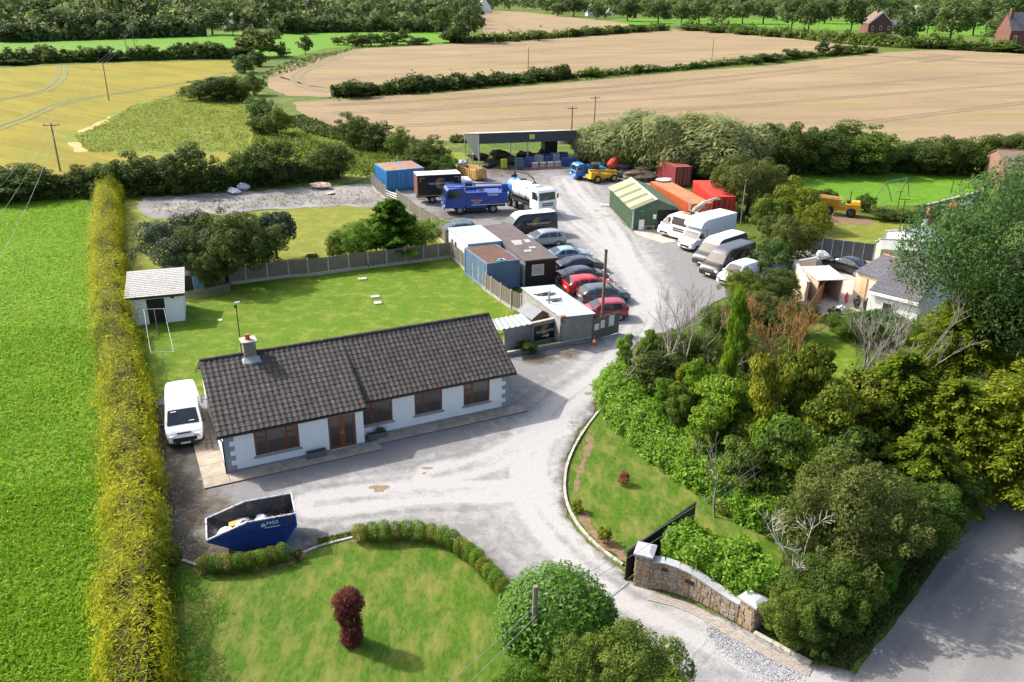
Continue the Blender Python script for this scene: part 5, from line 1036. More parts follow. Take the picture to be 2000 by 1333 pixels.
# white tanker with blue rear
F_ = G(1029, 417.5); R_ = G(999, 405); d = (F_-R_).normalized(); rz = math.atan2(d.y, d.x); n_ = Vector((-d.y, d.x, 0)); c = R_+n_*1.15; wb = 4.6
t = thing('tanker_lorry', 'white vacuum tanker lorry with blue tank end facing the camera', 'lorry', (c.x, c.y, .012), rz)
lorry_cab(t, wb+1.3, 2.45, .8, 3.05, PWH, 1.85); MB().b2((-1.5, -.45, .65), (wb+.5, .45, 1.0)).build('chassis', M_TRIM, t); lorry_wheels(t, (-.65, .65, wb), 1.2, .5); MB().b2((-1.6, -1.22, 1.0), (wb-.8, 1.22, 1.14)).build('mudguard_deck', M_TRIM, t)
def drum(mb, x0, x1, r, z, n=22, dome=0.0):
    rows = [(x0, r)] if not dome else [(x0-dome, r*.05), (x0-dome*.85, r*.5), (x0-dome*.4, r*.87), (x0, r)]
    rows += [(x1, r)] if not dome or dome < 0 else [(x1, r)]
    vs = [(x, q*math.cos(2*math.pi*j/n), z+q*math.sin(2*math.pi*j/n)) for x, q in rows for j in range(n)]
    mb.add(vs, [(i*n+j, i*n+(j+1) % n, (i+1)*n+(j+1) % n, (i+1)*n+j) for i in range(len(rows)-1) for j in range(n)]+[tuple(range(n)), tuple(range((len(rows)-1)*n, len(rows)*n))])
mb = MB(); drum(mb, -.1, wb-.65, 1.05, 2.2, 36); mb.build('tank', PWH, t); mb = MB(); drum(mb, -1.3, -.101, 1.05, 2.2, 36, dome=.45); mb.build('tank_end', paint('sky_blue', (.02, .16, .48)), t)
for x in (-.1, 1.4, 2.9): mb = MB(); drum(mb, x-.03, x+.03, 1.07, 2.2, 36); mb.build('tank_band', M_STEEL, t)
MB().path([(-1.5, 0, 3.1), (-1.2, .1, 3.9), (.4, .4, 4.0), (1.8, .6, 3.6), (2.2, .6, 3.2), (2.0, .6, 2.9)], [.13, .12, .11, .1, .09, .08], 8).build('suction_boom', M_TRIM, t); MB().path([(2.8, -1.0, 1.4), (2.9, -.9, 2.8), (3.0, 0, 3.4), (3.0, .9, 2.8)], .09, 7).build('hose_loop', M_TRIM, t)
mb = MB(); mb.b2((-1.55, -.3, 2.9), (-1.2, .3, 3.5)); mb.b2((.3, -.35, 3.2), (.9, .35, 3.35)); mb.build('pump_unit', M_TRIM, t); MB().b2((wb-1.8, -1.2, .45), (wb-.9, -.9, .95)).build('fuel_tank', M_STEEL, t)
MB().b2((wb-.62, -1.1, 1.0), (wb-.5, 1.1, 2.9)).build('headboard', PWH, t)

# small blue tipper and yellow telehandler
F_, R_ = G(1134, 352.5), G(1163, 350); d = (F_-R_).normalized(); rz = math.atan2(d.y, d.x); c = R_+Vector((d.y, -d.x, 0))*.9
t = thing('tipper_truck', 'small bright blue tipper truck near the open barn', 'truck', (c.x, c.y, .012), rz); PSB = paint('bright_blue', (.02, .17, .48), .4, .3); wb = (F_-R_).length
lorry_cab(t, wb+.75, 1.8, .5, 2.15, PSB, 1.4); MB().b2((-1.2, -.4, .5), (wb+.2, .4, .75)).build('chassis', M_TRIM, t); lorry_wheels(t, (0, wb), .9, .37, M_RIMB)
mb = MB()
for s in (-1, 1): mb.b2((-1.5, s*.92-.03, .95), (wb-.8, s*.92+.03, 1.5))
mb.b2((-1.5, -.88, .9), (wb-.8, .88, .96)); mb.b2((-1.5, -.88, .961), (-1.44, .88, 1.5)); mb.b2((wb-.86, -.88, .961), (wb-.8, .88, 1.95)); mb.build('tipper_body', PSB, t)
A_, B_ = G(1167, 359), G(1199, 356); d = (B_-A_).normalized(); rz = math.atan2(d.y, d.x); c = A_+Vector((-d.y, d.x, 0))*.95; wb = (B_-A_).length; PY = pm('plant_yellow', (.60, .36, .02), .5, .12, 2, c2=(.36, .24, .06), th=(.55, .75))
t = thing('telehandler', 'yellow telehandler with its boom lowered beside the brush pile', 'telehandler', (c.x, c.y, .012), rz); lorry_wheels(t, (0, wb), 1.0, .52, PY)
mb = MB(); mb.b2((-.9, -.75, .55), (wb+.5, .75, 1.0)); mb.hexa([(-1.0, -.85, .6), (.5, -.85, .6), (.5, -.25, .6), (-1.0, -.25, .6)], [(-.95, -.85, 1.55), (.3, -.85, 1.35), (.3, -.25, 1.35), (-.95, -.25, 1.55)]); mb.build('body', PY, t)
MB().hexa([(-.9, -.2, 1.35), (wb+.9, -.2, 1.0), (wb+.9, .1, 1.0), (-.9, .1, 1.35)], [(-.9, -.2, 1.75), (wb+.9, -.2, 1.35), (wb+.9, .1, 1.35), (-.9, .1, 1.75)]).build('boom', PY, t)
cb = MB(); cb.hexa([(-.2, .2, .9), (1.1, .2, .9), (1.1, .95, .9), (-.2, .95, .9)], [(-.1, .25, 2.2), (.8, .25, 2.2), (.8, .9, 2.2), (-.1, .9, 2.2)]); cb.build('cab', M_CARGLASS, t); MB().b2((-.15, .2, 2.201), (.85, .95, 2.28)).build('cab_roof', M_TRIM, t)
MB().extr([(wb+.9, -.9, .4), (wb+1.6, -.9, .3), (wb+1.1, -.9, 1.1)], (0, 1.8, 0)).build('bucket', M_TRIM, t)
# yellow dumper on the neighbour's bare patch
F_, R_ = G(1617, 421.5), G(1660, 426); d = (F_-R_).normalized(); rz = math.atan2(d.y, d.x); c = R_+Vector((d.y, -d.x, 0))*.95; wb = (F_-R_).length
t = thing('site_dumper', 'yellow site dumper with open skip in front on the neighbouring plot', 'dumper', (c.x, c.y, .012), rz); PY2 = pm('dumper_yellow', (.68, .36, .01), .45, .1, 2); lorry_wheels(t, (0, wb), 1.05, .55, M_RIMB)
mb = MB(); b = [(wb-.9, -.55, 1.0), (wb+.6, -.55, 1.0), (wb+.6, .55, 1.0), (wb-.9, .55, 1.0)]; tp = [(wb-1.15, -.95, 1.9), (wb+1.3, -.95, 2.0), (wb+1.3, .95, 2.0), (wb-1.15, .95, 1.9)]
mb.add(b+tp, [(3, 2, 1, 0), (0, 1, 5, 4), (1, 2, 6, 5), (2, 3, 7, 6), (3, 0, 4, 7)]); mb.build('skip', PY2, t); MB().poly([(p[0]*.96+.05, p[1]*.92, 1.8) for p in tp]).build('load', pm('dumper_load', (.14, .09, .07), .95, .3, 4), t)
mb = MB(); mb.b2((-.9, -.75, .7), (.7, .75, 1.45)); mb.b2((.701, -.4, .6), (wb-.4, .4, 1.05)); mb.hexa([(-.9, -.75, 1.451), (.1, -.75, 1.451), (.1, .75, 1.451), (-.9, .75, 1.451)], [(-.8, -.65, 1.75), (.05, -.65, 1.75), (.05, .65, 1.75), (-.8, .65, 1.75)]); mb.build('body', PY2, t)
mb = MB(); mb.path([(.3, -.6, 1.45), (.3, -.6, 2.9), (.3, .6, 2.9), (.3, .6, 1.45)], .05, 6); mb.build('roll_bar', M_TRIM, t); MB().b2((.2, -.3, 1.46), (.65, .3, 1.75)).build('seat', M_TRIM, t); MB().path([(.9, 0, 1.0), (.75, 0, 1.8)], .03, 5).build('steering_column', M_TRIM, t)
# neighbour's cars
c, rz = near_side((1668, 541), (1620, 527), 'saloon'); car('saloon', 'black car in the neighbouring concrete yard beside the grey fence', c, rz, PD)
c, rz = near_side(None, (1522, 560), 'hatch', HV+.2); car('hatch', 'dark blue car mostly hidden by bushes left of the cream walls', c, rz, paint('navy', (.02, .035, .08)))

# ------------------------------------------------------------------ skips
bl, br_ = G(469, 1084), G(559, 1066.5); d = (br_-bl).normalized(); n_ = Vector((-d.y, d.x, 0)); rz = math.atan2(d.y, d.x)
def sk(px, py):
    q = onplane(px, py, bl, n_); return (q-bl).dot(d), q.z
t = thing('skip', 'open blue rubbish skip with wedge end standing on the drive', 'skip', bl, rz); M_SKB = pm('skip_blue', (.010, .045, .23), .5, .18, 1.5, c2=(.035, .05, .12), th=(.58, .75)); M_SKIN = pm('skip_inside', (.055, .06, .062), .8, .35, 1.8, c2=(.17, .12, .075), th=(.48, .66))
P1, P2, P3, P4 = sk(404, 1056), sk(483, 1021), sk(577, 1003), sk(579.5, 1031); xr = (P2[1]+P3[1])/2; zr = xr
x0, zl_ = P1[0], P1[1]; x1 = P2[0]; x2 = P3[0]; bx = (br_-bl).length; SW = 1.72; pr_ = [(0, .12), (bx, .12), (x2+.03, zr*.62), (x2, zr), (x1, zr), (x0, zl_), (x0+.02, zl_-.14)]
mb = MB(); n = len(pr_)
tp_ = .10
for s, y, yb in ((0, 0, tp_), (1, SW, SW-tp_)):
    pts = [(x, (yb if z < .3 else y), z) for x, z in pr_]; mb.add(pts, [tuple(range(n))] if s else [tuple(range(n-1, -1, -1))])
mb.build('side_plate', M_SKB, t)
e = MB(); e.add([(0, tp_, .12), (bx, tp_, .12), (bx, SW-tp_, .12), (0, SW-tp_, .12), (x2+.03, 0, zr*.62), (x2+.03, SW, zr*.62), (x2, 0, zr), (x2, SW, zr), (x0+.02, 0, zl_-.14), (x0+.02, SW, zl_-.14), (x0, 0, zl_), (x0, SW, zl_)], [(0, 3, 2, 1), (1, 2, 5, 4), (4, 5, 7, 6), (0, 8, 9, 3), (8, 10, 11, 9)]); e.build('end_plate', M_SKB, t)
k = .035; i_ = MB()
pin = [(x+(k if x < 1 else -k), z+(k if z < .3 else -.01)) for x, z in pr_]
for y, yb in ((k, tp_+k), (SW-k, SW-tp_-k)): i_.add([(x, (yb if z < .3 else y), z) for x, z in pin], [tuple(range(n))])
i_.add([(pin[j][0], (tp_+k if pin[j][1] < .3 else k), pin[j][1]) for j in (0, 1, 2, 3, 6, 5)]+[(pin[j][0], SW-(tp_+k if pin[j][1] < .3 else k), pin[j][1]) for j in (0, 1, 2, 3, 6, 5)], [(0, 1, 7, 6), (1, 2, 8, 7), (2, 3, 9, 8), (0, 4, 10, 6), (4, 5, 11, 10)])
i_.build('inside', M_SKIN, t)
r_ = MB(); rp = [(x0, 0, zl_), (x1, 0, zr), (x2, 0, zr), (x2, SW, zr), (x1, SW, zr), (x0, SW, zl_), (x0, 0, zl_)]
for a, b in zip(rp[:-1], rp[1:]): r_.path([a, b], .042, 6)
r_.build('rim', pm('rim_white', (.55, .54, .53), .6, .2, 3, c2=(.03, .07, .22), th=(.5, .62)), t)
mb = MB(); mb.b2((x0+.5, -.035, zr*.56), (x2, -.002, zr*.56+.07))
for xx in (x1-.05, (x1+x2)/2+.35): mb.b2((xx, -.04, zr*.58), (xx+.07, -.001, zr-.03))
for xx in (bx*.62,): mb.b2((xx, tp_-.05, .2), (xx+.1, tp_+.0, zr*.5))
mb.build('stiffener', M_SKB, t)
MB().tube((bx*.15, -.09, zr*.35), (bx*.15, .08, zr*.35), .06).build('lifting_lug', M_SKB, t); MB().tube((bx*.9, -.09, zr*.35), (bx*.9, .08, zr*.35), .06).build('lifting_lug', M_SKB, t)
xm = x1+.95; lettering('M50', M_WHITE, t, (xm+.12, -.008, zr*.84), (1, 0, 0), (0, 0, 1), .26, .52)
mb = MB(); 
for q in range(9): mb.b2((xm-.22+q*.085, -.008, zr*.70), (xm-.22+q*.085+.06, -.003, zr*.70+.05))
for q in range(3): mb.box((xm-.36+.07*q, -.006, zr*(.80+.02*(q % 2))), (.05, .006, .14+.05*(q % 2)), 0)
mb.build('lettering', M_WHITE, t)
xx = x1+1.75; mb = MB()
for s in (-1, 1): mb.hexa([(xx-s*.11-.03, -.008, zr*.62), (xx-s*.11+.03, -.008, zr*.62), (xx-s*.11+.03, -.002, zr*.62), (xx-s*.11-.03, -.002, zr*.62)], [(xx+s*.11-.03, -.008, zr*.92), (xx+s*.11+.03, -.008, zr*.92), (xx+s*.11+.03, -.002, zr*.92), (xx+s*.11-.03, -.002, zr*.92)])
mb.build('red_mark', pm('faded_red', (.16, .03, .07), .6, .2, 3), t)
def lump(name, label, cat, pos, dims, mat, seed, n=7):
    r = random.Random(seed); mb = MB(); vs = []; m = 8
    for i in range(n):
        ph = math.pi*i/(n-1)
        for j in range(m):
            a = 2*math.pi*j/m; q = 1+r.uniform(-.22, .22); vs.append((dims[0]*math.sin(ph)*math.cos(a)*q, dims[1]*math.sin(ph)*math.sin(a)*q, dims[2]*(1-math.cos(ph))*.5*(1+r.uniform(-.1, .1))))
    mb.add(vs, [(i*m+j, i*m+(j+1) % m, (i+1)*m+(j+1) % m, (i+1)*m+j) for i in range(n-1) for j in range(m)]); o = mb.build(name, mat); o.location = pos; o.rotation_euler = (0, 0, r.uniform(0, 3)); tag(o, label, cat); return o
W_ = lambda x, y, z: bl+d*x+n_*y+Vector((0, 0, z))
M_BAG = pm('white_sack', (.62, .63, .66), .7, .15, 5); M_BIN = pm('black_sack', (.015, .015, .016), .4, .2, 5)
SL = x2-x0; zf_ = lambda f: .0
lump('rubbish_sack', 'white rubbish sack at the low end of the blue skip', 'sack', W_(x0+SL*.20, .75, .62), (.40, .36, .42), M_BAG, 1); lump('rubbish_sack', 'pale grey sack beside the yellow box in the blue skip', 'sack', W_(x0+SL*.40, 1.1, .55), (.5, .5, .5), pm('grey_sack', (.45, .44, .44), .7, .15, 5), 2)
o = MB().box((0, 0, .14), (.42, .3, .28)).build('cardboard_box', pm('yellow_card', (.62, .42, .10), .7, .1, 4)); o.location = W_(x0+SL*.30, 1.15, .72); o.rotation_euler = (.15, .1, rz+.3); tag(o, 'yellow box lying on the sacks in the blue skip', 'box')
lump('rubbish_sack', 'white sack in the middle of the blue skip', 'sack', W_(x0+SL*.62, 1.15, .62), (.36, .36, .45), M_BAG, 3); lump('rubbish_sack', 'black bin bag at the deep end of the blue skip', 'sack', W_(x0+SL*.74, 1.2, .60), (.42, .36, .45), M_BIN, 4); lump('rubbish_sack', 'brown bundle of waste against the end of the blue skip', 'waste', W_(x0+SL*.86, 1.1, .55), (.28, .36, .45), pm('brown_waste', (.14, .075, .04), .9, .3, 4), 5); lump('rubbish_sack', 'rust brown bucket of waste beside the middle sack in the blue skip', 'waste', W_(x0+SL*.50, 1.05, .62), (.22, .22, .42), pm('rust_waste', (.09, .04, .03), .9, .3, 4), 6)
lump('rubbish_heap', 'heap of mixed rubbish covering the floor of the blue skip', 'waste', W_(x0+SL*.58, 1.0, .3), (.85, .34, .7), pm('mixed_rubbish', (.36, .33, .30), .9, .5, 7, c2=(.10, .08, .07), th=(.5, .7)), 7)
# big worn yellow roll-on skip in front of the barn
A_, B_ = G(893, 344), G(929.6, 355); d = (B_-A_).normalized(); n_ = Vector((-d.y, d.x, 0)); L = (B_-A_).length; t = thing('roll_on_skip', 'big worn yellow steel skip standing in front of the open barn', 'skip', A_, math.atan2(d.y, d.x)); SWr = 1.75
M_SKY = pm('worn_yellow', (.55, .33, .10), .7, .2, 1.4, c2=(.22, .09, .04), th=(.52, .66)); hh = 1.45
mb = MB(); k = .06
for y in (0, SWr): mb.b2((.0, y-.03, .2), (L, y+.03, hh-.1))
mb.b2((.0, .031, .2), (.06, SWr-.031, hh-.1)); mb.b2((.06, .031, .2), (L, SWr-.031, .26)); mb.build('shell', M_SKY, t)
MB().add([(L-.05, 0, .2), (L-.05, SWr, .2), (L-.05, SWr, hh-.1), (L-.05, SWr*.8, hh+.25), (L-.05, SWr*.2, hh+.25), (L-.05, 0, hh-.1), (L+.18, .2, .3), (L+.18, SWr-.2, .3), (L+.22, SWr-.2, hh-.3), (L+.1, SWr*.75, hh+.2), (L+.1, SWr*.25, hh+.2), (L+.22, .2, hh-.3)], [(0, 1, 7, 6), (1, 2, 8, 7), (2, 3, 9, 8), (3, 4, 10, 9), (4, 5, 11, 10), (5, 0, 6, 11), (6, 7, 8, 9, 10, 11), (5, 4, 3, 2, 1, 0)]).build('end_plate', M_SKY, t)
mb = MB()
for i in range(8): mb.b2((L*i/8+.1, -.09, .25), (L*i/8+.2, -.032, hh-.12))
mb.b2((-.02, -.08, hh-.12), (L, .05, hh-.02)); mb.b2((-.02, SWr-.05, hh-.12), (L, SWr+.08, hh-.02)); mb.build('ribs', M_SKY, t); MB().b2((.07, .04, .27), (L-.06, SWr-.04, .75)).build('load', pm('skip_load', (.10, .075, .06), .95, .3, 3), t)
# ------------------------------------------------------------------ leaves, crowns, hedges
class LB:
    def __init__(s, seed): s.r = np.random.RandomState(seed); s.A = []
    def put(s, C, Nn, T, L, W, lv):
        n = len(C); Nn = Nn/np.maximum(1e-6, np.linalg.norm(Nn, axis=1))[:, None]; T = T-(T*Nn).sum(1)[:, None]*Nn; T = T/np.maximum(1e-6, np.linalg.norm(T, axis=1))[:, None]
        B = np.cross(Nn, T); L = np.broadcast_to(L, (n,))[:, None]; W = np.broadcast_to(W, (n,))[:, None]
        V = np.stack([C-T*L*.5, C+B*W*.5+T*L*.05, C+T*L*.5+Nn*W*.12, C-B*W*.5+T*L*.05], 1); s.A.append((V, np.repeat(np.clip(lv, 0, 1), 4)))
    def rdir(s, n): d = s.r.normal(size=(n, 3)); return d/np.linalg.norm(d, axis=1)[:, None]
    def blobs(s, blobs, n, leaf, asp=.6, fill=.3, jit=.75, tone=.4, up=.55, cut=True, tvec=None, wild=.06, lo=-.75, shade=None):
        """leaves through the outer shell of a heap of ellipsoids"""
        B = np.array(blobs, float); a = (B[:, 3]*B[:, 4]+B[:, 4]*B[:, 5]+B[:, 3]*B[:, 5]); k = s.r.choice(len(B), int(n*1.5), p=a/a.sum()); m = len(k)
        d = s.rdir(m); d[:, 2] = np.where(d[:, 2] < lo, -d[:, 2], d[:, 2]); rad = 1-fill*s.r.rand(m)**1.5+wild*np.abs(s.r.normal(size=m)); C = B[k, :3]+B[k, 3:]*d*rad[:, None]
        if cut:
            keep = np.ones(m, bool)
            for b in B: keep &= (((C-b[:3])/b[3:])**2).sum(1) > .52
            keep |= s.r.rand(m) < .12
            C, d, k = C[keep], d[keep], k[keep]
        C, d, k = C[:n], d[:n], k[:n]; m = len(C); Nn = d+jit*s.rdir(m); Nn[:, 2] += up
        T = s.rdir(m) if tvec is None else (np.array(tvec)[None]+.6*d+.45*s.rdir(m))
        bt = s.r.rand(len(B)); lv = (1-tone)*s.r.rand(m)**1.2+tone*bt[k]
        sz = leaf*s.r.uniform(.6, 1.35, m); s.put(C, Nn, T, sz, sz*asp, lv); return s
    def hedge(s, path, w, h, n, leaf, asp=.5, out=.5, upv=.6, jit=.5, lump=.18, ls=1.2, rough=.1, prof=.55, tonefn=None, ends=True, hv=None, seedn=5):
        P = np.array([[p[0], p[1]] for p in path], float); sg = np.diff(P, axis=0); sl = np.hypot(*sg.T); cum = np.concatenate([[0], np.cumsum(sl)]); Lt = cum[-1]
        t = s.r.rand(n)*Lt; i = np.clip(np.searchsorted(cum, t)-1, 0, len(sl)-1); f = (t-cum[i])/sl[i]; c = P[i]+sg[i]*f[:, None]
        tg = sg[i]/sl[i][:, None]; nr = np.stack([-tg[:, 1], tg[:, 0]], 1)
        per = 2*h+w; q = s.r.rand(n)*per; ph = np.zeros(n); side = np.zeros(n)
        hh = np.full(n, h) if hv is None else h*(1+hv*fbm(t*.35, t*0+3.3, seedn+9)*2)
        z = np.where(q < h, q/h, np.where(q < h+w, 1.0, (q-h-w)/h)); x = np.where(q < h, -1.0, np.where(q < h+w, (q-h)/w*2-1, 1.0))
        # round the shoulders
        sh = 1-prof*np.clip(z-.55, 0, 1)**2*1.6; xo = x*np.where(q < h, sh, np.where(q < h+w, 1-prof*.35, sh)); zt = np.where((q >= h) & (q < h+w), 1-.16*np.abs(x)**2.5, z)
        lm = 1+lump*2*fbm(t*ls+7, (x*1.3+z*2.1)*ls, seedn); dep = 1-.22*s.r.rand(n)**2+rough*np.abs(s.r.normal(size=n))
        off = xo*w/2*lm*dep; zz = np.clip(zt, .03, 1)*hh*(1+(lm-1)*.6)*np.where((q >= h) & (q < h+w), dep, 1)
        if ends:
            e = np.minimum(t, Lt-t); k = e < w*.5; fr = np.sqrt(np.clip(1-(1-e/(w*.5))**2, .05, 1)); off = np.where(k, off*fr, off); zz = np.where(k, zz*(.75+.25*fr), zz)
        C = np.zeros((n, 3)); C[:, :2] = c+nr*off[:, None]; C[:, 2] = zz
        od = np.zeros((n, 3)); top = (q >= h) & (q < h+w); od[:, :2] = nr*np.where(top, x*.35, np.sign(x))[:, None]; od[:, 2] = np.where(top, 1, .25)
        Nn = od+jit*s.rdir(n); Nn[:, 2] += .45; T = out*od+jit*s.rdir(n); T[:, 2] += upv
        lv = s.r.rand(n) if tonefn is None else tonefn(C, s.r.rand(n)); sz = leaf*s.r.uniform(.55, 1.4, n); s.put(C, Nn, T, sz, sz*asp, lv); return s
    def mesh(s, name, mat):
        V = np.concatenate([a[0] for a in s.A]).reshape(-1, 3); lv = np.concatenate([a[1] for a in s.A]); me = qmesh(name, V, np.arange(len(V)).reshape(-1, 4), mat)
        at = me.attributes.new('lv', 'FLOAT', 'POINT'); at.data.foreach_set('value', lv.astype(np.float32)); return me
F_DARK = fol('leaf_dark', (.034, .060, .014), (.125, .175, .036), .4)
F_MID = fol('leaf_mid', (.044, .085, .014), (.16, .235, .034), .4)
F_BRIGHT = fol('leaf_bright', (.065, .145, .010), (.21, .35, .024), .45, gloss=.2)
F_LAUREL = fol('leaf_laurel', (.080, .18, .010), (.24, .42, .022), .45, (.34, .46, .05), .1, .3)
F_BROWN = fol('leaf_brownish', (.050, .075, .018), (.16, .19, .042), .4)
F_YELLOW = fol('leaf_yellowgreen', (.075, .115, .010), (.26, .28, .028), .35)
F_WILLOW = fol('leaf_willow', (.15, .19, .07), (.40, .43, .18), .45, None, .1, .1)
F_GREY = fol('leaf_greygreen', (.038, .085, .020), (.14, .23, .06), .38)
F_GOLD = fol('hedge_gold', (.050, .085, .010), (.50, .47, .016), .5, (.66, .60, .03), .05, .08)
F_DOME = fol('leaf_dome', (.036, .10, .008), (.125, .26, .018), .35, None, .05, .3)
F_CYP = fol('leaf_cypress', (.024, .055, .009), (.20, .265, .02), .4, (.33, .37, .03), .1)
F_BLUE = fol('leaf_bluegreen', (.024, .044, .026), (.09, .13, .07), .3)
F_MAPLE = fol('leaf_maple', (.07, .014, .018), (.20, .045, .055), .3)
F_FAR = fol('leaf_far', (.045, .075, .024), (.13, .185, .048), .35, None, .3)
F_FARD = fol('leaf_far_dark', (.036, .058, .024), (.18, .24, .07), .4, None, .25)
M_BARK = pm('bark', (.085, .07, .055), .95, .3, 4, .5); M_BARKG = pm('grey_bark', (.22, .20, .17), .95, .25, 3, .4); M_TWIG = pm('pale_twigs', (.26, .235, .195), .95, .2, 3); M_TWIGO = pm('ochre_twigs', (.27, .165, .05), .95, .3, 3)

def trunk_mesh(seed, h=.5, r=.035, limbs=5, spread=.3):
    rr = random.Random(seed); mb = MB(); mb.path([(0, 0, 0), (rr.uniform(-.02, .02), rr.uniform(-.02, .02), h*.5), (rr.uniform(-.03, .03), rr.uniform(-.03, .03), h)], [r, r*.8, r*.55], 7)
    for i in range(limbs):
        a = i*2.4+rr.random(); z0 = h*rr.uniform(.45, .95); mb.path([(0, 0, z0), (spread*.5*math.cos(a), spread*.5*math.sin(a), z0+.12), (spread*math.cos(a), spread*math.sin(a), z0+.28)], [r*.5, r*.32, r*.12], 5)
    return mb.mesh('trunk', M_BARK)
def heap(rs, n, rx, rz, cz, low=0.0, br=(.3, .5)):
    """a loose core and many separate leafy clumps with gaps between them"""
    out = [(0, 0, cz*.95, rx*.55, rx*.55, rz*.62)]
    for i in range(n*3):
        d = rs.normal(size=3); d /= np.linalg.norm(d); d[2] = d[2] if d[2] > (-.5 if cz > .49 else -.98) else -d[2]; q = rs.uniform(.5, .92)*(1+.12*math.sin(3*math.atan2(d[1], d[0])+n)); r = rx*rs.uniform(br[0]*.6, br[1]*.75)
        out.append((d[0]*rx*q, d[1]*rx*q, max(cz+d[2]*rz*q, low+r*.6), r*rs.uniform(.8, 1.3), r*rs.uniform(.8, 1.3), r*rs.uniform(.55, .95)))
    for i in range(n*2):
        d = rs.normal(size=3); d /= np.linalg.norm(d); d[2] = abs(d[2])*.95-.2; q = rs.uniform(.85, 1.08); r = rx*rs.uniform(.06, .13); out.append((d[0]*rx*q, d[1]*rx*q, max(cz+d[2]*rz*q, low+r), r, r, r*rs.uniform(.9, 1.8)))
    return out
PROTO = {}
def proto(kind, v):
    k = (kind, v)
    if k in PROTO: return PROTO[k]
    rs = np.random.RandomState(hash(k[0]) % 1000+v*17 if False else sum(map(ord, kind))+v*17); L = LB(sum(map(ord, kind))+v*31)
    if kind == 'far': L.blobs(heap(rs, 11, .48, .46, .50), 2200, .066, .75, .35); tr = trunk_mesh(v, .45, .03, 4)
    elif kind == 'fartall': L.blobs(heap(rs, 12, .42, .48, .50), 2200, .062, .75, .35); tr = trunk_mesh(v, .5, .03, 4)
    elif kind == 'tree': L.blobs(heap(rs, 16, .47, .40, .58, br=(.2, .4)), 11000, .034, .65, .35); tr = trunk_mesh(v, .5, .03, 7)
    elif kind == 'bush': L.blobs(heap(rs, 16, .47, .46, .48, 0.0, (.2, .4)), 11000, .034, .62, .35, lo=-.95, wild=.09); tr = trunk_mesh(v, .4, .03, 6)
    elif kind == 'smallbush': L.blobs(heap(rs, 9, .46, .45, .47, 0.0, (.22, .45)), 2600, .062, .7, .3, lo=-.95); tr = trunk_mesh(v, .35, .03, 4)
    elif kind == 'willow':
        b = [(rs.uniform(-.33, .33), rs.uniform(-.33, .33), rs.uniform(.35, .72), .2, .2, .25) for _ in range(15)]+[(0, 0, .4, .4, .4, .4)]; L.blobs(b, 11000, .075, .22, .35, .6, .45, tvec=(.25, -.1, 1.0), wild=.12, lo=-.95); tr = trunk_mesh(v, .4, .03, 7)
    elif kind == 'grass': pass
    elif kind == 'fine': L.blobs(heap(rs, 20, .47, .46, .48, 0.0, (.16, .36)), 26000, .022, .55, .35, lo=-.95, wild=.12); tr = trunk_mesh(v, .45, .028, 9)
    elif kind == 'laureldome': L.blobs([(0, 0, .46, .47, .47, .5)]+[(.3*math.cos(i*1.26), .3*math.sin(i*1.26), .4+.12*(i % 2), .2, .2, .3) for i in range(5)], 19000, .040, .45, .25, .7, lo=-.95, tvec=(0, 0, .7)); tr = trunk_mesh(v, .4, .02, 5)
    elif kind == 'pompon': L.blobs([(0, 0, .5, .46, .46, .5), (.15, .1, .6, .33, .33, .36), (-.18, -.08, .55, .32, .32, .38), (.03, -.2, .45, .32, .32, .4)], 3000, .07, .4, .2, .7, lo=-.98, tvec=(0, 0, 1.2)); tr = trunk_mesh(v, .3, .03, 3, .15)
    elif kind == 'ivy':
        b = []; 
        for i in range(12): z = .06+.86*i/11; q = .34*(1-.45*z)*rs.uniform(.6, 1.15); b.append((rs.uniform(-.1, .1), rs.uniform(-.1, .1), z, q, q, .08))
        for i in range(34): z = rs.uniform(.05, .97); a = rs.uniform(0, 6.3); q = rs.uniform(.09, .22); b.append((.38*(1-.35*z)*math.cos(a), .38*(1-.35*z)*math.sin(a), z, q, q, .045))
        L.blobs(b, 15000, .042, .8, .35, .8, lo=-.95, wild=.12); tr = trunk_mesh(v, .95, .04, 3, .12)
    me = L.mesh('crown', F_DARK); PROTO[k] = (me, tr); return PROTO[k]
VAR = {}
def plant(kind, x, yb, yt, wpx, mat, label, cat='tree', name=None, group=None, rs=None, sq=1.0, yaw=None, zmin=.6):
    """stand one plant on the ground at photograph point (x, yb), its top at height yt, wpx across"""
    g = G(x, yb); h = max(zmin, hgt(x, yb, yt)); w_ = wpx/ppm(x, yb); VAR[kind] = VAR.get(kind, 0)+1; nv = {'far': 4, 'fartall': 3, 'tree': 3, 'bush': 4, 'smallbush': 3, 'willow': 2, 'fine': 2, 'ivy': 3}.get(kind, 1)
    cm, tm = proto(kind, VAR[kind] % nv); t = thing(name or ('tree' if cat == 'tree' else 'shrub'), label, cat, (g.x, g.y, 0), yaw if yaw is not None else (VAR[kind]*2.399) % 6.283, group)
    inst('crown', cm, t, (0, 0, 0), (0, 0, 0), (w_, w_*sq, h), mat); inst('trunk', tm, t, (0, 0, 0), (0, 0, 0), (w_, w_, h)); return t
ORD = 'first second third fourth fifth sixth seventh eighth ninth tenth eleventh twelfth thirteenth fourteenth fifteenth sixteenth seventeenth eighteenth nineteenth twentieth'.split()
def ordn(i):
    if i < 20: return ORD[i]
    tens = {2: 'twenty', 3: 'thirty', 4: 'forty', 5: 'fifty', 6: 'sixty', 7: 'seventy'}[(i+1)//10]; u = (i+1) % 10
    return tens+('-'+ORD[u-1] if u else 'th').replace('yth', 'ieth') if u else tens[:-1]+'ieth'
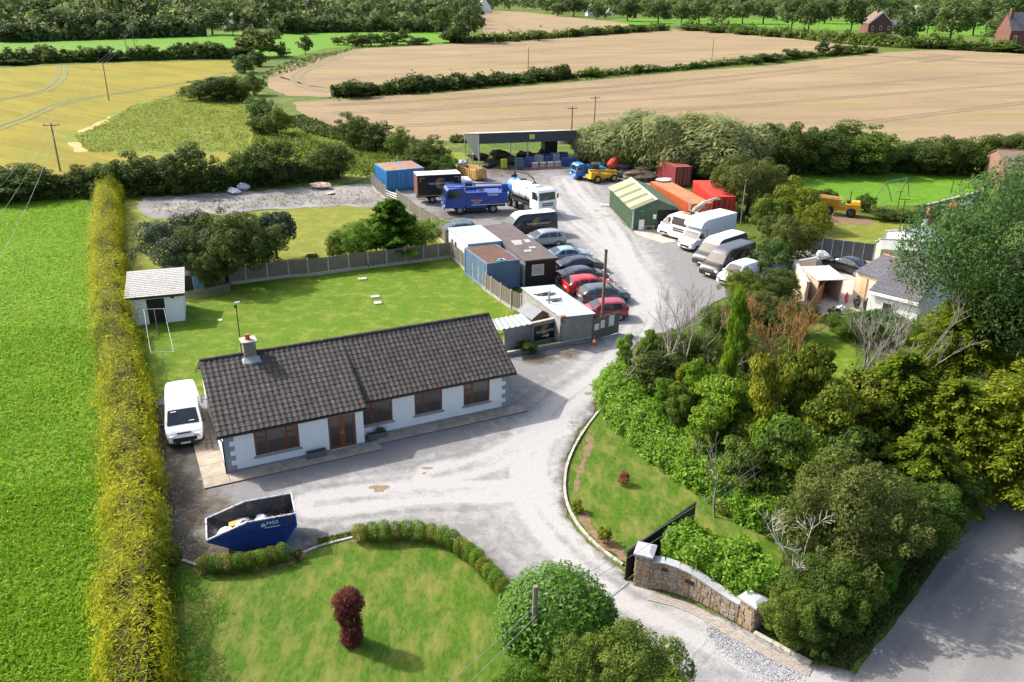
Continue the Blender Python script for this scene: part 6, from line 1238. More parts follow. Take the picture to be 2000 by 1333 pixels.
def row(items, where, kind, mat, adj, noun='bush', cat='bush', group=None):
    items = sorted(items)
    for i, (x, yb, yt, wd) in enumerate(items): plant(kind, x, yb, yt, wd, mat[i % len(mat)] if isinstance(mat, list) else mat, '%s %s, %s from the left in %s' % (adj, noun, ordn(i), where), cat, name='hedgerow_bush' if cat == 'bush' else 'tree', group=group or where)

# hedgerow behind the old gravel yard
row([(-30, 390, 318, 120), (45, 388, 318, 130), (110, 385, 335, 70), (165, 380, 318, 60), (215, 380, 312, 80), (276, 376, 294, 98), (330, 374, 330, 60), (372, 374, 280, 120), (428, 366, 322, 60), (482, 364, 288, 88), (540, 360, 266, 100), (598, 352, 315, 50), (650, 350, 273, 95)], 'the hedgerow behind the gravel yard', 'bush', [F_DARK, F_MID, F_DARK, F_BROWN, F_MID], 'rounded dark green')
row([(692, 290, 217, 85), (735, 296, 232, 70), (785, 305, 248, 62), (836, 335, 264, 92), (868, 345, 300, 70), (805, 345, 300, 60)], 'the clump left of the barn', 'bush', [F_DARK, F_DARK, F_MID], 'dark leafy')
row([(497, 186, 140, 50), (478, 142, 102, 50), (505, 130, 98, 40), (512, 232, 186, 62), (541, 264, 208, 68), (508, 262, 222, 50), (390, 196, 155, 70), (430, 198, 146, 90), (468, 198, 150, 60)], 'the scrub line between the fields', 'bush', [F_MID, F_DARK, F_BROWN, F_GREY], 'scrubby green')
row([(30, 127, 112, 60), (88, 121, 82, 42), (60, 124, 114, 40), (172, 121, 86, 48), (208, 120, 88, 42), (240, 119, 108, 40), (268, 117, 90, 38), (298, 117, 86, 46), (330, 116, 96, 30), (352, 115, 78, 42), (383, 114, 80, 46), (416, 114, 77, 54), (450, 113, 90, 44), (480, 112, 95, 40), (510, 112, 46, 88), (549, 110, 83, 36), (597, 106, 66, 32)], 'the hedge beyond the golden field', 'smallbush', [F_DARK, F_DARK, F_BROWN, F_MID], 'dark round')
row([(660, 88, 70, 30), (695, 90, 62, 60), (725, 90, 64, 50), (762, 88, 58, 56), (790, 80, 55, 28), (815, 88, 70, 52), (740, 62, 30, 34), (800, 62, 38, 40), (880, 84, 60, 50), (975, 84, 64, 26), (1008, 82, 70, 20), (1052, 80, 60, 36)], 'the hedge beyond the pale barley', 'smallbush', [F_MID, F_DARK, F_BROWN], 'small distant')
row([(690, 190, 152, 78), (757, 184, 157, 36), (800, 182, 150, 52), (828, 178, 141, 52), (872, 174, 152, 60), (920, 170, 148, 62), (970, 166, 143, 60), (1015, 162, 140, 58), (1062, 158, 136, 60), (1098, 155, 121, 38), (1155, 151, 130, 46), (1245, 143, 125, 28), (1355, 134, 120, 24), (1460, 125, 108, 60), (1500, 121, 104, 66), (1545, 117, 92, 36), (1575, 114, 97, 34), (1606, 110, 78, 30), (1636, 109, 82, 28), (1665, 107, 83, 44), (1695, 104, 90, 32)], 'the hedge between the barley fields', 'smallbush', [F_DARK, F_MID, F_DARK], 'low dark')
row([(1120, 72, 54, 44), (1160, 69, 50, 44), (1200, 66, 48, 44), (1240, 63, 46, 46), (1285, 60, 44, 46)], 'the short hedge above the barley', 'smallbush', [F_DARK], 'low dark')
row([(1345, 60, 50, 60), (1400, 64, 52, 60), (1455, 68, 55, 60), (1510, 72, 58, 60), (1570, 76, 60, 60), (1620, 80, 66, 50), (1660, 85, 62, 60), (1710, 88, 60, 60), (1760, 92, 70, 60), (1810, 95, 80, 60), (1860, 97, 80, 60), (1920, 100, 84, 70), (1980, 103, 86, 70)], 'the roadside hedge at top right', 'smallbush', [F_MID, F_DARK], 'low leafy')
# willows and the hedge right of the barn
row([(1165, 318, 236, 100), (1215, 322, 212, 150), (1290, 335, 214, 165), (1345, 322, 212, 130), (1400, 345, 220, 190), (1465, 330, 245, 110)], 'the thicket beside the barn', 'willow', F_WILLOW, 'pale feathery willow', 'tree', 'tree')
row([(1492, 330, 232, 80), (1545, 340, 235, 105), (1605, 338, 240, 120), (1672, 335, 236, 150), (1740, 330, 285, 70), (1790, 338, 272, 95), (1845, 340, 258, 90), (1895, 340, 262, 90), (1950, 342, 256, 100), (2005, 345, 246, 100)], 'the hedge behind the neighbouring lawn', 'bush', [F_BROWN, F_DARK, F_DARK, F_MID], 'tall dark')
plant('fine', 1458, 420, 285, 150, F_BROWN, 'brownish hawthorn between the red container and the neighbouring lawn', 'tree'); plant('bush', 1405, 360, 275, 90, F_BROWN, 'rusty brown bush behind the maroon container', 'bush'); plant('bush', 1255, 330, 272, 90, F_BRIGHT, 'bright green bramble mound below the willows', 'bush')
for a in ((1495, 470, 375, 80, F_MID, 'green shrub at the foot of the lamp post beside the luton van'), (1545, 445, 345, 100, F_YELLOW, 'yellow green shrub beside the yellow dumper'), (1530, 510, 410, 105, F_BROWN, 'dull brown green shrub behind the black lettered van'), (1575, 480, 395, 80, F_YELLOW, 'yellow green shrub at the end of the grey neighbour fence'), (1500, 540, 460, 80, F_GREY, 'grey green shrub behind the row of vans'), (1608, 402, 368, 60, F_DARK, 'dark shrub behind the yellow dumper'), (1688, 412, 378, 40, F_DARK, 'small dark shrub right of the yellow dumper'), (1725, 428, 405, 60, F_DARK, 'low dark hedge plant below the swing frame'), (1768, 432, 408, 60, F_MID, 'low green hedge plant below the swing frame, right of the darker one'), (1808, 430, 400, 50, F_DARK, 'dark shrub at the end of the stone garden wall'), (1850, 445, 420, 60, F_MID, 'low weeds beside the stone garden wall')):
    plant('bush', *a[:5], a[5], 'bush')

# ---- dark round bushes and cypress by the rear fence
for a in ((500, 535, 425, 130, 'fine', F_DARK, 'dark bush filling the right of the clump behind the rear fence'), (355, 545, 410, 155, 'fine', F_BLUE, 'blue green bush at the left of the clump behind the white shed'), (398, 520, 395, 70, 'fine', F_BLUE, 'tall narrow dark bush in the clump behind the white shed'), (445, 548, 398, 175, 'fine', F_DARK, 'broad dark bush in the clump behind the white shed'), (418, 565, 470, 90, 'fine', F_DARK, 'low dark bush behind the turquoise playhouse'), (541, 505, 412, 92, 'tree', F_BLUE, 'round dark tree right of the clump behind the rear fence')):
    plant(a[4], *a[:4], a[5], a[6], 'tree', sq=1.0)
for a in ((702, 508, 420, 120, F_BRIGHT, 'green bush left of the cypress behind the rear fence'), (662, 512, 458, 50, F_YELLOW, 'yellow bush at the left end of the cypress clump'), (822, 490, 415, 85, F_BRIGHT, 'green bush right of the cypress behind the rear fence'), (610, 512, 494, 30, F_MID, 'little weed shrub behind the rear fence')):
    plant('fine', *a[:5], a[5], 'bush')
def sprays(L, base, top, R, n, leaf, rs, droop=.25, layers=14, flat=.35, r0=.12, wid=.2, per=.5, mm=460):
    n = int(n*.09)
    """conifer: tiers of drooping feathery branches round a stem"""
    base = np.array(base); H = top-base[2]
    for i in range(n):
        u = rs.rand()**per; z = base[2]+H*(.06+.92*u); a = rs.rand()*6.283; ln = R*(1-u)**.75*(.65+.4*rs.rand())+r0*R; m = max(10, int(mm*ln/R)); k = rs.rand(m)**.8
        d = np.array([math.cos(a), math.sin(a), 0]); s_ = np.array([-d[1], d[0], 0]); off = rs.normal(size=m)*wid*ln*(.35+.65*(1-k))
        C = base*[1, 1, 0]+d*(k*ln)[:, None]+s_*off[:, None]; C[:, 2] += z+ln*(.25*k-droop*2*k*k)-np.abs(off)*.35+rs.normal(size=m)*.018*R
        Nn = np.array([0, 0, 1.0])+.45*L.rdir(m); T = d+s_*np.sign(off)[:, None]*.7+.3*L.rdir(m); T[:, 2] -= .25
        sz = leaf*rs.uniform(.6, 1.4, m); L.put(C, Nn, T, sz, sz*flat, np.clip(.15+.6*k*rs.uniform(.6, 1.3, m)+.2*rs.rand(m), 0, 1))
def conifer(x, yb, yt, wpx, label, mat, n=900, leaf=.3, seed=1, **kw):
    g = G(x, yb); h = hgt(x, yb, yt); R = wpx/ppm(x, yb)/2; rs = np.random.RandomState(seed); L = LB(seed); sprays(L, (0, 0, 0), h, R, n, leaf, rs, **kw)
    t = thing('conifer', label, 'tree', (g.x, g.y, 0), 0); inst('crown', L.mesh('crown', mat), t); MB().path([(0, 0, 0), (.05, 0, h*.5), (0, 0, h*.95)], [R*.06+.05, R*.04+.03, .02], 7).build('trunk', M_BARK, t); return t
conifer(768, 502, 388, 165, 'feathery green cypress standing over the rear fence', F_BRIGHT, 1300, .4, 3, droop=.1)

# ---- golden hedge along the meadow
hp = [G(338, 1420), G(330, 1250), G(322, 1080), G(306, 930), G(292, 800), G(270, 690), G(252, 600), G(240, 520), G(236, 450), G(233, 385)]
hpc = [(p.x-1.2, p.y) for p in hp]; hpc = [tuple(p) for p in curve_pts(hpc, 5)]
def goldtone(C, r):
    q = fbm(C[:, 0]*.9, C[:, 1]*.45, 77); k = np.clip((q-.12)*4, 0, 1); return np.clip((.12+.88*r**.7)*(1-.78*k), 0, 1)
L = LB(11); L.hedge(hpc, 2.15, 2.2, 115000, .25, .17, .8, .7, .6, .34, .8, .2, .6, goldtone, True, .2)
t = thing('clipped_hedge', 'long golden yellow conifer hedge between the meadow and the garden', 'hedge', (hpc[0][0], hpc[0][1], 0)); o = inst('foliage', L.mesh('foliage', F_GOLD), t, (-hpc[0][0], -hpc[0][1], 0))
mb = MB()
for i in range(0, len(hpc)-1, 2):
    p = hpc[i]; mb.path([(p[0]-hpc[0][0], p[1]-hpc[0][1], 0), (p[0]-hpc[0][0]+.05, p[1]-hpc[0][1], 1.6)], [.07, .03], 5)
mb.build('stems', M_BARK, t)
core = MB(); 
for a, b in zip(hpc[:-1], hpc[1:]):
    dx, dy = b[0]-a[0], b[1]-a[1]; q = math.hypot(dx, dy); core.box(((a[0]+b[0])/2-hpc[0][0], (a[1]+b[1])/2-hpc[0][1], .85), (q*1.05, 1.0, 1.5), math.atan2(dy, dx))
core.build('dark_core', pm('hedge_inner', (.03, .03, .012), .95, .4, 8), t)  # solid boxes coloured dark to stand for the shaded inside of the hedge
# ---- laurel hedge round the side lawn, behind the stone wall, and domes at the bottom
def hedge_thing(label, px, w, h, n, leaf, asp, mat, seed, off=0.0, cat='hedge', core_c=(.02, .03, .01), **kw):
    P = [G(*p) for p in px]; Q = []
    for i, p in enumerate(P):
        tg = (P[min(i+1, len(P)-1)]-P[max(i-1, 0)]).normalized(); Q.append((p.x-tg.y*off, p.y+tg.x*off))
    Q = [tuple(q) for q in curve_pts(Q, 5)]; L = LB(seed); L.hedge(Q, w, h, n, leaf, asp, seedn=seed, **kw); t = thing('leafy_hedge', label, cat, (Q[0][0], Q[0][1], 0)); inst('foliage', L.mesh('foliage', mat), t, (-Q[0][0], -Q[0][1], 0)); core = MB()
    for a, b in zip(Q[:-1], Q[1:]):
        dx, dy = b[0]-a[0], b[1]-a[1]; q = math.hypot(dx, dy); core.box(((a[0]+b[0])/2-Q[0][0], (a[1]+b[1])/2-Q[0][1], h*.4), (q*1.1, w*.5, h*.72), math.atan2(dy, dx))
    core.build('dark_core', pm('hedge_inner', (.03, .03, .012), .95, .4, 8), t); return t  # solid filler boxes, inner shade of the hedge put into their dark colour
hedge_thing('bright green laurel hedge curving along the side lawn', [(1166, 752), (1172, 782), (1200, 832), (1255, 885), (1330, 938), (1400, 985), (1460, 1022), (1500, 1055)], 2.5, 1.7, 34000, .21, .42, F_LAUREL, 21, 1.15, upv=.5, lump=.17, jit=.8, hv=.12)
hedge_thing('bright green laurel hedge rising behind the stone entrance wall', [(1278, 1135), (1330, 1150), (1400, 1175), (1450, 1205), (1490, 1225)], 2.0, 1.85, 17000, .21, .42, F_LAUREL, 22, 1.1, upv=.5, lump=.25, jit=.8, hv=.08)
plant('laureldome', 1082, 1285, 1122, 215, F_DOME, 'clipped dome of bright green laurel beside the wooden pole', 'bush')
for a in ((1235, 1400, 1222, 210, 'fine', F_MID, 'leafy green bush at the bottom edge of the drive'), (1125, 1420, 1245, 170, 'fine', F_MID, 'mid green bush at the bottom edge below the laurel dome'), (1010, 1430, 1300, 130, 'fine', F_BRIGHT, 'thin green bush at the bottom edge of the front lawn')): plant(a[4], *a[:4], a[5], a[6], 'bush')
# ---- little hedge of round conifers along the drive
pts = [(705, 1058), (728, 1057), (750, 1056), (772, 1054), (795, 1053), (818, 1055), (842, 1058), (864, 1064), (884, 1073), (902, 1085), (918, 1097), (932, 1110), (946, 1124), (958, 1138), (970, 1152), (982, 1166)]
for i, p in enumerate(pts): plant('pompon', *p, p[1]-34-(i % 3)*2, 33, F_BRIGHT if i % 3 else F_YELLOW, 'clipped ball shrub, %s from the left in the row edging the lawn' % ordn(i), 'shrub', 'ball_shrub', 'ball shrubs edging the front lawn')
for i, p in enumerate([(403, 1118), (424, 1118), (446, 1116), (468, 1114), (490, 1112), (512, 1107), (533, 1102), (552, 1096)]): plant('pompon', *p, p[1]-32, 32, F_BRIGHT if i % 2 else F_YELLOW, 'clipped ball shrub, %s from the left in the row behind the skip' % ordn(i), 'shrub', 'ball_shrub', 'ball shrubs behind the skip')
plant('pompon', 341, 1104, 1066, 32, F_DARK, 'dark round shrub at the foot of the golden hedge', 'shrub'); plant('smallbush', 580, 1094, 1070, 24, F_BROWN, 'thin withered shrub at the end of the short shrub row', 'shrub')
plant('smallbush', 1128, 1000, 972, 28, F_YELLOW, 'small sparse shrub on the drive edge of the side lawn', 'shrub'); plant('smallbush', 1180, 1060, 1028, 32, F_YELLOW, 'small bright shrub near the gate on the side lawn', 'shrub'); plant('smallbush', 1030, 690, 662, 45, F_MID, 'green shrub below the black arrow sign', 'shrub')
# dark red maple column and little red maple
g = G(688, 1256); hm = hgt(688, 1256, 1150); L = LB(31); L.blobs([(0, 0, .35, .42, .42, .40), (.02, 0, .85, .40, .40, .42), (-.03, 0, 1.3, .40, .40, .40), (-.15, .05, 1.75*hm/2.3, .48, .45, .36), (.12, 0, 1.7*hm/2.3, .42, .4, .4), (-.3, 0, 1.45, .3, .3, .3), (0, 0, hm-.35, .4, .38, .3)], 9000, .13, .22, .3, .9, lo=-.98, tvec=(0, 0, -.8), wild=.14)
t = thing('maple', 'dark red weeping maple column standing on the front lawn', 'tree', g); inst('crown', L.mesh('crown', F_MAPLE), t); MB().path([(0, 0, 0), (.03, 0, .9), (0, 0, hm*.85)], [.06, .05, .02], 6).build('trunk', M_BARK, t)
g = G(1217, 947); L = LB(32); L.blobs([(0, 0, .35, .3, .28, .28), (.05, .05, .55, .22, .22, .2)], 900, .11, .25, .4, .9, tvec=(0, 0, -.6), wild=.15); t = thing('maple', 'tiny bright red maple on the side lawn', 'tree', g); inst('crown', L.mesh('crown', fol('leaf_redmaple', (.09, .02, .018), (.28, .06, .05), .25)), t); MB().path([(0, 0, 0), (.01, 0, .6)], [.02, .01], 5).build('trunk', M_BARK, t)

# ---- bare trees, ivy-clad trunks, conifers on the right
def bare(mb, p, d, ln, r, depth, rr, spread=.55, upw=.25, mi=0):
    pts = [Vector(p)]; v = Vector(d).normalized(); k = 3
    for i in range(k):
        v = (v+Vector((rr.uniform(-1, 1), rr.uniform(-1, 1), rr.uniform(-.5, 1)*upw*2))*.16).normalized(); pts.append(pts[-1]+v*ln/k)
    mb.path(pts, [max(.012, r*(1-.45*i/k)) for i in range(k+1)], 4 if depth < 3 else 6, mi, False)
    if depth <= 0: return
    for i in range(rr.choice((2, 3, 3)) if depth > 1 else 3):
        a = pts[rr.choice((1, 2, 2, 3))]; nv = (v+Vector((rr.uniform(-1, 1), rr.uniform(-1, 1), rr.uniform(-.6, .9)))*spread*1.4).normalized(); nv.z += upw*.5
        bare(mb, a, nv, ln*rr.uniform(.55, .8), r*.55, depth-1, rr, spread, upw)
def bare_tree(x, yb, yt, label, mat, seed, depth=4, r=.09, spread=.5, lean=(0, 0), upw=.3):
    g = G(x, yb); h = hgt(x, yb, yt); rr = random.Random(seed); mb = MB(); bare(mb, (0, 0, 0), (lean[0], lean[1], 1), h*.48, r, depth, rr, spread, upw)
    zmax = max(v[2] for v in mb.v); k = h/zmax; mb.v = [(a, b, c*k) for a, b, c in mb.v]; t = thing('bare_tree', label, 'tree', g); mb.build('branches', mat, t); return t
IV = [(1216, 745, 655, 38, F_BRIGHT, 'slim ivy covered stump at the left end of the thicket'), (1282, 800, 690, 100, F_DARK, 'dark green ivy bush at the drive end of the thicket'), (1240, 775, 720, 60, F_MID, 'leafy shrub above the laurel hedge nearest the yard gate'), (1262, 745, 650, 50, F_BRIGHT, 'bright ivy stump behind the dark ivy bush'), (1325, 830, 710, 36, F_YELLOW, 'thin yellowish ivy column in the middle of the thicket'), (1352, 850, 705, 62, F_BRIGHT, 'twin topped green ivy column in the middle of the thicket'), (1322, 880, 755, 60, F_MID, 'green ivy mound above the middle of the laurel hedge'), (1395, 900, 735, 105, F_BRIGHT, 'broad green ivy clad trunk above the laurel hedge'), (1412, 860, 560, 46, F_BRIGHT, 'tallest slim ivy clad trunk rising from the thicket'), (1475, 930, 695, 90, F_YELLOW, 'tall yellowish ivy column in the thicket'), (1535, 915, 675, 90, F_YELLOW, 'tall yellowish ivy column right of its similar neighbour'), (1440, 985, 860, 100, F_MID, 'green ivy heap behind the laurel hedge'), (1520, 1000, 820, 120, F_MID, 'big leafy mound left of the cut pole'), (1590, 960, 760, 120, F_YELLOW, 'golden leaved bush behind the cut pole'), (1432, 905, 765, 80, F_BRIGHT, 'green ivy column between the broad ivy trunk and the yellowish one'), (1500, 965, 805, 100, F_BRIGHT, 'bright ivy column in front of the yellowish pair'), (1562, 1010, 850, 110, F_BRIGHT, 'bright ivy heap left of the big hawthorn'), (1625, 1000, 835, 110, F_MID, 'green ivy heap behind the big hawthorn'), (1368, 930, 795, 80, F_BRIGHT, 'bright ivy column just above the middle of the laurel hedge'), (1300, 865, 745, 70, F_BRIGHT, 'bright ivy column above the upper laurel hedge'), (1665, 905, 735, 120, F_YELLOW, 'yellow leaved tree between the cut pole and the conifers'), (1575, 850, 690, 80, F_YELLOW, 'yellow green ivy column beside the small hidden lawn')]
for a in IV: plant('ivy', *a[:5], a[5], 'tree', 'ivy_trunk', 'ivy covered trunks in the thicket')
for i, a in enumerate(((1335, 775, 545, M_BARKG, 'bare grey tree with forked top behind the ivy bush', 4, .10), (1295, 780, 560, M_TWIG, 'bare pale tree leaning over the drive', 4, .07), (1215, 790, 640, M_TWIG, 'thin bare stem at the left end of the thicket', 3, .05), (1372, 800, 600, M_TWIG, 'bare pale twigs beside the tallest ivy trunk', 4, .07), (1450, 820, 590, M_TWIGO, 'dead ochre tree behind the left yellowish ivy column', 5, .09), (1475, 760, 570, M_TWIGO, 'dead ochre tree rising behind the brown scrub', 5, .08), (1525, 770, 585, M_TWIGO, 'dead ochre tree just left of the hidden lawn edge', 5, .08), (1425, 790, 610, M_TWIGO, 'dead ochre tree right of the tallest ivy trunk', 5, .07), (1500, 800, 575, M_TWIGO, 'dead ochre tree between the yellowish ivy columns', 5, .09), (1555, 790, 590, M_TWIGO, 'dead ochre tree left of the small hidden lawn', 5, .08), (1660, 800, 560, M_TWIG, 'big bare grey tree right of the small hidden lawn', 5, .13), (1720, 790, 600, M_TWIG, 'bare grey tree in front of the slate roofed house', 5, .10), (1770, 810, 560, M_BARKG, 'leaning bare grey tree beside the golden green conifer', 4, .10), (1690, 830, 640, M_TWIG, 'small bare twiggy tree among the conifers', 5, .08), (1395, 1010, 850, M_BARKG, 'tangle of dead grey branches behind the laurel hedge', 4, .06), (1470, 1010, 880, M_BARKG, 'fallen dead branch in the thicket', 4, .05))):
    bare_tree(a[0], a[1], a[2], a[4], a[3], 50+i, a[5]+(a[3] is M_TWIGO), a[6], .5 if a[3] is M_TWIGO else (.38 if a[5] > 4 else .5), (.15*math.sin(i*2.1), .1*math.cos(i)), .55 if a[5] > 4 else .3)
bare_tree(1548, 1180, 1010, 'white dead tree standing behind the stone wall', pm('dead_white', (.38, .36, .31), .9, .15, 3), 71, 5, .07, .7, (-.15, 0), .1)
for a in ((1470, 640, 560, 110, 'fine', F_BROWN, 'brown green bush at the corner of the yard'), (1530, 655, 575, 110, 'fine', F_BROWN, 'brown green bush beside the orange board fence'), (1400, 660, 590, 80, 'fine', F_MID, 'green bush at the yard corner near the bare trees'), (1300, 720, 640, 100, 'fine', F_DARK, 'dark bush behind the bare forked tree'), (1360, 720, 640, 90, 'fine', F_MID, 'green bush behind the tallest ivy trunk'), (1465, 745, 660, 110, 'fine', F_BROWN, 'brown scrub among the dead ochre trees'), (1540, 735, 650, 90, 'fine', F_MID, 'green scrub beside the small hidden lawn'), (1445, 600, 520, 90, 'fine', F_YELLOW, 'yellow green bush in front of the small white van'), (1510, 590, 515, 90, 'fine', F_BROWN, 'dull bush hiding the dark blue car'), (1660, 660, 600, 90, 'fine', F_MID, 'green shrub below the cream walled lean-to'), (1720, 670, 600, 100, 'fine', F_GREY, 'grey green shrub in front of the slate roofed house'), (1790, 700, 610, 100, 'fine', F_MID, 'green shrub at the corner of the slate roofed house')): plant(a[4], *a[:4], a[5], a[6], 'bush')
conifer(1862, 790, 548, 270, 'golden green conifer in front of the slate roofed house', F_CYP, 2400, .25, 5, droop=.16, wid=.16)
conifer(1730, 900, 690, 260, 'spreading dark conifer in the middle of the right thicket', F_CYP, 2400, .24, 6, droop=.14, wid=.15, per=.7)
conifer(1835, 930, 745, 290, 'wide layered conifer overhanging the road', F_CYP, 2500, .25, 7, droop=.12, wid=.15, per=.8)
conifer(1990, 960, 690, 330, 'layered conifer at the right edge above the road', F_CYP, 2300, .25, 8, droop=.12, wid=.15, per=.7)
conifer(1780, 1000, 840, 220, 'low dark conifer at the road side of the thicket', F_CYP, 1700, .24, 9, droop=.15, wid=.15, per=.8)
conifer(1640, 900, 760, 170, 'small dark conifer behind the cut pole', F_CYP, 1300, .23, 10, droop=.15, wid=.15, per=.8)
# tall grey-green tree at the right edge
g = G(1930, 770); hT = hgt(1930, 770, 325); rs = np.random.RandomState(5); R = 165/ppm(1930, 770); L = LB(41)
bl_ = [(rs.uniform(-1, 1)*R*.85, rs.uniform(-1, 1)*R*.7, hT*rs.uniform(.38, .86), R*.34, R*.34, R*.36) for _ in range(30)]+[(0, 0, hT*.62, R*.7, R*.6, hT*.26), (0, 0, hT-R*.42, R*.4, R*.4, R*.42)]
L.blobs(bl_, 52000, .26, .36, .35, .8, .4, tvec=(.1, 0, .6), wild=.08); t = thing('tall_tree', 'tallest grey green tree at the right edge of the photo', 'tree', g); inst('crown', L.mesh('crown', F_GREY), t); mb = MB(); mb.path([(0, 0, 0), (.1, 0, hT*.35), (-.1, .1, hT*.7)], [.35, .26, .12], 9)
for i in range(9): a = i*2.4; mb.path([(0, 0, hT*(.3+.04*i)), (R*.35*math.cos(a), R*.35*math.sin(a), hT*(.42+.04*i)), (R*.7*math.cos(a), R*.7*math.sin(a), hT*(.5+.04*i))], [.12, .08, .03], 6)
mb.build('trunk', M_BARK, t)
plant('tree', 2010, 800, 520, 170, F_DARK, 'dark tree behind the tall grey green tree at the right edge', 'tree'); plant('tree', 1960, 700, 470, 180, F_BLUE, 'blue green tree behind the golden conifer at right', 'tree')
# hedge mass down to the road
for a in ((1640, 1130, 880, 250, 'fine', F_BROWN, 'big brown green hawthorn between the side lawn and the road'), (1560, 1090, 960, 130, 'fine', F_MID, 'green bush at the far corner of the side lawn'), (1765, 1080, 925, 170, 'fine', F_MID, 'big green bush on the road verge below the conifers'), (1690, 1105, 965, 150, 'fine', F_DARK, 'dark bush between the hawthorn and the road'), (1700, 1165, 1055, 80, 'fine', F_BRIGHT, 'small bright bush at the road edge'), (1595, 1220, 1085, 165, 'fine', F_MID, 'leafy bush behind the white dead tree'), (1540, 1250, 1135, 120, 'fine', F_MID, 'green bush beside the end pillar of the stone wall'), (1645, 1210, 1100, 110, 'fine', F_MID, 'green bush low on the road verge'), (1575, 1275, 1195, 90, 'fine', F_DARK, 'dark bush above the low kerb by the road'), (1530, 1190, 1105, 80, 'fine', F_YELLOW, 'yellow green bush behind the end of the laurel'), (1575, 1150, 1030, 100, 'fine', F_MID, 'green bush left of the brown hawthorn'), (1840, 1000, 885, 130, 'fine', F_DARK, 'dark bush in the shade under the layered conifer')): plant(a[4], *a[:4], a[5], a[6], 'bush')

# continuous low growth under the hedgerow bushes
def low_hedge(label, px, w_, h_, n, leaf, mat, seed): return hedge_thing(label, px, w_, h_, n, leaf, .7, mat, seed, upv=.3, lump=.45, jit=.9, ls=.25, hv=.5, rough=.2)
low_hedge('continuous low hedge under the bushes between the barley fields', [(650, 190), (760, 183), (900, 172), (1060, 157), (1110, 153)], 3.5, 2.0, 6000, .8, F_DARK, 101)
low_hedge('thin grassy hedge bank running right between the barley fields', [(1110, 153), (1250, 143), (1380, 132), (1480, 122), (1600, 111), (1710, 102)], 2.5, 1.2, 5000, .8, F_MID, 102)
low_hedge('continuous low hedge beyond the golden field', [(-20, 127), (120, 122), (300, 117), (480, 113)], 4.0, 2.4, 6000, 1.0, F_DARK, 103)
low_hedge('low roadside hedge bank along the upper right barley', [(1335, 58), (1450, 67), (1560, 76), (1650, 86), (1760, 93), (1880, 98), (2040, 105)], 6, 3.4, 8000, 1.3, F_MID, 104)
low_hedge('low hedge along the top edge of the pale barley', [(880, 84), (960, 82), (1100, 73), (1300, 59)], 5, 2.6, 4500, 1.3, F_MID, 105)
low_hedge('dark bank of undergrowth below the hedgerow behind the gravel yard', [(-30, 390), (120, 384), (300, 375), (480, 362), (660, 346)], 3.0, 1.7, 7000, .5, F_DARK, 106)
low_hedge('hedge bank at the edge of the far wood left of the barns', [(-20, 82), (120, 79), (260, 74), (400, 70)], 8, 5, 5000, 1.8, F_FARD, 107)
low_hedge('hedge bank at the foot of the far wood behind the pasture', [(540, 66), (640, 63), (760, 62), (880, 62)], 8, 4.5, 4500, 1.8, F_FARD, 108)
low_hedge('dark undergrowth below the hedge behind the neighbouring lawn', [(1480, 335), (1600, 338), (1740, 334), (1880, 340), (2020, 345)], 3, 2.2, 5000, .55, F_DARK, 109)
# tangled undergrowth of the thicket
def undergrowth(name, label, px, n, leaf, mat, seed, hmax, asp=.6):
    L = LB(seed); rs = np.random.RandomState(seed); poly = [xy(G(*q)) for q in px]; A = np.array(poly); q = rs.uniform(A.min(0), A.max(0), (n*3, 2)); d_, _ = polydist(q, poly); k = d_ > 0; q = q[k][:n]; d_ = d_[k][:n]; m = len(q)
    z = hmax*np.clip(.45+1.1*fbm(q[:, 0]*.45, q[:, 1]*.45, seed)+.3*fbm(q[:, 0]*1.5, q[:, 1]*1.5, seed+5), .08, 1.2)*np.clip(d_/1.2, .15, 1)*(1-.55*rs.rand(m)**2); C = np.stack([q[:, 0], q[:, 1], z], 1); Nn = .8*L.rdir(m); Nn[:, 2] += .7; sz = leaf*rs.uniform(.6, 1.4, m)
    L.put(C, Nn, L.rdir(m), sz, sz*asp, np.clip(.5*rs.rand(m)+.5*(fbm(q[:, 0]*.3, q[:, 1]*.3, seed+9)+.5), 0, 1)); o = inst(name, L.mesh(name, mat)); o['kind'] = 'stuff'; o['label'] = label; o['category'] = 'undergrowth'
undergrowth('undergrowth', 'tangled green undergrowth filling the thicket right of the drive', [(1185, 770), (1225, 735), (1300, 690), (1380, 650), (1450, 640), (1560, 760), (1680, 765), (1800, 740), (1900, 800), (1870, 960), (1700, 1080), (1560, 1130), (1500, 1060), (1420, 985), (1330, 920), (1240, 850)], 52000, .2, fol('undergrowth_leaf', (.035, .075, .012), (.16, .22, .03), .4), 111, 3.3)
undergrowth('roadside_undergrowth', 'green roadside undergrowth between the stone wall and the road', [(1485, 1225), (1540, 1180), (1560, 1090), (1700, 1020), (1830, 950), (1850, 960), (1790, 1050), (1680, 1170), (1590, 1270), (1550, 1265)], 26000, .18, fol('roadside_leaf', (.03, .068, .012), (.12, .20, .028), .4), 112, 1.9)
undergrowth('brambles', 'bramble scrub along the right side of the yard behind the vans', [(1480, 370), (1560, 345), (1590, 430), (1585, 500), (1560, 590), (1480, 640), (1400, 660), (1420, 600), (1500, 560), (1500, 470)], 16000, .3, fol('bramble_leaf', (.045, .075, .014), (.17, .21, .04), .4), 113, 2.0)
undergrowth('bramble_bank', 'green bramble bank between the weedy plot and the barn', [(340, 190), (400, 160), (470, 150), (500, 200), (560, 260), (700, 300), (880, 300), (890, 330), (740, 350), (600, 330), (500, 260), (480, 200)], 16000, .5, fol('bank_bramble', (.045, .085, .014), (.17, .24, .04), .4), 114, 1.1)
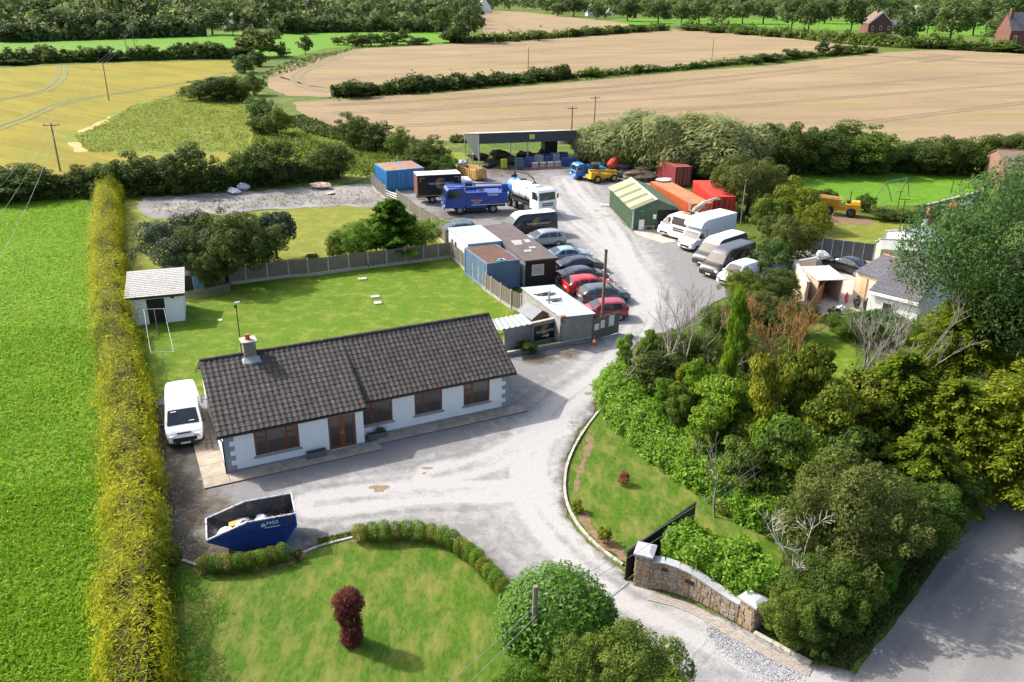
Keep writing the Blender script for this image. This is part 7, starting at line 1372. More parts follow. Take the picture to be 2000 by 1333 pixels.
# ---- far trees
MASK = [[(-900, 150), (0, 123), (300, 119), (470, 115), (580, 112), (640, 96), (880, 88), (880, 63), (600, 63), (400, 68), (120, 79), (-900, 97)], [(940, 28), (1000, 22), (1060, 27), (1230, 46), (1200, 60), (1060, 78), (1000, 84), (945, 80)], [(1200, 62), (1330, 56), (1500, 56), (1640, 62), (1640, 44), (1450, 40), (1200, 46)], [(330, 20), (600, 9), (960, 5), (960, 11), (640, 19), (360, 31)], [(180, 40), (330, 34), (330, 46), (180, 52)]]
MW = [np.array([xy(G(*p)) for p in m]) for m in MASK]
fr = random.Random(12); FT = []
FX = [(25, 82, 42, 62), (62, 80, 50, 50), (112, 77, 19, 62), (150, 76, 24, 55), (200, 74, 16, 66), (240, 72, 22, 62), (90, 76, 52, 40), (295, 72, 44, 26), (325, 71, 27, 46), (352, 70, 40, 34), (415, 68, 20, 62), (455, 70, 44, 24), (478, 69, 44, 22), (540, 65, 36, 30), (575, 66, 22, 54), (610, 64, 35, 40), (648, 62, 28, 40), (668, 63, 38, 30), (735, 62, 28, 34), (790, 64, 35, 34), (825, 64, 36, 30), (865, 66, 12, 62), (915, 84, 12, 62), (893, 85, 50, 40), (1090, 32, 4, 40), (1120, 33, -4, 50), (1165, 38, 8, 34), (1225, 42, -2, 44), (1285, 46, 2, 52), (1330, 50, 6, 40), (1365, 48, 0, 60), (1410, 47, 2, 50), (1450, 47, 2, 44), (1490, 47, 0, 50), (1545, 62, -6, 44), (1578, 66, 2, 52), (1610, 46, -4, 60), (1660, 66, -10, 50), (1700, 40, -6, 50), (1770, 92, 30, 46), (1810, 66, 12, 40), (1855, 84, 2, 66), (1900, 70, 8, 54), (1950, 88, 36, 54), (1990, 60, -10, 80), (1920, 50, -8, 60), (1740, 38, 0, 50), (1640, 84, 66, 30)]
for i, a in enumerate(sorted(FX)): plant('far' if i % 3 else 'fartall', *a[:4], F_FARD if (i % 3 == 0 and a[0] > 1000) else F_FAR, 'distant tree, %s from the left along the front of the far wood' % ordn(i), 'tree', 'tree', 'front trees of the far belt', zmin=4)
k = 0; L = LB(61); FB = []
for yb in (56, 48, 41, 35, 29, 24, 19, 15, 11, 7, 3, -1, -5, -9):
    x = -60+fr.uniform(0, 30); pm_ = ppm(1000, yb)
    while x < 2060:
        g = G(x, yb+fr.uniform(-1.5, 1.5)); ok = True
        for m in MW:
            d_, _ = polydist(np.array([[g.x, g.y]]), [tuple(q) for q in m])
            if d_[0] > -6: ok = False
        if fr.random() < .12: ok = False
        hh = fr.uniform(11, 19); ww = hh*fr.uniform(.55, .8)
        if ok: FB.append((g.x, g.y, hh, ww))
        x += ww*pm_*fr.uniform(.75, 1.3)+1
bb_ = []
for gx, gy, hh, ww in FB:
    for q in range(4): bb_.append((gx+fr.uniform(-.45, .45)*ww, gy+fr.uniform(-.4, .4)*ww, hh*fr.uniform(.16, .8), ww*.45, ww*.45, hh*.24))
L.blobs(bb_, 150000, 3.1, .75, .35, .8, .75, cut=False); o = inst('far_woodland', L.mesh('far_woodland', F_FARD)); o['kind'] = 'stuff'; o['label'] = 'mass of distant woodland along the top of the photo'; o['category'] = 'woodland'
# rough grass and weeds in the plot, grass tufts at edges
def tufts(name, label, regions, n, leaf, asp, mat, seed, z=.02, hh=.5):
    L = LB(seed); rs = np.random.RandomState(seed); pts = []
    for reg in regions:
        poly = [xy(G(*p)) for p in reg]; A = np.array(poly); q = rs.uniform(A.min(0), A.max(0), (n*4, 2)); d_, _ = polydist(q, poly); q = q[d_ > 0]; nz = fbm(q[:, 0]*.35, q[:, 1]*.35, seed)+rs.normal(size=len(q))*.5; q = q[nz > -.5][:n]; pts.append(q)
    q = np.concatenate(pts); m = len(q); C = np.zeros((m, 3)); C[:, :2] = q; sz = leaf*rs.uniform(.5, 1.4, m); C[:, 2] = z+sz*hh*.5; T = L.rdir(m); T[:, 2] = np.abs(T[:, 2])+.45; Nn = L.rdir(m); Nn[:, 2] = np.abs(Nn[:, 2])+.6; L.put(C, Nn, T, sz, sz*asp, rs.rand(m)); o = inst(name, L.mesh(name, mat)); o['kind'] = 'stuff'; o['label'] = label; o['category'] = 'grass'; return o
tufts('weeds', 'rough weeds and tall grass on the plot beyond the gravel yard', [[(258, 208), (350, 190), (480, 178), (500, 215), (480, 296), (330, 298), (172, 298), (145, 268), (215, 235)], [(500, 215), (600, 255), (880, 295), (890, 318), (740, 345), (690, 340), (560, 320), (490, 290)]], 20000, .5, .22, fol('weed_leaf', (.12, .18, .018), (.34, .35, .05), .5), 81)
tufts('meadow_grass', 'long bright meadow grass left of the golden hedge', [[(-40, 400), (170, 395), (190, 640), (-40, 640)], [(-40, 640), (192, 640), (205, 950), (-40, 950)], [(-40, 950), (205, 950), (215, 1380), (-40, 1380)]], 17000, .26, .22, fol('meadow_blade', (.16, .31, .010), (.29, .45, .03), .55), 82)
tufts('verge_grass', 'rough grass on the verge beside the road', [[(1500, 1240), (1590, 1288), (1655, 1310), (1760, 1190), (1860, 1045), (1815, 1010), (1690, 1130)]], 12000, .22, .3, fol('verge_blade', (.03, .06, .01), (.11, .14, .03), .3), 83)
tufts('hedgebank_grass', 'rough grass and weeds along the hedge banks between the fields', [[(520, 158), (690, 97), (880, 86), (1000, 82), (1000, 79), (700, 92), (560, 122), (505, 150)], [(640, 200), (900, 180), (1340, 141), (1700, 105), (1700, 98), (1340, 131), (900, 170), (640, 189)], [(880, 280), (1130, 272), (1300, 275), (1130, 262), (880, 272)], [(560, 235), (600, 262), (700, 285), (690, 268), (590, 228)]], 4000, 1.0, .4, fol('bank_leaf', (.04, .075, .012), (.15, .18, .04), .3), 84)
tufts('gravel_weeds', 'sparse dry weeds on the old gravel yard', [[(285, 402), (640, 374), (720, 367), (780, 395), (560, 403), (300, 420)]], 1500, .3, .3, fol('dry_weed_leaf', (.10, .11, .03), (.27, .24, .10), .3), 86)
tufts('yard_weeds', 'weeds growing along the yard edges and under the walls', [[(300, 775), (330, 770), (330, 1080), (300, 1080)], [(620, 1072), (690, 1050), (690, 1040), (620, 1055)], [(1005, 690), (1150, 664), (1150, 658), (1005, 682)], [(1225, 400), (1240, 455), (1215, 440), (1195, 380)], [(1170, 745), (1215, 705), (1225, 720), (1185, 770)]], 700, .16, .35, fol('yard_weed_leaf', (.04, .08, .012), (.13, .18, .03), .3), 85)
# ------------------------------------------------------------------ stone entrance wall, gate, kerbs
L = LB(91); n = 40; a = L.r.rand(n)*6.28; C = np.stack([.12*L.r.normal(size=n)+.15, .05*L.r.normal(size=n), np.full(n, .5)], 1); T = np.stack([np.cos(a)*.6, np.sin(a)*.6, np.ones(n)], 1); L.put(C, L.rdir(n), T, .45, .05, L.r.rand(n))
o = inst('spiky_plant', L.mesh('spiky_plant', F_MID), None, trp.matrix_basis.translation, (0, 0, HA)); tag(o, 'spiky green plant growing in the trough by the doors', 'plant')
def stonemat(name, a, b, c):
    m, nt, p, out = nodes(name); g = geo(nt); oi = N(nt, 'ObjectInfo').outputs['Random']; col = mixc(nt, oi, a, b); r2 = N(nt, 'Math', operation='MULTIPLY'); nt.links.new(oi, r2.inputs[0]); r2.inputs[1].default_value = 7.3
    f = N(nt, 'Math', operation='FRACT'); nt.links.new(r2.outputs[0], f.inputs[0]); col = mixc(nt, ramp(nt, f.outputs[0], .55, .9), col, c); nz = noise(nt, g, 9, 4, .7); col = mixc(nt, ramp(nt, nz, .3, .7), mixc(nt, .5, col, (.08, .06, .04)), col)
    nt.links.new(col, p.inputs['Base Color']); p.inputs['Roughness'].default_value = .9; bump(nt, p, nz, .5, .02); return m
M_STONE = stonemat('sandstone', (.33, .22, .12), (.46, .36, .25), (.40, .36, .31)); M_MORTAR = pm('mortar', (.27, .23, .18), .95, .15, 5, .4); M_CAP = pm('granite_cap', (.36, .37, .39), .7, .1, 4, .2)
sr = random.Random(3)
def stone(parent, c, x, up, nrm, w_, h_):
    """one dressed stone: uneven outline, chamfered proud face"""
    j = lambda: sr.uniform(-.018, .018); P = [c+x*(sx*w_/2+j())+up*(sz*h_/2+j()) for sx, sz in ((-1, -1), (1, -1), (1, 1), (-1, 1))]; d_ = sr.uniform(.02, .045); Q = [p+(c-p)*.10+nrm*d_ for p in P]
    MB().add(P+Q, [(0, 1, 5, 4), (1, 2, 6, 5), (2, 3, 7, 6), (3, 0, 4, 7), (4, 5, 6, 7)]).build('stone', M_STONE, parent)
def stone_face(parent, p0, p1, z0, zt0, zt1, nrm):
    """random coursed stones on a straight face from p0 to p1, tops at zt0..zt1"""
    d_ = Vector((p1.x-p0.x, p1.y-p0.y, 0)); Lf = d_.length; x = d_.normalized(); up = Vector((0, 0, 1)); z = z0
    while z < max(zt0, zt1)-.06:
        h_ = sr.choice((.15, .2, .26)); s0 = sr.uniform(-.15, 0)
        while s0 < Lf-.03:
            w_ = sr.uniform(.2, .45); a, b = max(0, s0), min(Lf, s0+w_); s0 += w_; m = (a+b)/2; top = zt0+(zt1-zt0)*m/Lf; hh_ = min(h_, top-z)
            if b-a > .06 and hh_ > .05: stone(parent, Vector((p0.x, p0.y, 0))+x*m+up*(z+hh_/2), x, up, nrm, b-a-.022, hh_-.022)
        z += h_
def prism(mb, quad, z0, z1): mb.hexa([(p.x, p.y, z0) for p in quad], [(p.x, p.y, z1) for p in quad])
def pier(label, fl, fr_, dep, h):
    A_, B_ = G(*fl), G(*fr_); d_ = (B_-A_).normalized(); nv = Vector((-d_.y, d_.x, 0)); C_, D_ = B_+nv*dep, A_+nv*dep; t = thing('stone_pier', label, 'pillar', A_); o_ = A_.copy(); mb = MB(); prism(mb, [A_-o_, B_-o_, C_-o_, D_-o_], 0, h); mb.build('core', M_MORTAR, t)
    for p, q, nn in ((A_, B_, -nv), (D_, A_, -d_), (B_, C_, d_)): stone_face(t, p-o_, q-o_, .02, h, h, nn)
    e = .1; q = [A_-o_-d_*e-nv*e, B_-o_+d_*e-nv*e, C_-o_+d_*e+nv*e, D_-o_-d_*e+nv*e]; c_ = (q[0]+q[2])/2; mb = MB(); prism(mb, q, h, h+.1); mb.hexa([(p.x, p.y, h+.1) for p in q], [((p*.5+c_*.5).x, (p*.5+c_*.5).y, h+.19) for p in q]); mb.build('cap', M_CAP, t); return A_, B_
pier('tall stone gate pier with pale cap at the drive entrance', (1237, 1143), (1266, 1150), .75, 1.62); pier('lower stone pier with pale cap at the road end of the wall', (1440, 1217), (1468, 1236), .7, 1.25)
wp = [G(*p) for p in ((1267, 1150), (1293, 1153), (1320, 1160), (1344, 1168), (1366, 1178), (1386, 1188), (1405, 1198), (1422, 1208), (1439, 1217))]; wh = [1.42, 1.40, 1.34, 1.25, 1.14, 1.04, .97, .93, .92]
t = thing('stone_wall', 'curved sandstone entrance wall between the two stone piers', 'wall', wp[0])
for i in range(len(wp)-1):
    a, b = wp[i]-wp[0], wp[i+1]-wp[0]; x = (b-a).normalized(); nv = Vector((-x.y, x.x, 0)); mb = MB(); q = [a, b, b+nv*.35, a+nv*.35]; mb.hexa([(p.x, p.y, 0) for p in q], [(a.x, a.y, wh[i]), (b.x, b.y, wh[i+1]), (b.x+nv.x*.35, b.y+nv.y*.35, wh[i+1]), (a.x+nv.x*.35, a.y+nv.y*.35, wh[i])]); mb.build('core', M_MORTAR, t)
    stone_face(t, a, b, .02, wh[i], wh[i+1], -nv)
    q = [a-nv*.05, b-nv*.05, b+nv*.4, a+nv*.4]; mb = MB(); mb.hexa([(p.x, p.y, wh[i if k in (0, 3) else i+1]+.003) for k, p in enumerate(q)], [(p.x, p.y, wh[i if k in (0, 3) else i+1]+.06) for k, p in enumerate(q)]); mb.build('coping', M_CAP, t)
x = (wp[4]-wp[2]).normalized(); nv = Vector((-x.y, x.x, 0))
for k, (pt, z, w_, h_) in enumerate(((wp[1]-wp[0], 1.12, .32, .14), (wp[3]-wp[0], .86, .42, .18))):
    MB().box((pt.x-nv.x*.05, pt.y-nv.y*.05, z), (w_, .03, h_), math.atan2(x.y, x.x)).build('letterbox' if k == 0 else 'name_plate', M_BLACK, t)
# sliding gate
ga, gb = G(1226, 1137), G(1359, 1036); d_ = gb-ga; Lg = d_.length; t = thing('sliding_gate', 'open dark metal sliding gate with spiked top behind the stone pier', 'gate', ga+Vector((-d_.y, d_.x, 0)).normalized()*.15, math.atan2(d_.y, d_.x)); M_GATE = pm('gate_brown', (.028, .022, .018), .5, .2, 4); n = int(Lg/.14)
for i in range(n): MB().b2((i*Lg/n+.004, 0, .08), ((i+1)*Lg/n-.004, .025, 1.5)).build('board', M_GATE, t)
mb = MB()
for i in range(n): x = (i+.5)*Lg/n; mb.add([(x-.03, .012, 1.52), (x+.03, .012, 1.52), (x, .03, 1.52), (x, .015, 1.66)], [(0, 1, 3), (1, 2, 3), (2, 0, 3)])
o = mb.build('spikes', M_GATE, t); o['kind'] = 'stuff'
MB().b2((0, -.03, 1.48), (Lg, .055, 1.53)).build('rail', M_GATE, t); MB().b2((0, -.03, .04), (Lg, .055, .1)).build('rail', M_GATE, t); MB().b2((Lg-.9, .1, 0), (Lg+.15, .75, .08)).build('plinth', M_CONC, t)
ra, rb = G(1228, 1138), G(1160, 1192); d_ = rb-ra; o = MB().b2((0, -.05, 0), (d_.length, .05, .035)).build('gate_track', M_STEEL); o.location = ra; o.rotation_euler = (0, 0, math.atan2(d_.y, d_.x)); tag(o, 'narrow steel gate track crossing the drive entrance', 'track')
# kerbs and setts
M_KERB = pm('whitewashed_kerb', (.50, .47, .43), .9, .2, 3, .3, c2=(.26, .23, .18), th=(.42, .62))
def kerb(label, px, w_=.13, h_=.09, ln=.3):
    P = [Vector((*q, 0)) for q in curve_pts([xy(G(*p)) for p in px], 6)]; t = thing('kerb', label, 'kerb', P[0]); i = 0; acc = 0; last = P[0]; o_ = P[0].copy()
    for p in P[1:]:
        while (p-last).length >= ln:
            q = last+(p-last).normalized()*ln; c_ = (last+q)/2-o_; dd = q-last; MB().box((c_.x, c_.y, h_/2), (ln-.018, w_*sr.uniform(.92, 1.06), h_*sr.uniform(.9, 1.1)), math.atan2(dd.y, dd.x)+sr.uniform(-.03, .03)).build('kerb_stone', M_KERB, t); last = q
kerb('whitewashed kerb curving round the side lawn', [(1168, 806), (1148, 832), (1125, 868), (1109, 905), (1103, 940), (1105, 975), (1119, 1010), (1142, 1043), (1178, 1077), (1222, 1108)]); kerb('short whitewashed kerb between the skip and the ball shrubs', [(592, 1082), (620, 1070), (655, 1060), (692, 1051)]); kerb('scrap of whitewashed kerb at the foot of the golden hedge', [(356, 1096), (372, 1102), (392, 1107)]); kerb('pale kerb between the last ball shrubs and the drive', [(880, 1052), (905, 1066), (930, 1086), (955, 1112), (985, 1148)], .12, .07)
kerb('long concrete kerb below the bushes beside the entrance', [(1472, 1240), (1520, 1266), (1560, 1288), (1585, 1300)], .2, .16, .8)
ct = MB(); P = [Vector((*q, 0)) for q in curve_pts([xy(G(*p)) for p in ((1272, 1160), (1320, 1172), (1370, 1192), (1420, 1222), (1470, 1250), (1530, 1282), (1585, 1306))], 16)]; acc = 0
for a, b in zip(P[:-1], P[1:]):
    x = (b-a).normalized(); nv = Vector((-x.y, x.x, 0)); q = a.copy(); k = max(1, int((b-a).length/.125))
    for i in range(k):
        for r in range(4): c_ = a+(b-a)*((i+.5)/k)-nv*(.06+.125*r); ct.box((c_.x+sr.uniform(-.01, .01), c_.y, .025), (.105, .105, .03+sr.uniform(0, .02)), math.atan2(x.y, x.x)+sr.uniform(-.1, .1))
o = ct.build('cobble_setts', M_STONE); o['kind'] = 'stuff'; o['label'] = 'strip of small stone setts along the foot of the entrance wall'; o['category'] = 'setts'
L = LB(95); rs = np.random.RandomState(95); pl = [xy(G(*p)) for p in ((1400, 1215), (1480, 1262), (1570, 1310), (1540, 1345), (1440, 1290), (1380, 1235))]; A = np.array(pl); q = rs.uniform(A.min(0), A.max(0), (16000, 2)); dd, _ = polydist(q, pl); q = q[dd+rs.normal(size=len(q))*.25 > 0]; C = np.zeros((len(q), 3)); C[:, :2] = q; C[:, 2] = .03; L.put(C, np.array([0, 0, 1.])+.8*L.rdir(len(q)), L.rdir(len(q)), .05, .045, rs.rand(len(q)))
o = inst('gravel', L.mesh('gravel', fol('pale_chippings', (.26, .27, .29), (.55, .55, .56), 0.0, rv=0))); o['kind'] = 'stuff'; o['label'] = 'spill of pale stone chippings beside the drive entrance'; o['category'] = 'gravel'

# ------------------------------------------------------------------ poles and wires
M_POLE = pm('pole_wood', (.20, .165, .125), .9, .2, 2, .3); M_WIRE = pm('wire', (.30, .31, .32), .5, .1, 2); M_CER = pm('insulator', (.5, .5, .5), .4, .1, 5); POLE = {}
def upole(key, x, yb, yt, label, arm=True, r=.11, h=None, name='utility_pole', aw=2.0, lean=(0, 0)):
    g = G(x, yb); h = h or hgt(x, yb, yt); t = thing(name, label, 'pole', g, 0, 'utility poles'); MB().path([(0, 0, 0), (lean[0], lean[1], h)], [r, r*.7], 8).build('shaft', M_POLE, t)
    if arm: MB().box((0, 0, h-.35), (aw, .1, .12), .35).build('crossarm', M_POLE, t)
    if arm:
        for s in (-1, 0, 1): MB().tube((s*aw*.45*math.cos(.35), s*aw*.45*math.sin(.35), h-.29), (s*aw*.45*math.cos(.35), s*aw*.45*math.sin(.35), h-.05), .05, n=6).build('insulator', M_CER, t)
    POLE[key] = (g, h); return t
for k, a in enumerate(((118, 335, 240, 'nearest utility pole with crossarm beside the golden field', True), (213, 197, 120, 'utility pole with crossarm standing in the golden barley', True), (250, 115, 67, 'utility pole in the hedge beyond the golden field', True), (263, 92, 46, 'utility pole standing in the far bright pasture', True), (270, 66, 38, 'farthest utility pole of the line left of the wood', True), (1031, 156, 93, 'bare pole in the hedge between the barley fields', False), (1389, 127, 75, 'bare pole in the barley right of the hedge gap', False), (1116, 264, 208, 'dark pole with crossarm behind the open barn', True), (1160, 252, 188, 'pole with crossarm rising behind the willows', True), (1482, 50, 12, 'tall pale pole at the edge of the far wood', False), (1383, 47, 30, 'short pale pole beside the far road, right of the white railing', False), (1338, 46, 28, 'short pale pole just left of the far tall pole group', False), (1597, 62, 35, 'pale pole left of the far brick house', False), (1738, 82, 42, 'pole with crossarm in front of the far brick house', True), (908, 58, 22, 'pale pole in front of the far tall green tree', False))):
    upole(k, *a[:4], a[4], .12 if k < 2 else .13, aw=1.9)
upole('f1', 1040, 1335, 1145, 'short wooden pole rising out of the bottom laurel bush', False, .13); upole('f2', 1603, 905, 803, 'sawn off wooden pole among the golden leaves of the thicket', False, .14); upole('f3', 1903, 715, 642, 'wooden pole among the conifers at right', False, .13)
g = G(1174, 652); t = thing('gate_post', 'tall rusty brown steel pole at the yard entrance', 'pole', g); MB().path([(0, 0, 0), (0, 0, hgt(1174, 652, 490))], .11, 10).build('shaft', pm('rusty_pole', (.20, .10, .07), .7, .25, 2), t); MB().path([(0, 0, hgt(1174, 652, 490)), (0, 0, hgt(1174, 652, 490)+.06)], .13, 10).build('cap', M_TRIM, t)
g = G(1070, 648); t = thing('gate_post', 'pale thin post against the white roofed block store', 'pole', g); MB().path([(0, 0, 0), (0, 0, 3.2)], .07, 8).build('shaft', M_POST, t); MB().path([(0, 0, 3.2), (.1, 0, 3.3)], .05, 6).build('top', M_POST, t)
def wire(label, pts, sag=.4, r=.013, n=14):
    mb = MB()
    for a, b in zip(pts[:-1], pts[1:]): mb.path([a.lerp(b, i/n)-Vector((0, 0, sag*4*(i/n)*(1-i/n))) for i in range(n+1)], r, 4, 0, False)
    o = mb.build('overhead_wire', M_WIRE); tag(o, label, 'wire'); return o
def top(k, dz=-.1, dx=0, dy=0): g, h = POLE[k]; return Vector((g.x+dx, g.y+dy, h+dz))
st = G(700, 1470, 3.0)
wire('upper overhead wire running from the bottom laurel to the thicket', [Vector((st.x, st.y, 3.1)), top('f1', -.75, .12), top('f2', -.12, .15), top('f3', -.1)], .25, .012); wire('lower overhead wire running from the bottom laurel to the thicket', [Vector((st.x+.3, st.y-.3, 2.6)), top('f1', -1.2, .14), top('f2', -.6, .15), top('f3', -.5)], .25, .012)
for i, (s, nm) in enumerate(((-1, 'left'), (0, 'middle'), (1, 'right'))):
    dx, dy = s*.85*math.cos(.35), s*.85*math.sin(.35); e = G((-70, -40, -20)[i], (430, 470, 540)[i], 6.0)
    wire('%s one of three wires strung along the poles beside the golden field' % nm, [e, top(0, -.05, dx, dy), top(1, -.05, dx, dy), top(2, -.05, dx, dy), top(3, -.05, dx, dy)], .9, .016)
# lamp posts, washing line, covers
def lamp_post(label, x, yb, yt, r=.035):
    g = G(x, yb); h = hgt(x, yb, yt); t = thing('lamp_post', label, 'lamp', g); MB().path([(0, 0, 0), (0, 0, h)], [r*1.2, r], 8).build('shaft', M_BLACK if x < 700 else M_STEEL, t); MB().box((.12, 0, h), (.34, .16, .12), .5).build('lamp_head', M_STEEL, t); MB().box((-.05, .05, h-.3), (.14, .14, .2)).build('sensor', M_BLACK, t)
lamp_post('slim black lamp post on the rear lawn behind the chimney', 473, 695, 591.5); lamp_post('grey floodlight mast beside the luton van', 1446, 440, 352, .05)
wl = [G(326, 744), G(309, 655)]; t = thing('washing_line', 'steel washing line posts with crossbars on the rear lawn', 'washing line', wl[0]); ends = []
for p in wl:
    q = p-wl[0]; MB().path([(q.x, q.y, 0), (q.x, q.y, 2.05)], .03, 6).build('post', M_STEEL, t); MB().path([(q.x-.75, q.y-.1, 2.05), (q.x+.75, q.y+.12, 2.05)], .022, 6).build('crossbar', M_STEEL, t); ends.append(q)
mb = MB()
for s in (-.7, .7): mb.path([ends[0]+Vector((s, s*.14, 2.05)), (ends[0]+ends[1])/2+Vector((s, s*.14, 1.85)), ends[1]+Vector((s, s*.14, 2.05))], .008, 4)
mb.build('lines', M_WHITE, t)
for lab, x, y, w_, l_ in (('pale concrete cover near the rear fence', 708, 546, .75, .5), ('concrete inspection slab in the middle of the rear lawn, the farther one', 733, 581, .7, .5), ('concrete inspection slab in the middle of the rear lawn, the nearer one', 738, 593, .6, .6)): o = MB().box((0, 0, .05), (w_, l_, .1)).build('drain_cover', M_CONC); o.location = G(x, y); o.rotation_euler = (0, 0, .3); tag(o, lab, 'drain cover')
o = MB().path([(0, 0, 0), (0, 0, .05)], .17, 14).build('drain_cover', M_WHITE); o.location = G(430, 626); tag(o, 'small white round lid set in the rear lawn', 'drain cover')
g = G(1160, 675); t = thing('traffic_cone', 'orange and white traffic cone beside the boarded gate', 'cone', g); M_OR = pm('cone_orange', (.60, .09, .02), .5, .1, 5); MB().box((0, 0, .02), (.42, .42, .04)).build('base', M_OR, t)
for z0, z1, r0, r1, m_ in ((.04, .28, .17, .12, M_OR), (.28, .48, .12, .08, M_WHITE), (.48, .78, .08, .03, M_OR)): MB().path([(0, 0, z0), (0, 0, z1)], [r0, r1], 12).build('band', m_, t)
lump('tarpaulin_heap', 'crumpled white tarpaulin on the old gravel yard', 'tarpaulin', G(457, 377), (1.6, .7, .6), M_BAG, 11); lump('tarpaulin_heap', 'second crumple of white tarpaulin beside the hedgerow', 'tarpaulin', G(476, 372), (.9, .7, .9), M_BAG, 12); lump('tarpaulin_heap', 'heap of pale tan sheeting on the old gravel yard', 'tarpaulin', G(627, 369), (1.5, .8, .8), pm('tan_sheet', (.55, .42, .30), .8, .2, 3), 13); lump('tarpaulin_heap', 'scrap of tan sheeting on the old gravel yard', 'tarpaulin', G(646, 380), (.6, .5, .3), pm('tan_sheet', (.55, .42, .30), .8, .2, 3), 14)

# ------------------------------------------------------------------ stores in and around the barn
def crate(name, label, cat, x, y, d_, mat, rz=None, z=0, group=None, slats=True):
    t = thing(name, label, cat, G(x, y)+Vector((0, 0, z)), BA if rz is None else rz, group); w_, l_, h_ = d_; MB().b2((-w_/2, -l_/2, .1), (w_/2, l_/2, h_)).build('body', mat, t); mb = MB()
    for s in (-1, 0, 1): mb.b2((s*(w_/2-.06)-.06, -l_/2, 0), (s*(w_/2-.06)+.06, l_/2, .099))
    mb.build('feet', mat, t)
    if slats:
        mb = MB()
        for i in range(5): mb.b2((-w_/2-.02, -l_/2-.02, .15+i*(h_-.2)/5), (w_/2+.02, l_/2+.02, .19+i*(h_-.2)/5))
        mb.build('bands', M_STEEL, t)
    return t
M_PLB = pm('crate_blue', (.02, .07, .25), .5, .2, 2); M_IBC = pm('ibc_white', (.42, .46, .48), .5, .2, 2); M_JNK = pm('junk_dark', (.05, .045, .04), .9, .5, 2, c2=(.15, .13, .11), th=(.5, .7)); M_RED = pm('barrier_red', (.50, .09, .05), .5, .15, 2)
crate('wheelie_bin', 'yellow bin under the left half of the open barn', 'bin', 984, 329, (.75, .75, 1.3), pm('bin_yellow', (.55, .52, .03), .5, .1, 3), slats=False); crate('pallet_stack', 'stack of dark green pallets under the barn', 'pallets', 1014, 330, (1.1, 1.0, 1.5), pm('pallet_green', (.04, .10, .11), .8, .2, 3))
crate('storage_tank', 'blue plastic crate at the right end under the barn', 'crate', 1110, 324, (2.0, 1.2, 1.15), M_PLB, slats=False)
for i, (x, y, w_, h_) in enumerate(((1034, 325, 1.1, 1.3), (1052, 319, 1.1, 1.2), (1068, 318, 1.1, 1.25), (1084, 317, 1.1, 1.3), (1100, 315, 1.1, 1.3))): crate('storage_tank', 'caged pale liquid tank, %s from the left under the barn' % ordn(i), 'tank', x, y, (w_, 1.1, h_), M_IBC if i % 2 else M_PLB, group='tanks under the barn')
crate('storage_tank', 'big black tank standing at the back of the barn', 'tank', 1072, 308, (2.0, 1.8, 3.0), pm('tank_black', (.03, .035, .035), .6, .3, 2), slats=False)
for i, x in enumerate((1045, 1060, 1075, 1089)):
    t = thing('road_barrier', 'red and white plastic barrier, %s from the left in front of the barn' % ordn(i), 'barrier', G(x, 331-i*.8), BA, 'barriers in front of the barn'); mb = MB(); w_ = .95
    for s in (-1, 1): mb.b2((s*w_/2-.05, -.04, 0), (s*w_/2+.05, .04, 1.0))
    mb.b2((-w_/2, -.03, .12), (w_/2, .03, .25)); mb.build('frame', M_RED if i < 2 else pm('barrier_orange', (.55, .22, .10), .5, .1, 3), t); MB().b2((-w_/2+.06, -.035, .82), (w_/2-.06, .035, .99)).build('board', M_WHITE, t); mb = MB()
    for k in range(4): mb.b2((-w_/2+.14+k*.21, -.02, .25), (-w_/2+.2+k*.21, .02, .82))
    mb.build('bars', M_WHITE, t)
for i, (x, y, a_, b_, c_, m_) in enumerate(((955, 326, 2.2, .8, .7, M_JNK), (1000, 322, 1.0, .8, 1.3, M_JNK), (1035, 312, 2.4, 1.2, 1.1, M_JNK), (905, 325, 1.1, .7, .9, pm('pale_sacks', (.42, .41, .39), .8, .2, 3)), (1140, 318, 1.8, .9, .9, M_JNK), (1150, 326, 1.0, .5, .5, M_JNK), (1135, 308, 1.4, 1.0, 1.7, pm('rust_junk', (.16, .11, .07), .9, .4, 2)))): lump('junk_heap', '%s heap of stored odds and ends counted from the left around the barn' % ordn((1, 2, 3, 0, 5, 6, 4)[i]), 'heap', G(x, y), (a_, b_, c_), m_, 30+i)
for i, (x, a_) in enumerate(((935, 1.8), (975, 2.2), (1018, 2.0), (1062, 2.0))): lump('junk_heap', 'low dark heap of materials, %s from the left along the back of the barn' % ordn(i), 'heap', G(x, 312-i*1.5), (a_, .9, 1.0+.3*(i % 2)), M_JNK, 40+i)
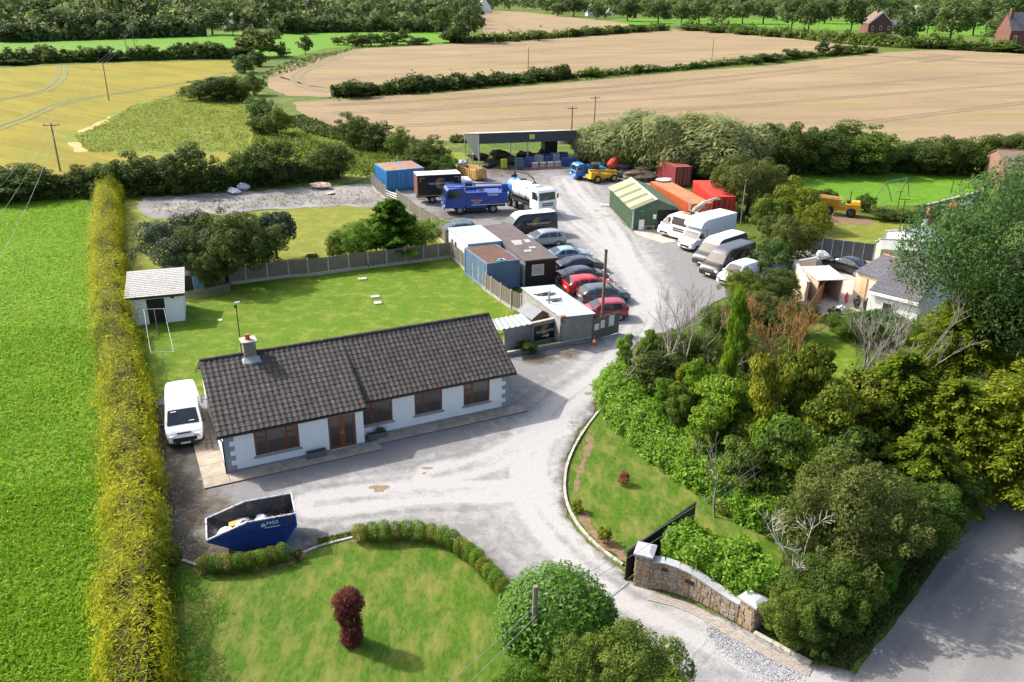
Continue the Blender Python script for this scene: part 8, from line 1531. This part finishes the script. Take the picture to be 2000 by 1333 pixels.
# brush pile, mixer, scrap
g = G(1250, 352); rr = random.Random(8); mb = MB()
for i in range(420):
    a = rr.uniform(0, 6.28); q = rr.random()**.6; p = Vector((math.cos(a)*q*2.2, math.sin(a)*q*1.8, 1.9*(1-q*q)*rr.uniform(.3, 1))); v = Vector((rr.uniform(-1, 1), rr.uniform(-1, 1), rr.uniform(-.3, .6)))*rr.uniform(.4, .9); mb.path([p-v*.5, p, p+v*.6+Vector((0, 0, rr.uniform(-.2, .2)))], [.03, .025, .008], 4, 0, False)
t = thing('brush_pile', 'pile of cut brown branches behind the green shed', 'pile', g); mb.build('branches', pm('cut_branches', (.17, .12, .08), .95, .35, 2), t); lump('spoil_heap', 'brown earth heap under the cut branches', 'heap', g, (2.0, 1.6, 1.3), pm('brown_heap', (.10, .075, .05), .95, .4, 2), 51)
g = G(1197, 338); t = thing('cement_mixer', 'red cement mixer drum behind the telehandler', 'mixer', g, 1.0); MB().path([(-.7, 0, 1.0), (-.5, 0, 1.15), (.2, 0, 1.45), (.9, 0, 1.85)], [.45, .75, .7, .3], 12).build('drum', pm('mixer_red', (.45, .05, .03), .5, .15, 2), t); mb = MB(); mb.b2((-.8, -.6, .3), (.7, .6, .55)); mb.path([(-.6, -.5, 0), (-.3, 0, 1.1), (-.6, .5, 0)], .06, 6); mb.build('stand', M_TRIM, t)
for i, (x, y, d_, m_, lab) in enumerate(((1168, 324, (1.5, .7, .6), M_BAG, 'white sack heap behind the blue tipper'), (1222, 330, (1.3, .8, .9), pm('scrap_grey', (.16, .17, .18), .7, .4, 2), 'grey scrap heap behind the cement mixer'), (1262, 325, (1.6, .7, .6), pm('rubble', (.42, .41, .39), .9, .3, 2), 'pale rubble heap left of the maroon container'), (1280, 345, (.8, .6, .6), pm('rubble', (.42, .41, .39), .9, .3, 2), 'small pale rubble heap beside the maroon container'))): lump('scrap_heap', lab, 'heap', G(x, y), d_, m_, 60+i)
for x, y in ((1229, 318),): o = MB().b2((-.15, -.1, 0), (.15, .1, 2.2)).build('concrete_post', M_CAP); o.location = G(x, y+4); tag(o, 'pale upright post in the scrap behind the brush pile', 'post')
lump('tarpaulin_heap', 'white sheet lying on the orange container roof', 'tarpaulin', G(1297, 354, 2.62), (1.2, .7, .3), M_BAG, 65)
crate('storage_box', 'white cabinet outside the green shed', 'cabinet', 1251, 449, (.55, .5, 1.15), M_WHITE, SHED[1], slats=False); g = G(1280, 447); o = MB().path([(0, 0, 0), (0, 0, .3), (0, 0, .9)], [.28, .31, .29], 14).build('barrel', pm('barrel_blue', (.02, .10, .36), .5, .1, 3)); o.location = g; tag(o, 'blue plastic barrel outside the green shed door', 'barrel')
t = thing('bench', 'grey slab bench outside the green shed', 'bench', G(1267, 449), SHED[1]); MB().b2((-.6, -.2, .4), (.6, .2, .48)).build('seat', M_CONC, t); MB().b2((-.5, -.18, 0), (-.38, .18, .4)).build('leg', M_CONC, t); MB().b2((.38, -.18, 0), (.5, .18, .4)).build('leg', M_CONC, t)
o = MB().hexa([(-.2, 0, 0), (.1, 0, 0), (.1, .1, 0), (-.2, .1, 0)], [(.1, .35, 2.0), (.35, .35, 2.0), (.35, .42, 2.0), (.1, .42, 2.0)]).build('leaning_board', pm('tan_board', (.35, .18, .08), .8, .2, 3)); o.location = G(1227, 441); o.rotation_euler = (0, 0, SHED[1]); tag(o, 'tan boards leaning on the corner of the green shed', 'board')
o = MB().box((0, 0, .06), (1.2, .9, .12)).build('pallet', M_IBC); o.location = G(1182, 402); tag(o, 'flat grey pallet left of the green shed', 'pallet')

# ------------------------------------------------------------------ the neighbours
def roofed(name, label, cat, R1, R2, E1, E2, wallm, roofm, gable_out=.15, slate=None, chim=None):
    """gable building from ridge ends and front eave ends"""
    o_ = Vector((E1.x, E1.y, 0)); x = (E2-E1); x.z = 0; W_l = x.length; x.normalize(); nv = Vector((-x.y, x.x, 0)); hz_ = (E1.z+E2.z)/2; rz_ = (R1.z+R2.z)/2; dr = max(.5, ((R1-E1).dot(nv)+(R2-E2).dot(nv))/2); t = thing(name, label, cat, o_, math.atan2(x.y, x.x))
    mb = MB(); mb.poly([(0, .2, 0), (W_l, .2, 0), (W_l, .2, hz_), (0, .2, hz_)]); mb.poly([(0, dr*2-.2, 0), (W_l, dr*2-.2, 0), (W_l, dr*2-.2, hz_), (0, dr*2-.2, hz_)])
    for xx in (.15, W_l-.15): mb.poly([(xx, .2, 0), (xx, dr*2-.2, 0), (xx, dr*2-.2, hz_), (xx, dr, rz_-.05), (xx, .2, hz_)])
    mb.build('wall', wallm, t)
    for s in (0, 1):
        y0, y1 = (0, dr) if s == 0 else (dr*2, dr); rp = MB().hexa([(0, y0, hz_-.02), (W_l, y0, hz_-.02), (W_l, y1, rz_-.02), (0, y1, rz_-.02)], [(0, y0, hz_+.05), (W_l, y0, hz_+.05), (W_l, y1, rz_+.05), (0, y1, rz_+.05)]).build('roof', roofm, t)
        if slate and s == 0:
            mb = MB(); nr = int(math.hypot(dr, rz_-hz_)/slate); nc = int(W_l/(slate*1.3))
            for r in range(nr):
                for c in range(nc):
                    a = (c+.5*(r % 2))/nc; b = min(1, a+1/nc)-.004; f0, f1 = r/nr, min(1, (r+1.15)/nr)
                    if b > a: mb.hexa([(a*W_l, dr*f0, hz_+(rz_-hz_)*f0+.055), (b*W_l, dr*f0, hz_+(rz_-hz_)*f0+.055), (b*W_l, dr*f1, hz_+(rz_-hz_)*f1+.05), (a*W_l, dr*f1, hz_+(rz_-hz_)*f1+.05)], [(a*W_l, dr*f0, hz_+(rz_-hz_)*f0+.085), (b*W_l, dr*f0, hz_+(rz_-hz_)*f0+.085), (b*W_l, dr*f1, hz_+(rz_-hz_)*f1+.06), (a*W_l, dr*f1, hz_+(rz_-hz_)*f1+.06)])
            so2 = mb.build('slates', roofm, rp); so2['kind'] = 'stuff'
    MB().path([(0, dr, rz_+.06), (W_l, dr, rz_+.06)], .09, 6).build('ridge', chim or roofm, t); return t, W_l, dr, hz_, rz_
M_SLATE = tilemat('grey_slate', (.12, .115, .135), (.19, .18, .205), (.24, .235, .25), .68); M_CREAM = pm('cream_render', (.62, .52, .38), .85, .1, 1.5); M_TERR = pm('terracotta_ridge', (.36, .15, .09), .7, .15, 3)
t, W_l, dr, hz_, rz_ = roofed('cottage', 'neighbouring cottage with weathered grey slate roof half hidden by trees', 'house', G(1746, 488, 4.3), G(1838, 506, 4.3), G(1697, 568, 2.5), G(1795, 592, 2.5), M_WHITE, M_SLATE, slate=.3); MB().b2((-.05, -.08, hz_-.25), (W_l, .0, hz_)).build('gutter', M_WHITE, t)
f = MB().b2((W_l*.3, .12, .9), (W_l*.5, .2, 1.9)).build('window', M_WHITE, t); MB().b2((W_l*.32, .1, 1.0), (W_l*.48, .119, 1.8)).build('pane', M_GLASS, f)
t, W_l, dr, hz_, rz_ = roofed('extension', 'lean-to extension with slate roof and terracotta ridge left of the cottage', 'house', G(1697, 492, 3.2), G(1744, 501, 3.2), G(1670, 531, 2.3), G(1714, 545, 2.3), M_CREAM, M_SLATE, slate=.3, chim=M_TERR); MB().b2((W_l*.3, .1, .05), (W_l*.55, .19, 2.0)).build('door', pm('pale_door', (.55, .40, .22), .6, .1, 3), t)
roofed('garden_shed', 'pale roofed shed behind the slate extension', 'shed', G(1738, 474, 2.9), G(1808, 468, 2.9), G(1722, 488, 2.3), G(1800, 492, 2.3), pm('pale_green_boards', (.34, .36, .28), .8, .15, 3), pm('pale_felt', (.40, .41, .37), .7, .1, 2)); roofed('conservatory', 'white conservatory roof beside the tall right tree', 'building', G(1800, 452, 3.0), G(1850, 436, 3.0), G(1790, 475, 2.3), G(1850, 470, 2.3), M_WHITE, pm('polycarbonate', (.40, .43, .45), .3, .1, 2))
g = G(1805, 475); t = thing('chimney_stack', 'red brick chimney behind the pale roofed shed', 'chimney', g); MB().b2((-.3, -.3, 0), (.3, .3, 3.6)).build('stack', pm('red_brick', (.26, .10, .06), .85, .2, 6), t); MB().b2((-.36, -.36, 3.601), (.36, .36, 3.75)).build('cap', M_TERR, t); g = G(1796, 482); t = thing('chimney_stack', 'white flue with black cowl beside the brick chimney', 'chimney', g); MB().path([(0, 0, 0), (0, 0, 3.0)], .28, 12).build('flue', M_WHITE, t); MB().path([(0, 0, 3.0), (0, 0, 3.3)], .3, 12).build('cowl', M_BLACK, t)
fa_, fb2 = G(1583, 497), G(1745, 517); d_ = fb2-fa_; t = thing('metal_fence', 'dark grey sheet fence beside the neighbouring dry lawn', 'fence', fa_, math.atan2(d_.y, d_.x)); n = 8; M_FGR = pm('fence_grey', (.085, .10, .125), .6, .12, 2)
for i in range(n): mb = MB(); corr(mb, d_.length*i/n+.04, d_.length*(i+1)/n-.04, .05, 1.75, 0, 'x', .03, .16); mb.build('sheet', M_FGR, t); MB().box((d_.length*i/n, 0, .9), (.08, .1, 1.8)).build('post', M_POST, t)
oa, ob_ = G(1578, 628), G(1610, 575); d_ = ob_-oa; t = thing('board_fence', 'orange brown board fence beside the neighbouring lean-to', 'fence', oa, math.atan2(d_.y, d_.x)); n = 16
for i in range(n): MB().b2((i*d_.length/n+.01, 0, .05), ((i+1)*d_.length/n-.01, .03, 1.6)).build('board', pm('orange_stain', (.26, .105, .035), .8, .2, 4), t)
t = thing('lean_to', 'white sheet roofed open lean-to in the neighbouring yard', 'shed', G(1592, 592), math.atan2(*(lambda v: (v.y, v.x))(G(1640, 590)-G(1592, 592)))); w_ = (G(1640, 590)-G(1592, 592)).length; MB().hexa([(-.2, -.2, 2.0), (w_+.2, -.2, 2.0), (w_+.2, 2.9, 2.2), (-.2, 2.9, 2.2)], [(-.2, -.2, 2.06), (w_+.2, -.2, 2.06), (w_+.2, 2.9, 2.26), (-.2, 2.9, 2.26)]).build('roof', pm('sheet_white', (.48, .45, .41), .6, .1, 1.2, c2=(.5, .42, .36), th=(.6, .8)), t); mb = MB(); mb.b2((0, 2.6, 0), (w_, 2.75, 2.15)); mb.b2((0, 0, 0), (.12, 2.6, 2.05)); mb.b2((w_-.12, 0, 0), (w_, 2.6, 2.05)); mb.build('wall', pm('pink_block', (.42, .33, .27), .9, .2, 2), t)
for lab, a, b, h_ in (('cream rendered yard wall behind the dark blue car', (1548, 548), (1590, 540), 1.7), ('cream rendered return wall beside the white lean-to', (1548, 550), (1570, 590), 1.7)): p, q = G(*a), G(*b); d_ = q-p; t = thing('rendered_wall', lab, 'wall', p, math.atan2(d_.y, d_.x)); MB().b2((0, 0, 0), (d_.length, .22, h_)).build('wall', M_CREAM, t); MB().b2((-.03, -.04, h_+.001), (d_.length+.03, .26, h_+.08)).build('coping', M_CAP, t)
for lab, x, y, m_, d3 in (('white quad trailer behind the cream yard wall', 1605, 508, M_WHITE, (2.0, 1.0, .9)), ('dark bicycle heap beside the orange board fence', 1628, 618, M_TRIM, (1.0, .6, .8)), ('white and grey bags below the white lean-to', 1640, 612, M_BAG, (.7, .5, .7)), ('red gas bottle beside the white lean-to', 1652, 592, M_RED, (.35, .35, .9)), ('black bin beside the cream wall of the extension', 1672, 602, M_TRIM, (.6, .6, 1.1)), ('black bin beside the cottage wall', 1690, 608, M_TRIM, (.6, .6, 1.1)), ('red skip shaped bin beside the stone garden wall', 1860, 415, M_RED, (1.7, 1.1, 1.2)), ('dark green bin left of the red one by the garden wall', 1838, 418, pm('bin_green', (.03, .07, .06), .5, .2, 3), (1.0, .9, 1.2)), ('green tub beyond the red bin by the garden wall', 1890, 402, pm('tub_green', (.03, .22, .10), .5, .2, 3), (1.0, .9, .9)), ('grey covered trailer beside the red bin', 1885, 412, pm('cover_grey', (.22, .24, .26), .6, .2, 3), (1.8, 1.2, 1.1))): lump('stored_item', lab, 'item', G(x, y), tuple(v*.5 if i < 2 else v for i, v in enumerate(d3)), m_, int(x))
wa2, wb2 = G(1800, 424), G(1918, 392); d_ = wb2-wa2; t = thing('garden_wall', 'grey stone garden wall behind the bins at right', 'wall', wa2, math.atan2(d_.y, d_.x)); MB().b2((0, 0, 0), (d_.length, .3, 1.25)).build('wall', pm('grey_stone', (.13, .13, .135), .9, .35, 3, .5, 8), t); MB().b2((-.03, -.04, 1.251), (d_.length+.03, .34, 1.32)).build('coping', M_POST, t)
t = thing('gate_pillar', 'small garden pillar topped with a white ball', 'pillar', wb2); MB().b2((-.3, -.3, 0), (.3, .3, 1.7)).build('shaft', M_CHIM, t); mb = MB(); drum(mb, 0, 0, 0, 0, 3); mb = MB(); vs_ = [(.3*math.sin(math.pi*i/8)*math.cos(2*math.pi*j/12), .3*math.sin(math.pi*i/8)*math.sin(2*math.pi*j/12), 2.0-.3*math.cos(math.pi*i/8)) for i in range(9) for j in range(12)]; mb.add(vs_, [(i*12+j, i*12+(j+1) % 12, (i+1)*12+(j+1) % 12, (i+1)*12+j) for i in range(8) for j in range(12)]); mb.build('ball', M_WHITE, t, True)
a1, a2, b1, b2__ = G(1708, 390), G(1742, 394), G(1757, 382), G(1775, 384); t = thing('swing_set', 'green topped garden swing frame on the neighbouring lawn', 'swing', a1); o_ = a1.copy(); tA = (a1+a2)/2-o_+Vector((0, 0, 2.3)); tB = (b1+b2__)/2-o_+Vector((0, 0, 2.3)); mb = MB()
for p, tp3 in ((a1, tA), (a2, tA), (b1, tB), (b2__, tB)): MB().path([p-o_, tp3], .06, 6).build('leg', M_BOARD, t)
MB().path([tA, tB], .07, 6).build('top_bar', pm('swing_green', (.05, .25, .16), .5, .1, 3), t); m_ = (tA+tB)/2; mb = MB(); mb.path([m_+Vector((.2, 0, 0)), m_+Vector((.2, 0, -1.6))], .015, 4); mb.path([m_+Vector((-.3, 0, 0)), m_+Vector((-.3, 0, -1.6))], .015, 4); mb.build('ropes', M_WIRE, t); MB().box(m_+Vector((-.05, 0, -1.62)), (.6, .25, .05)).build('seat', pm('swing_green', (.05, .25, .16), .5, .1, 3), t)
for lab, x, yb, yt in (('rusty clothes pole on the neighbouring lawn', 1856, 384, 352), ('rusty clothes pole below the swing frame', 1752, 412, 375), ('tall thin rusty aerial pole beside the slate extension', 1746, 500, 390)):
    g = G(x, yb); h_ = hgt(x, yb, yt); t = thing('clothes_pole', lab, 'pole', g); MB().path([(0, 0, 0), (0, 0, h_)], .045, 6).build('shaft', M_FASCIA, t); MB().path([(-.5, 0, h_), (.5, 0, h_)], .03, 5).build('crossbar', M_FASCIA, t)
roofed('bungalow', 'brown tiled roof of a house at the right edge', 'house', G(2005, 296, 4.6), G(2100, 301, 4.6), G(1965, 340, 2.6), G(2080, 347, 2.6), pm('brown_wall', (.22, .12, .08), .85, .15, 2), pm('brown_tiles', (.17, .12, .09), .8, .2, 3))
# far buildings
M_FBR = pm('far_brick', (.15, .065, .05), .85, .15, .6); M_FSL = pm('far_slate', (.15, .15, .165), .7, .15, .5)
def far_house(label, x, yb, wpx, hpx, rpx, wallm, roofm, dep=8, win=3, name='far_house', cat='house', gable=False):
    k = ppm(x, yb); W_ = wpx/k; He = hpx/k; Hr = He+rpx/k; g = G(x, yb); t = thing(name, label, cat, g, .12); hw_ = W_/2; mb = MB(); mb.b2((-hw_, 0, 0), (hw_, dep, He))
    if gable: mb.extr([(-hw_, .01, He), (hw_, .01, He), (0, .01, Hr)], (0, dep-.02, 0))
    else: mb.extr([(-hw_+.01, 0, He), (-hw_+.01, dep, He), (-hw_+.01, dep/2, Hr)], (W_-.02, 0, 0))
    mb.build('wall', wallm, t); e = .3
    if gable: qs = [[(s*(hw_+e), -e, He-.25), (0, -e, Hr+.1), (0, dep+e, Hr+.1), (s*(hw_+e), dep+e, He-.25)] for s in (-1, 1)]
    else: qs = [[(-hw_-e, y0, He-.15), (hw_+e, y0, He-.15), (hw_+e, dep/2, Hr+.1), (-hw_-e, dep/2, Hr+.1)] for y0 in (-e, dep+e)]
    for q in qs: MB().extr(q, (0, 0, .15)).build('roof', roofm, t)
    for i in range(win):
        xx = -hw_+W_*(i+.5)/win; f = MB().b2((xx-.7, -.06, He*.35), (xx+.7, -.01, He*.75)).build('window', M_WHITE, t); MB().b2((xx-.55, -.08, He*.39), (xx+.55, -.061, He*.71)).build('pane', M_GLASS, f)
    return t, hw_, He, Hr
far_house('long white barn with grey roof beyond the pasture', 467, 55, 38, 7, 8, M_WHITE, M_FSL, 10, 4, 'far_barn', 'barn'); far_house('small white shed left of the long white barn', 386, 55, 16, 7, 3, M_WHITE, M_WHITE, 8, 1, 'far_barn', 'shed'); far_house('white gable end right of the long white barn', 521, 54, 16, 7, 6, M_WHITE, M_WHITE, 10, 1, gable=True)
for lab, x, wd in (('left white pointed roof above the pale barley', 918, 26), ('right white pointed roof above the pale barley', 946, 28)): far_house(lab, x, 26, wd, 5, 22, M_WHITE, M_WHITE, 14, 0, gable=True)
far_house('white cottage with slate roof left of the far roadside trees', 1160, 32, 24, 6, 9, M_WHITE, M_FSL, 9, 2, gable=True); far_house('small white gable between the far roadside trees', 1192, 31, 12, 5, 6, M_WHITE, M_FSL, 8, 1, gable=True)
t, hw_, He, Hr = far_house('red brick house with white gables among the far trees', 1718, 66, 44, 16, 18, M_FBR, pm('far_brown_roof', (.16, .11, .09), .8, .15, .5), 10, 3, gable=True); mb = MB()
for s in (-1, 1): mb.extr([(s*(hw_+.3), -.36, He-.35), (0, -.36, Hr+.0), (0, -.36, Hr-.5), (s*(hw_-.1), -.36, He-.5)], (0, .04, 0))
mb.build('bargeboard', M_WHITE, t); MB().b2((-1.5, 4, Hr-1), (-.5, 5, Hr+1.6)).build('chimney', M_FBR, t); far_house('low brown roofed wing right of the far brick house', 1752, 62, 26, 9, 8, M_FBR, M_FSL, 9, 1)
t, hw_, He, Hr = far_house('brick house with grey roof and tall chimney at the right edge', 2000, 100, 60, 30, 26, M_FBR, M_FSL, 10, 3); MB().b2((-hw_+.2, 3, He), (-hw_+1.6, 4.2, Hr+1.8)).build('chimney', M_FBR, t)
far_house('small white house in the trees at upper right', 1792, 32, 12, 8, 8, M_WHITE, M_FSL, 8, 1, gable=True); far_house('grey roofed house half hidden by trees at upper right', 1908, 36, 22, 6, 8, M_WHITE, M_FSL, 9, 2)
t = thing('white_railing', 'low white railing beside the far road', 'railing', G(1325, 50)); k = 22/ppm(1325, 50); MB().b2((-k/2, 0, .5), (k/2, .15, 1.3)).build('rail', M_WHITE, t); MB().b2((-k/2, 0, 0), (-k/2+.4, .2, 1.7)).build('post', M_WHITE, t); MB().b2((k/2-.4, 0, 0), (k/2, .2, 1.7)).build('post', M_WHITE, t)
car('hatch', 'white car outside the brick house at the right edge', G(1984, 92), .2, PWH)
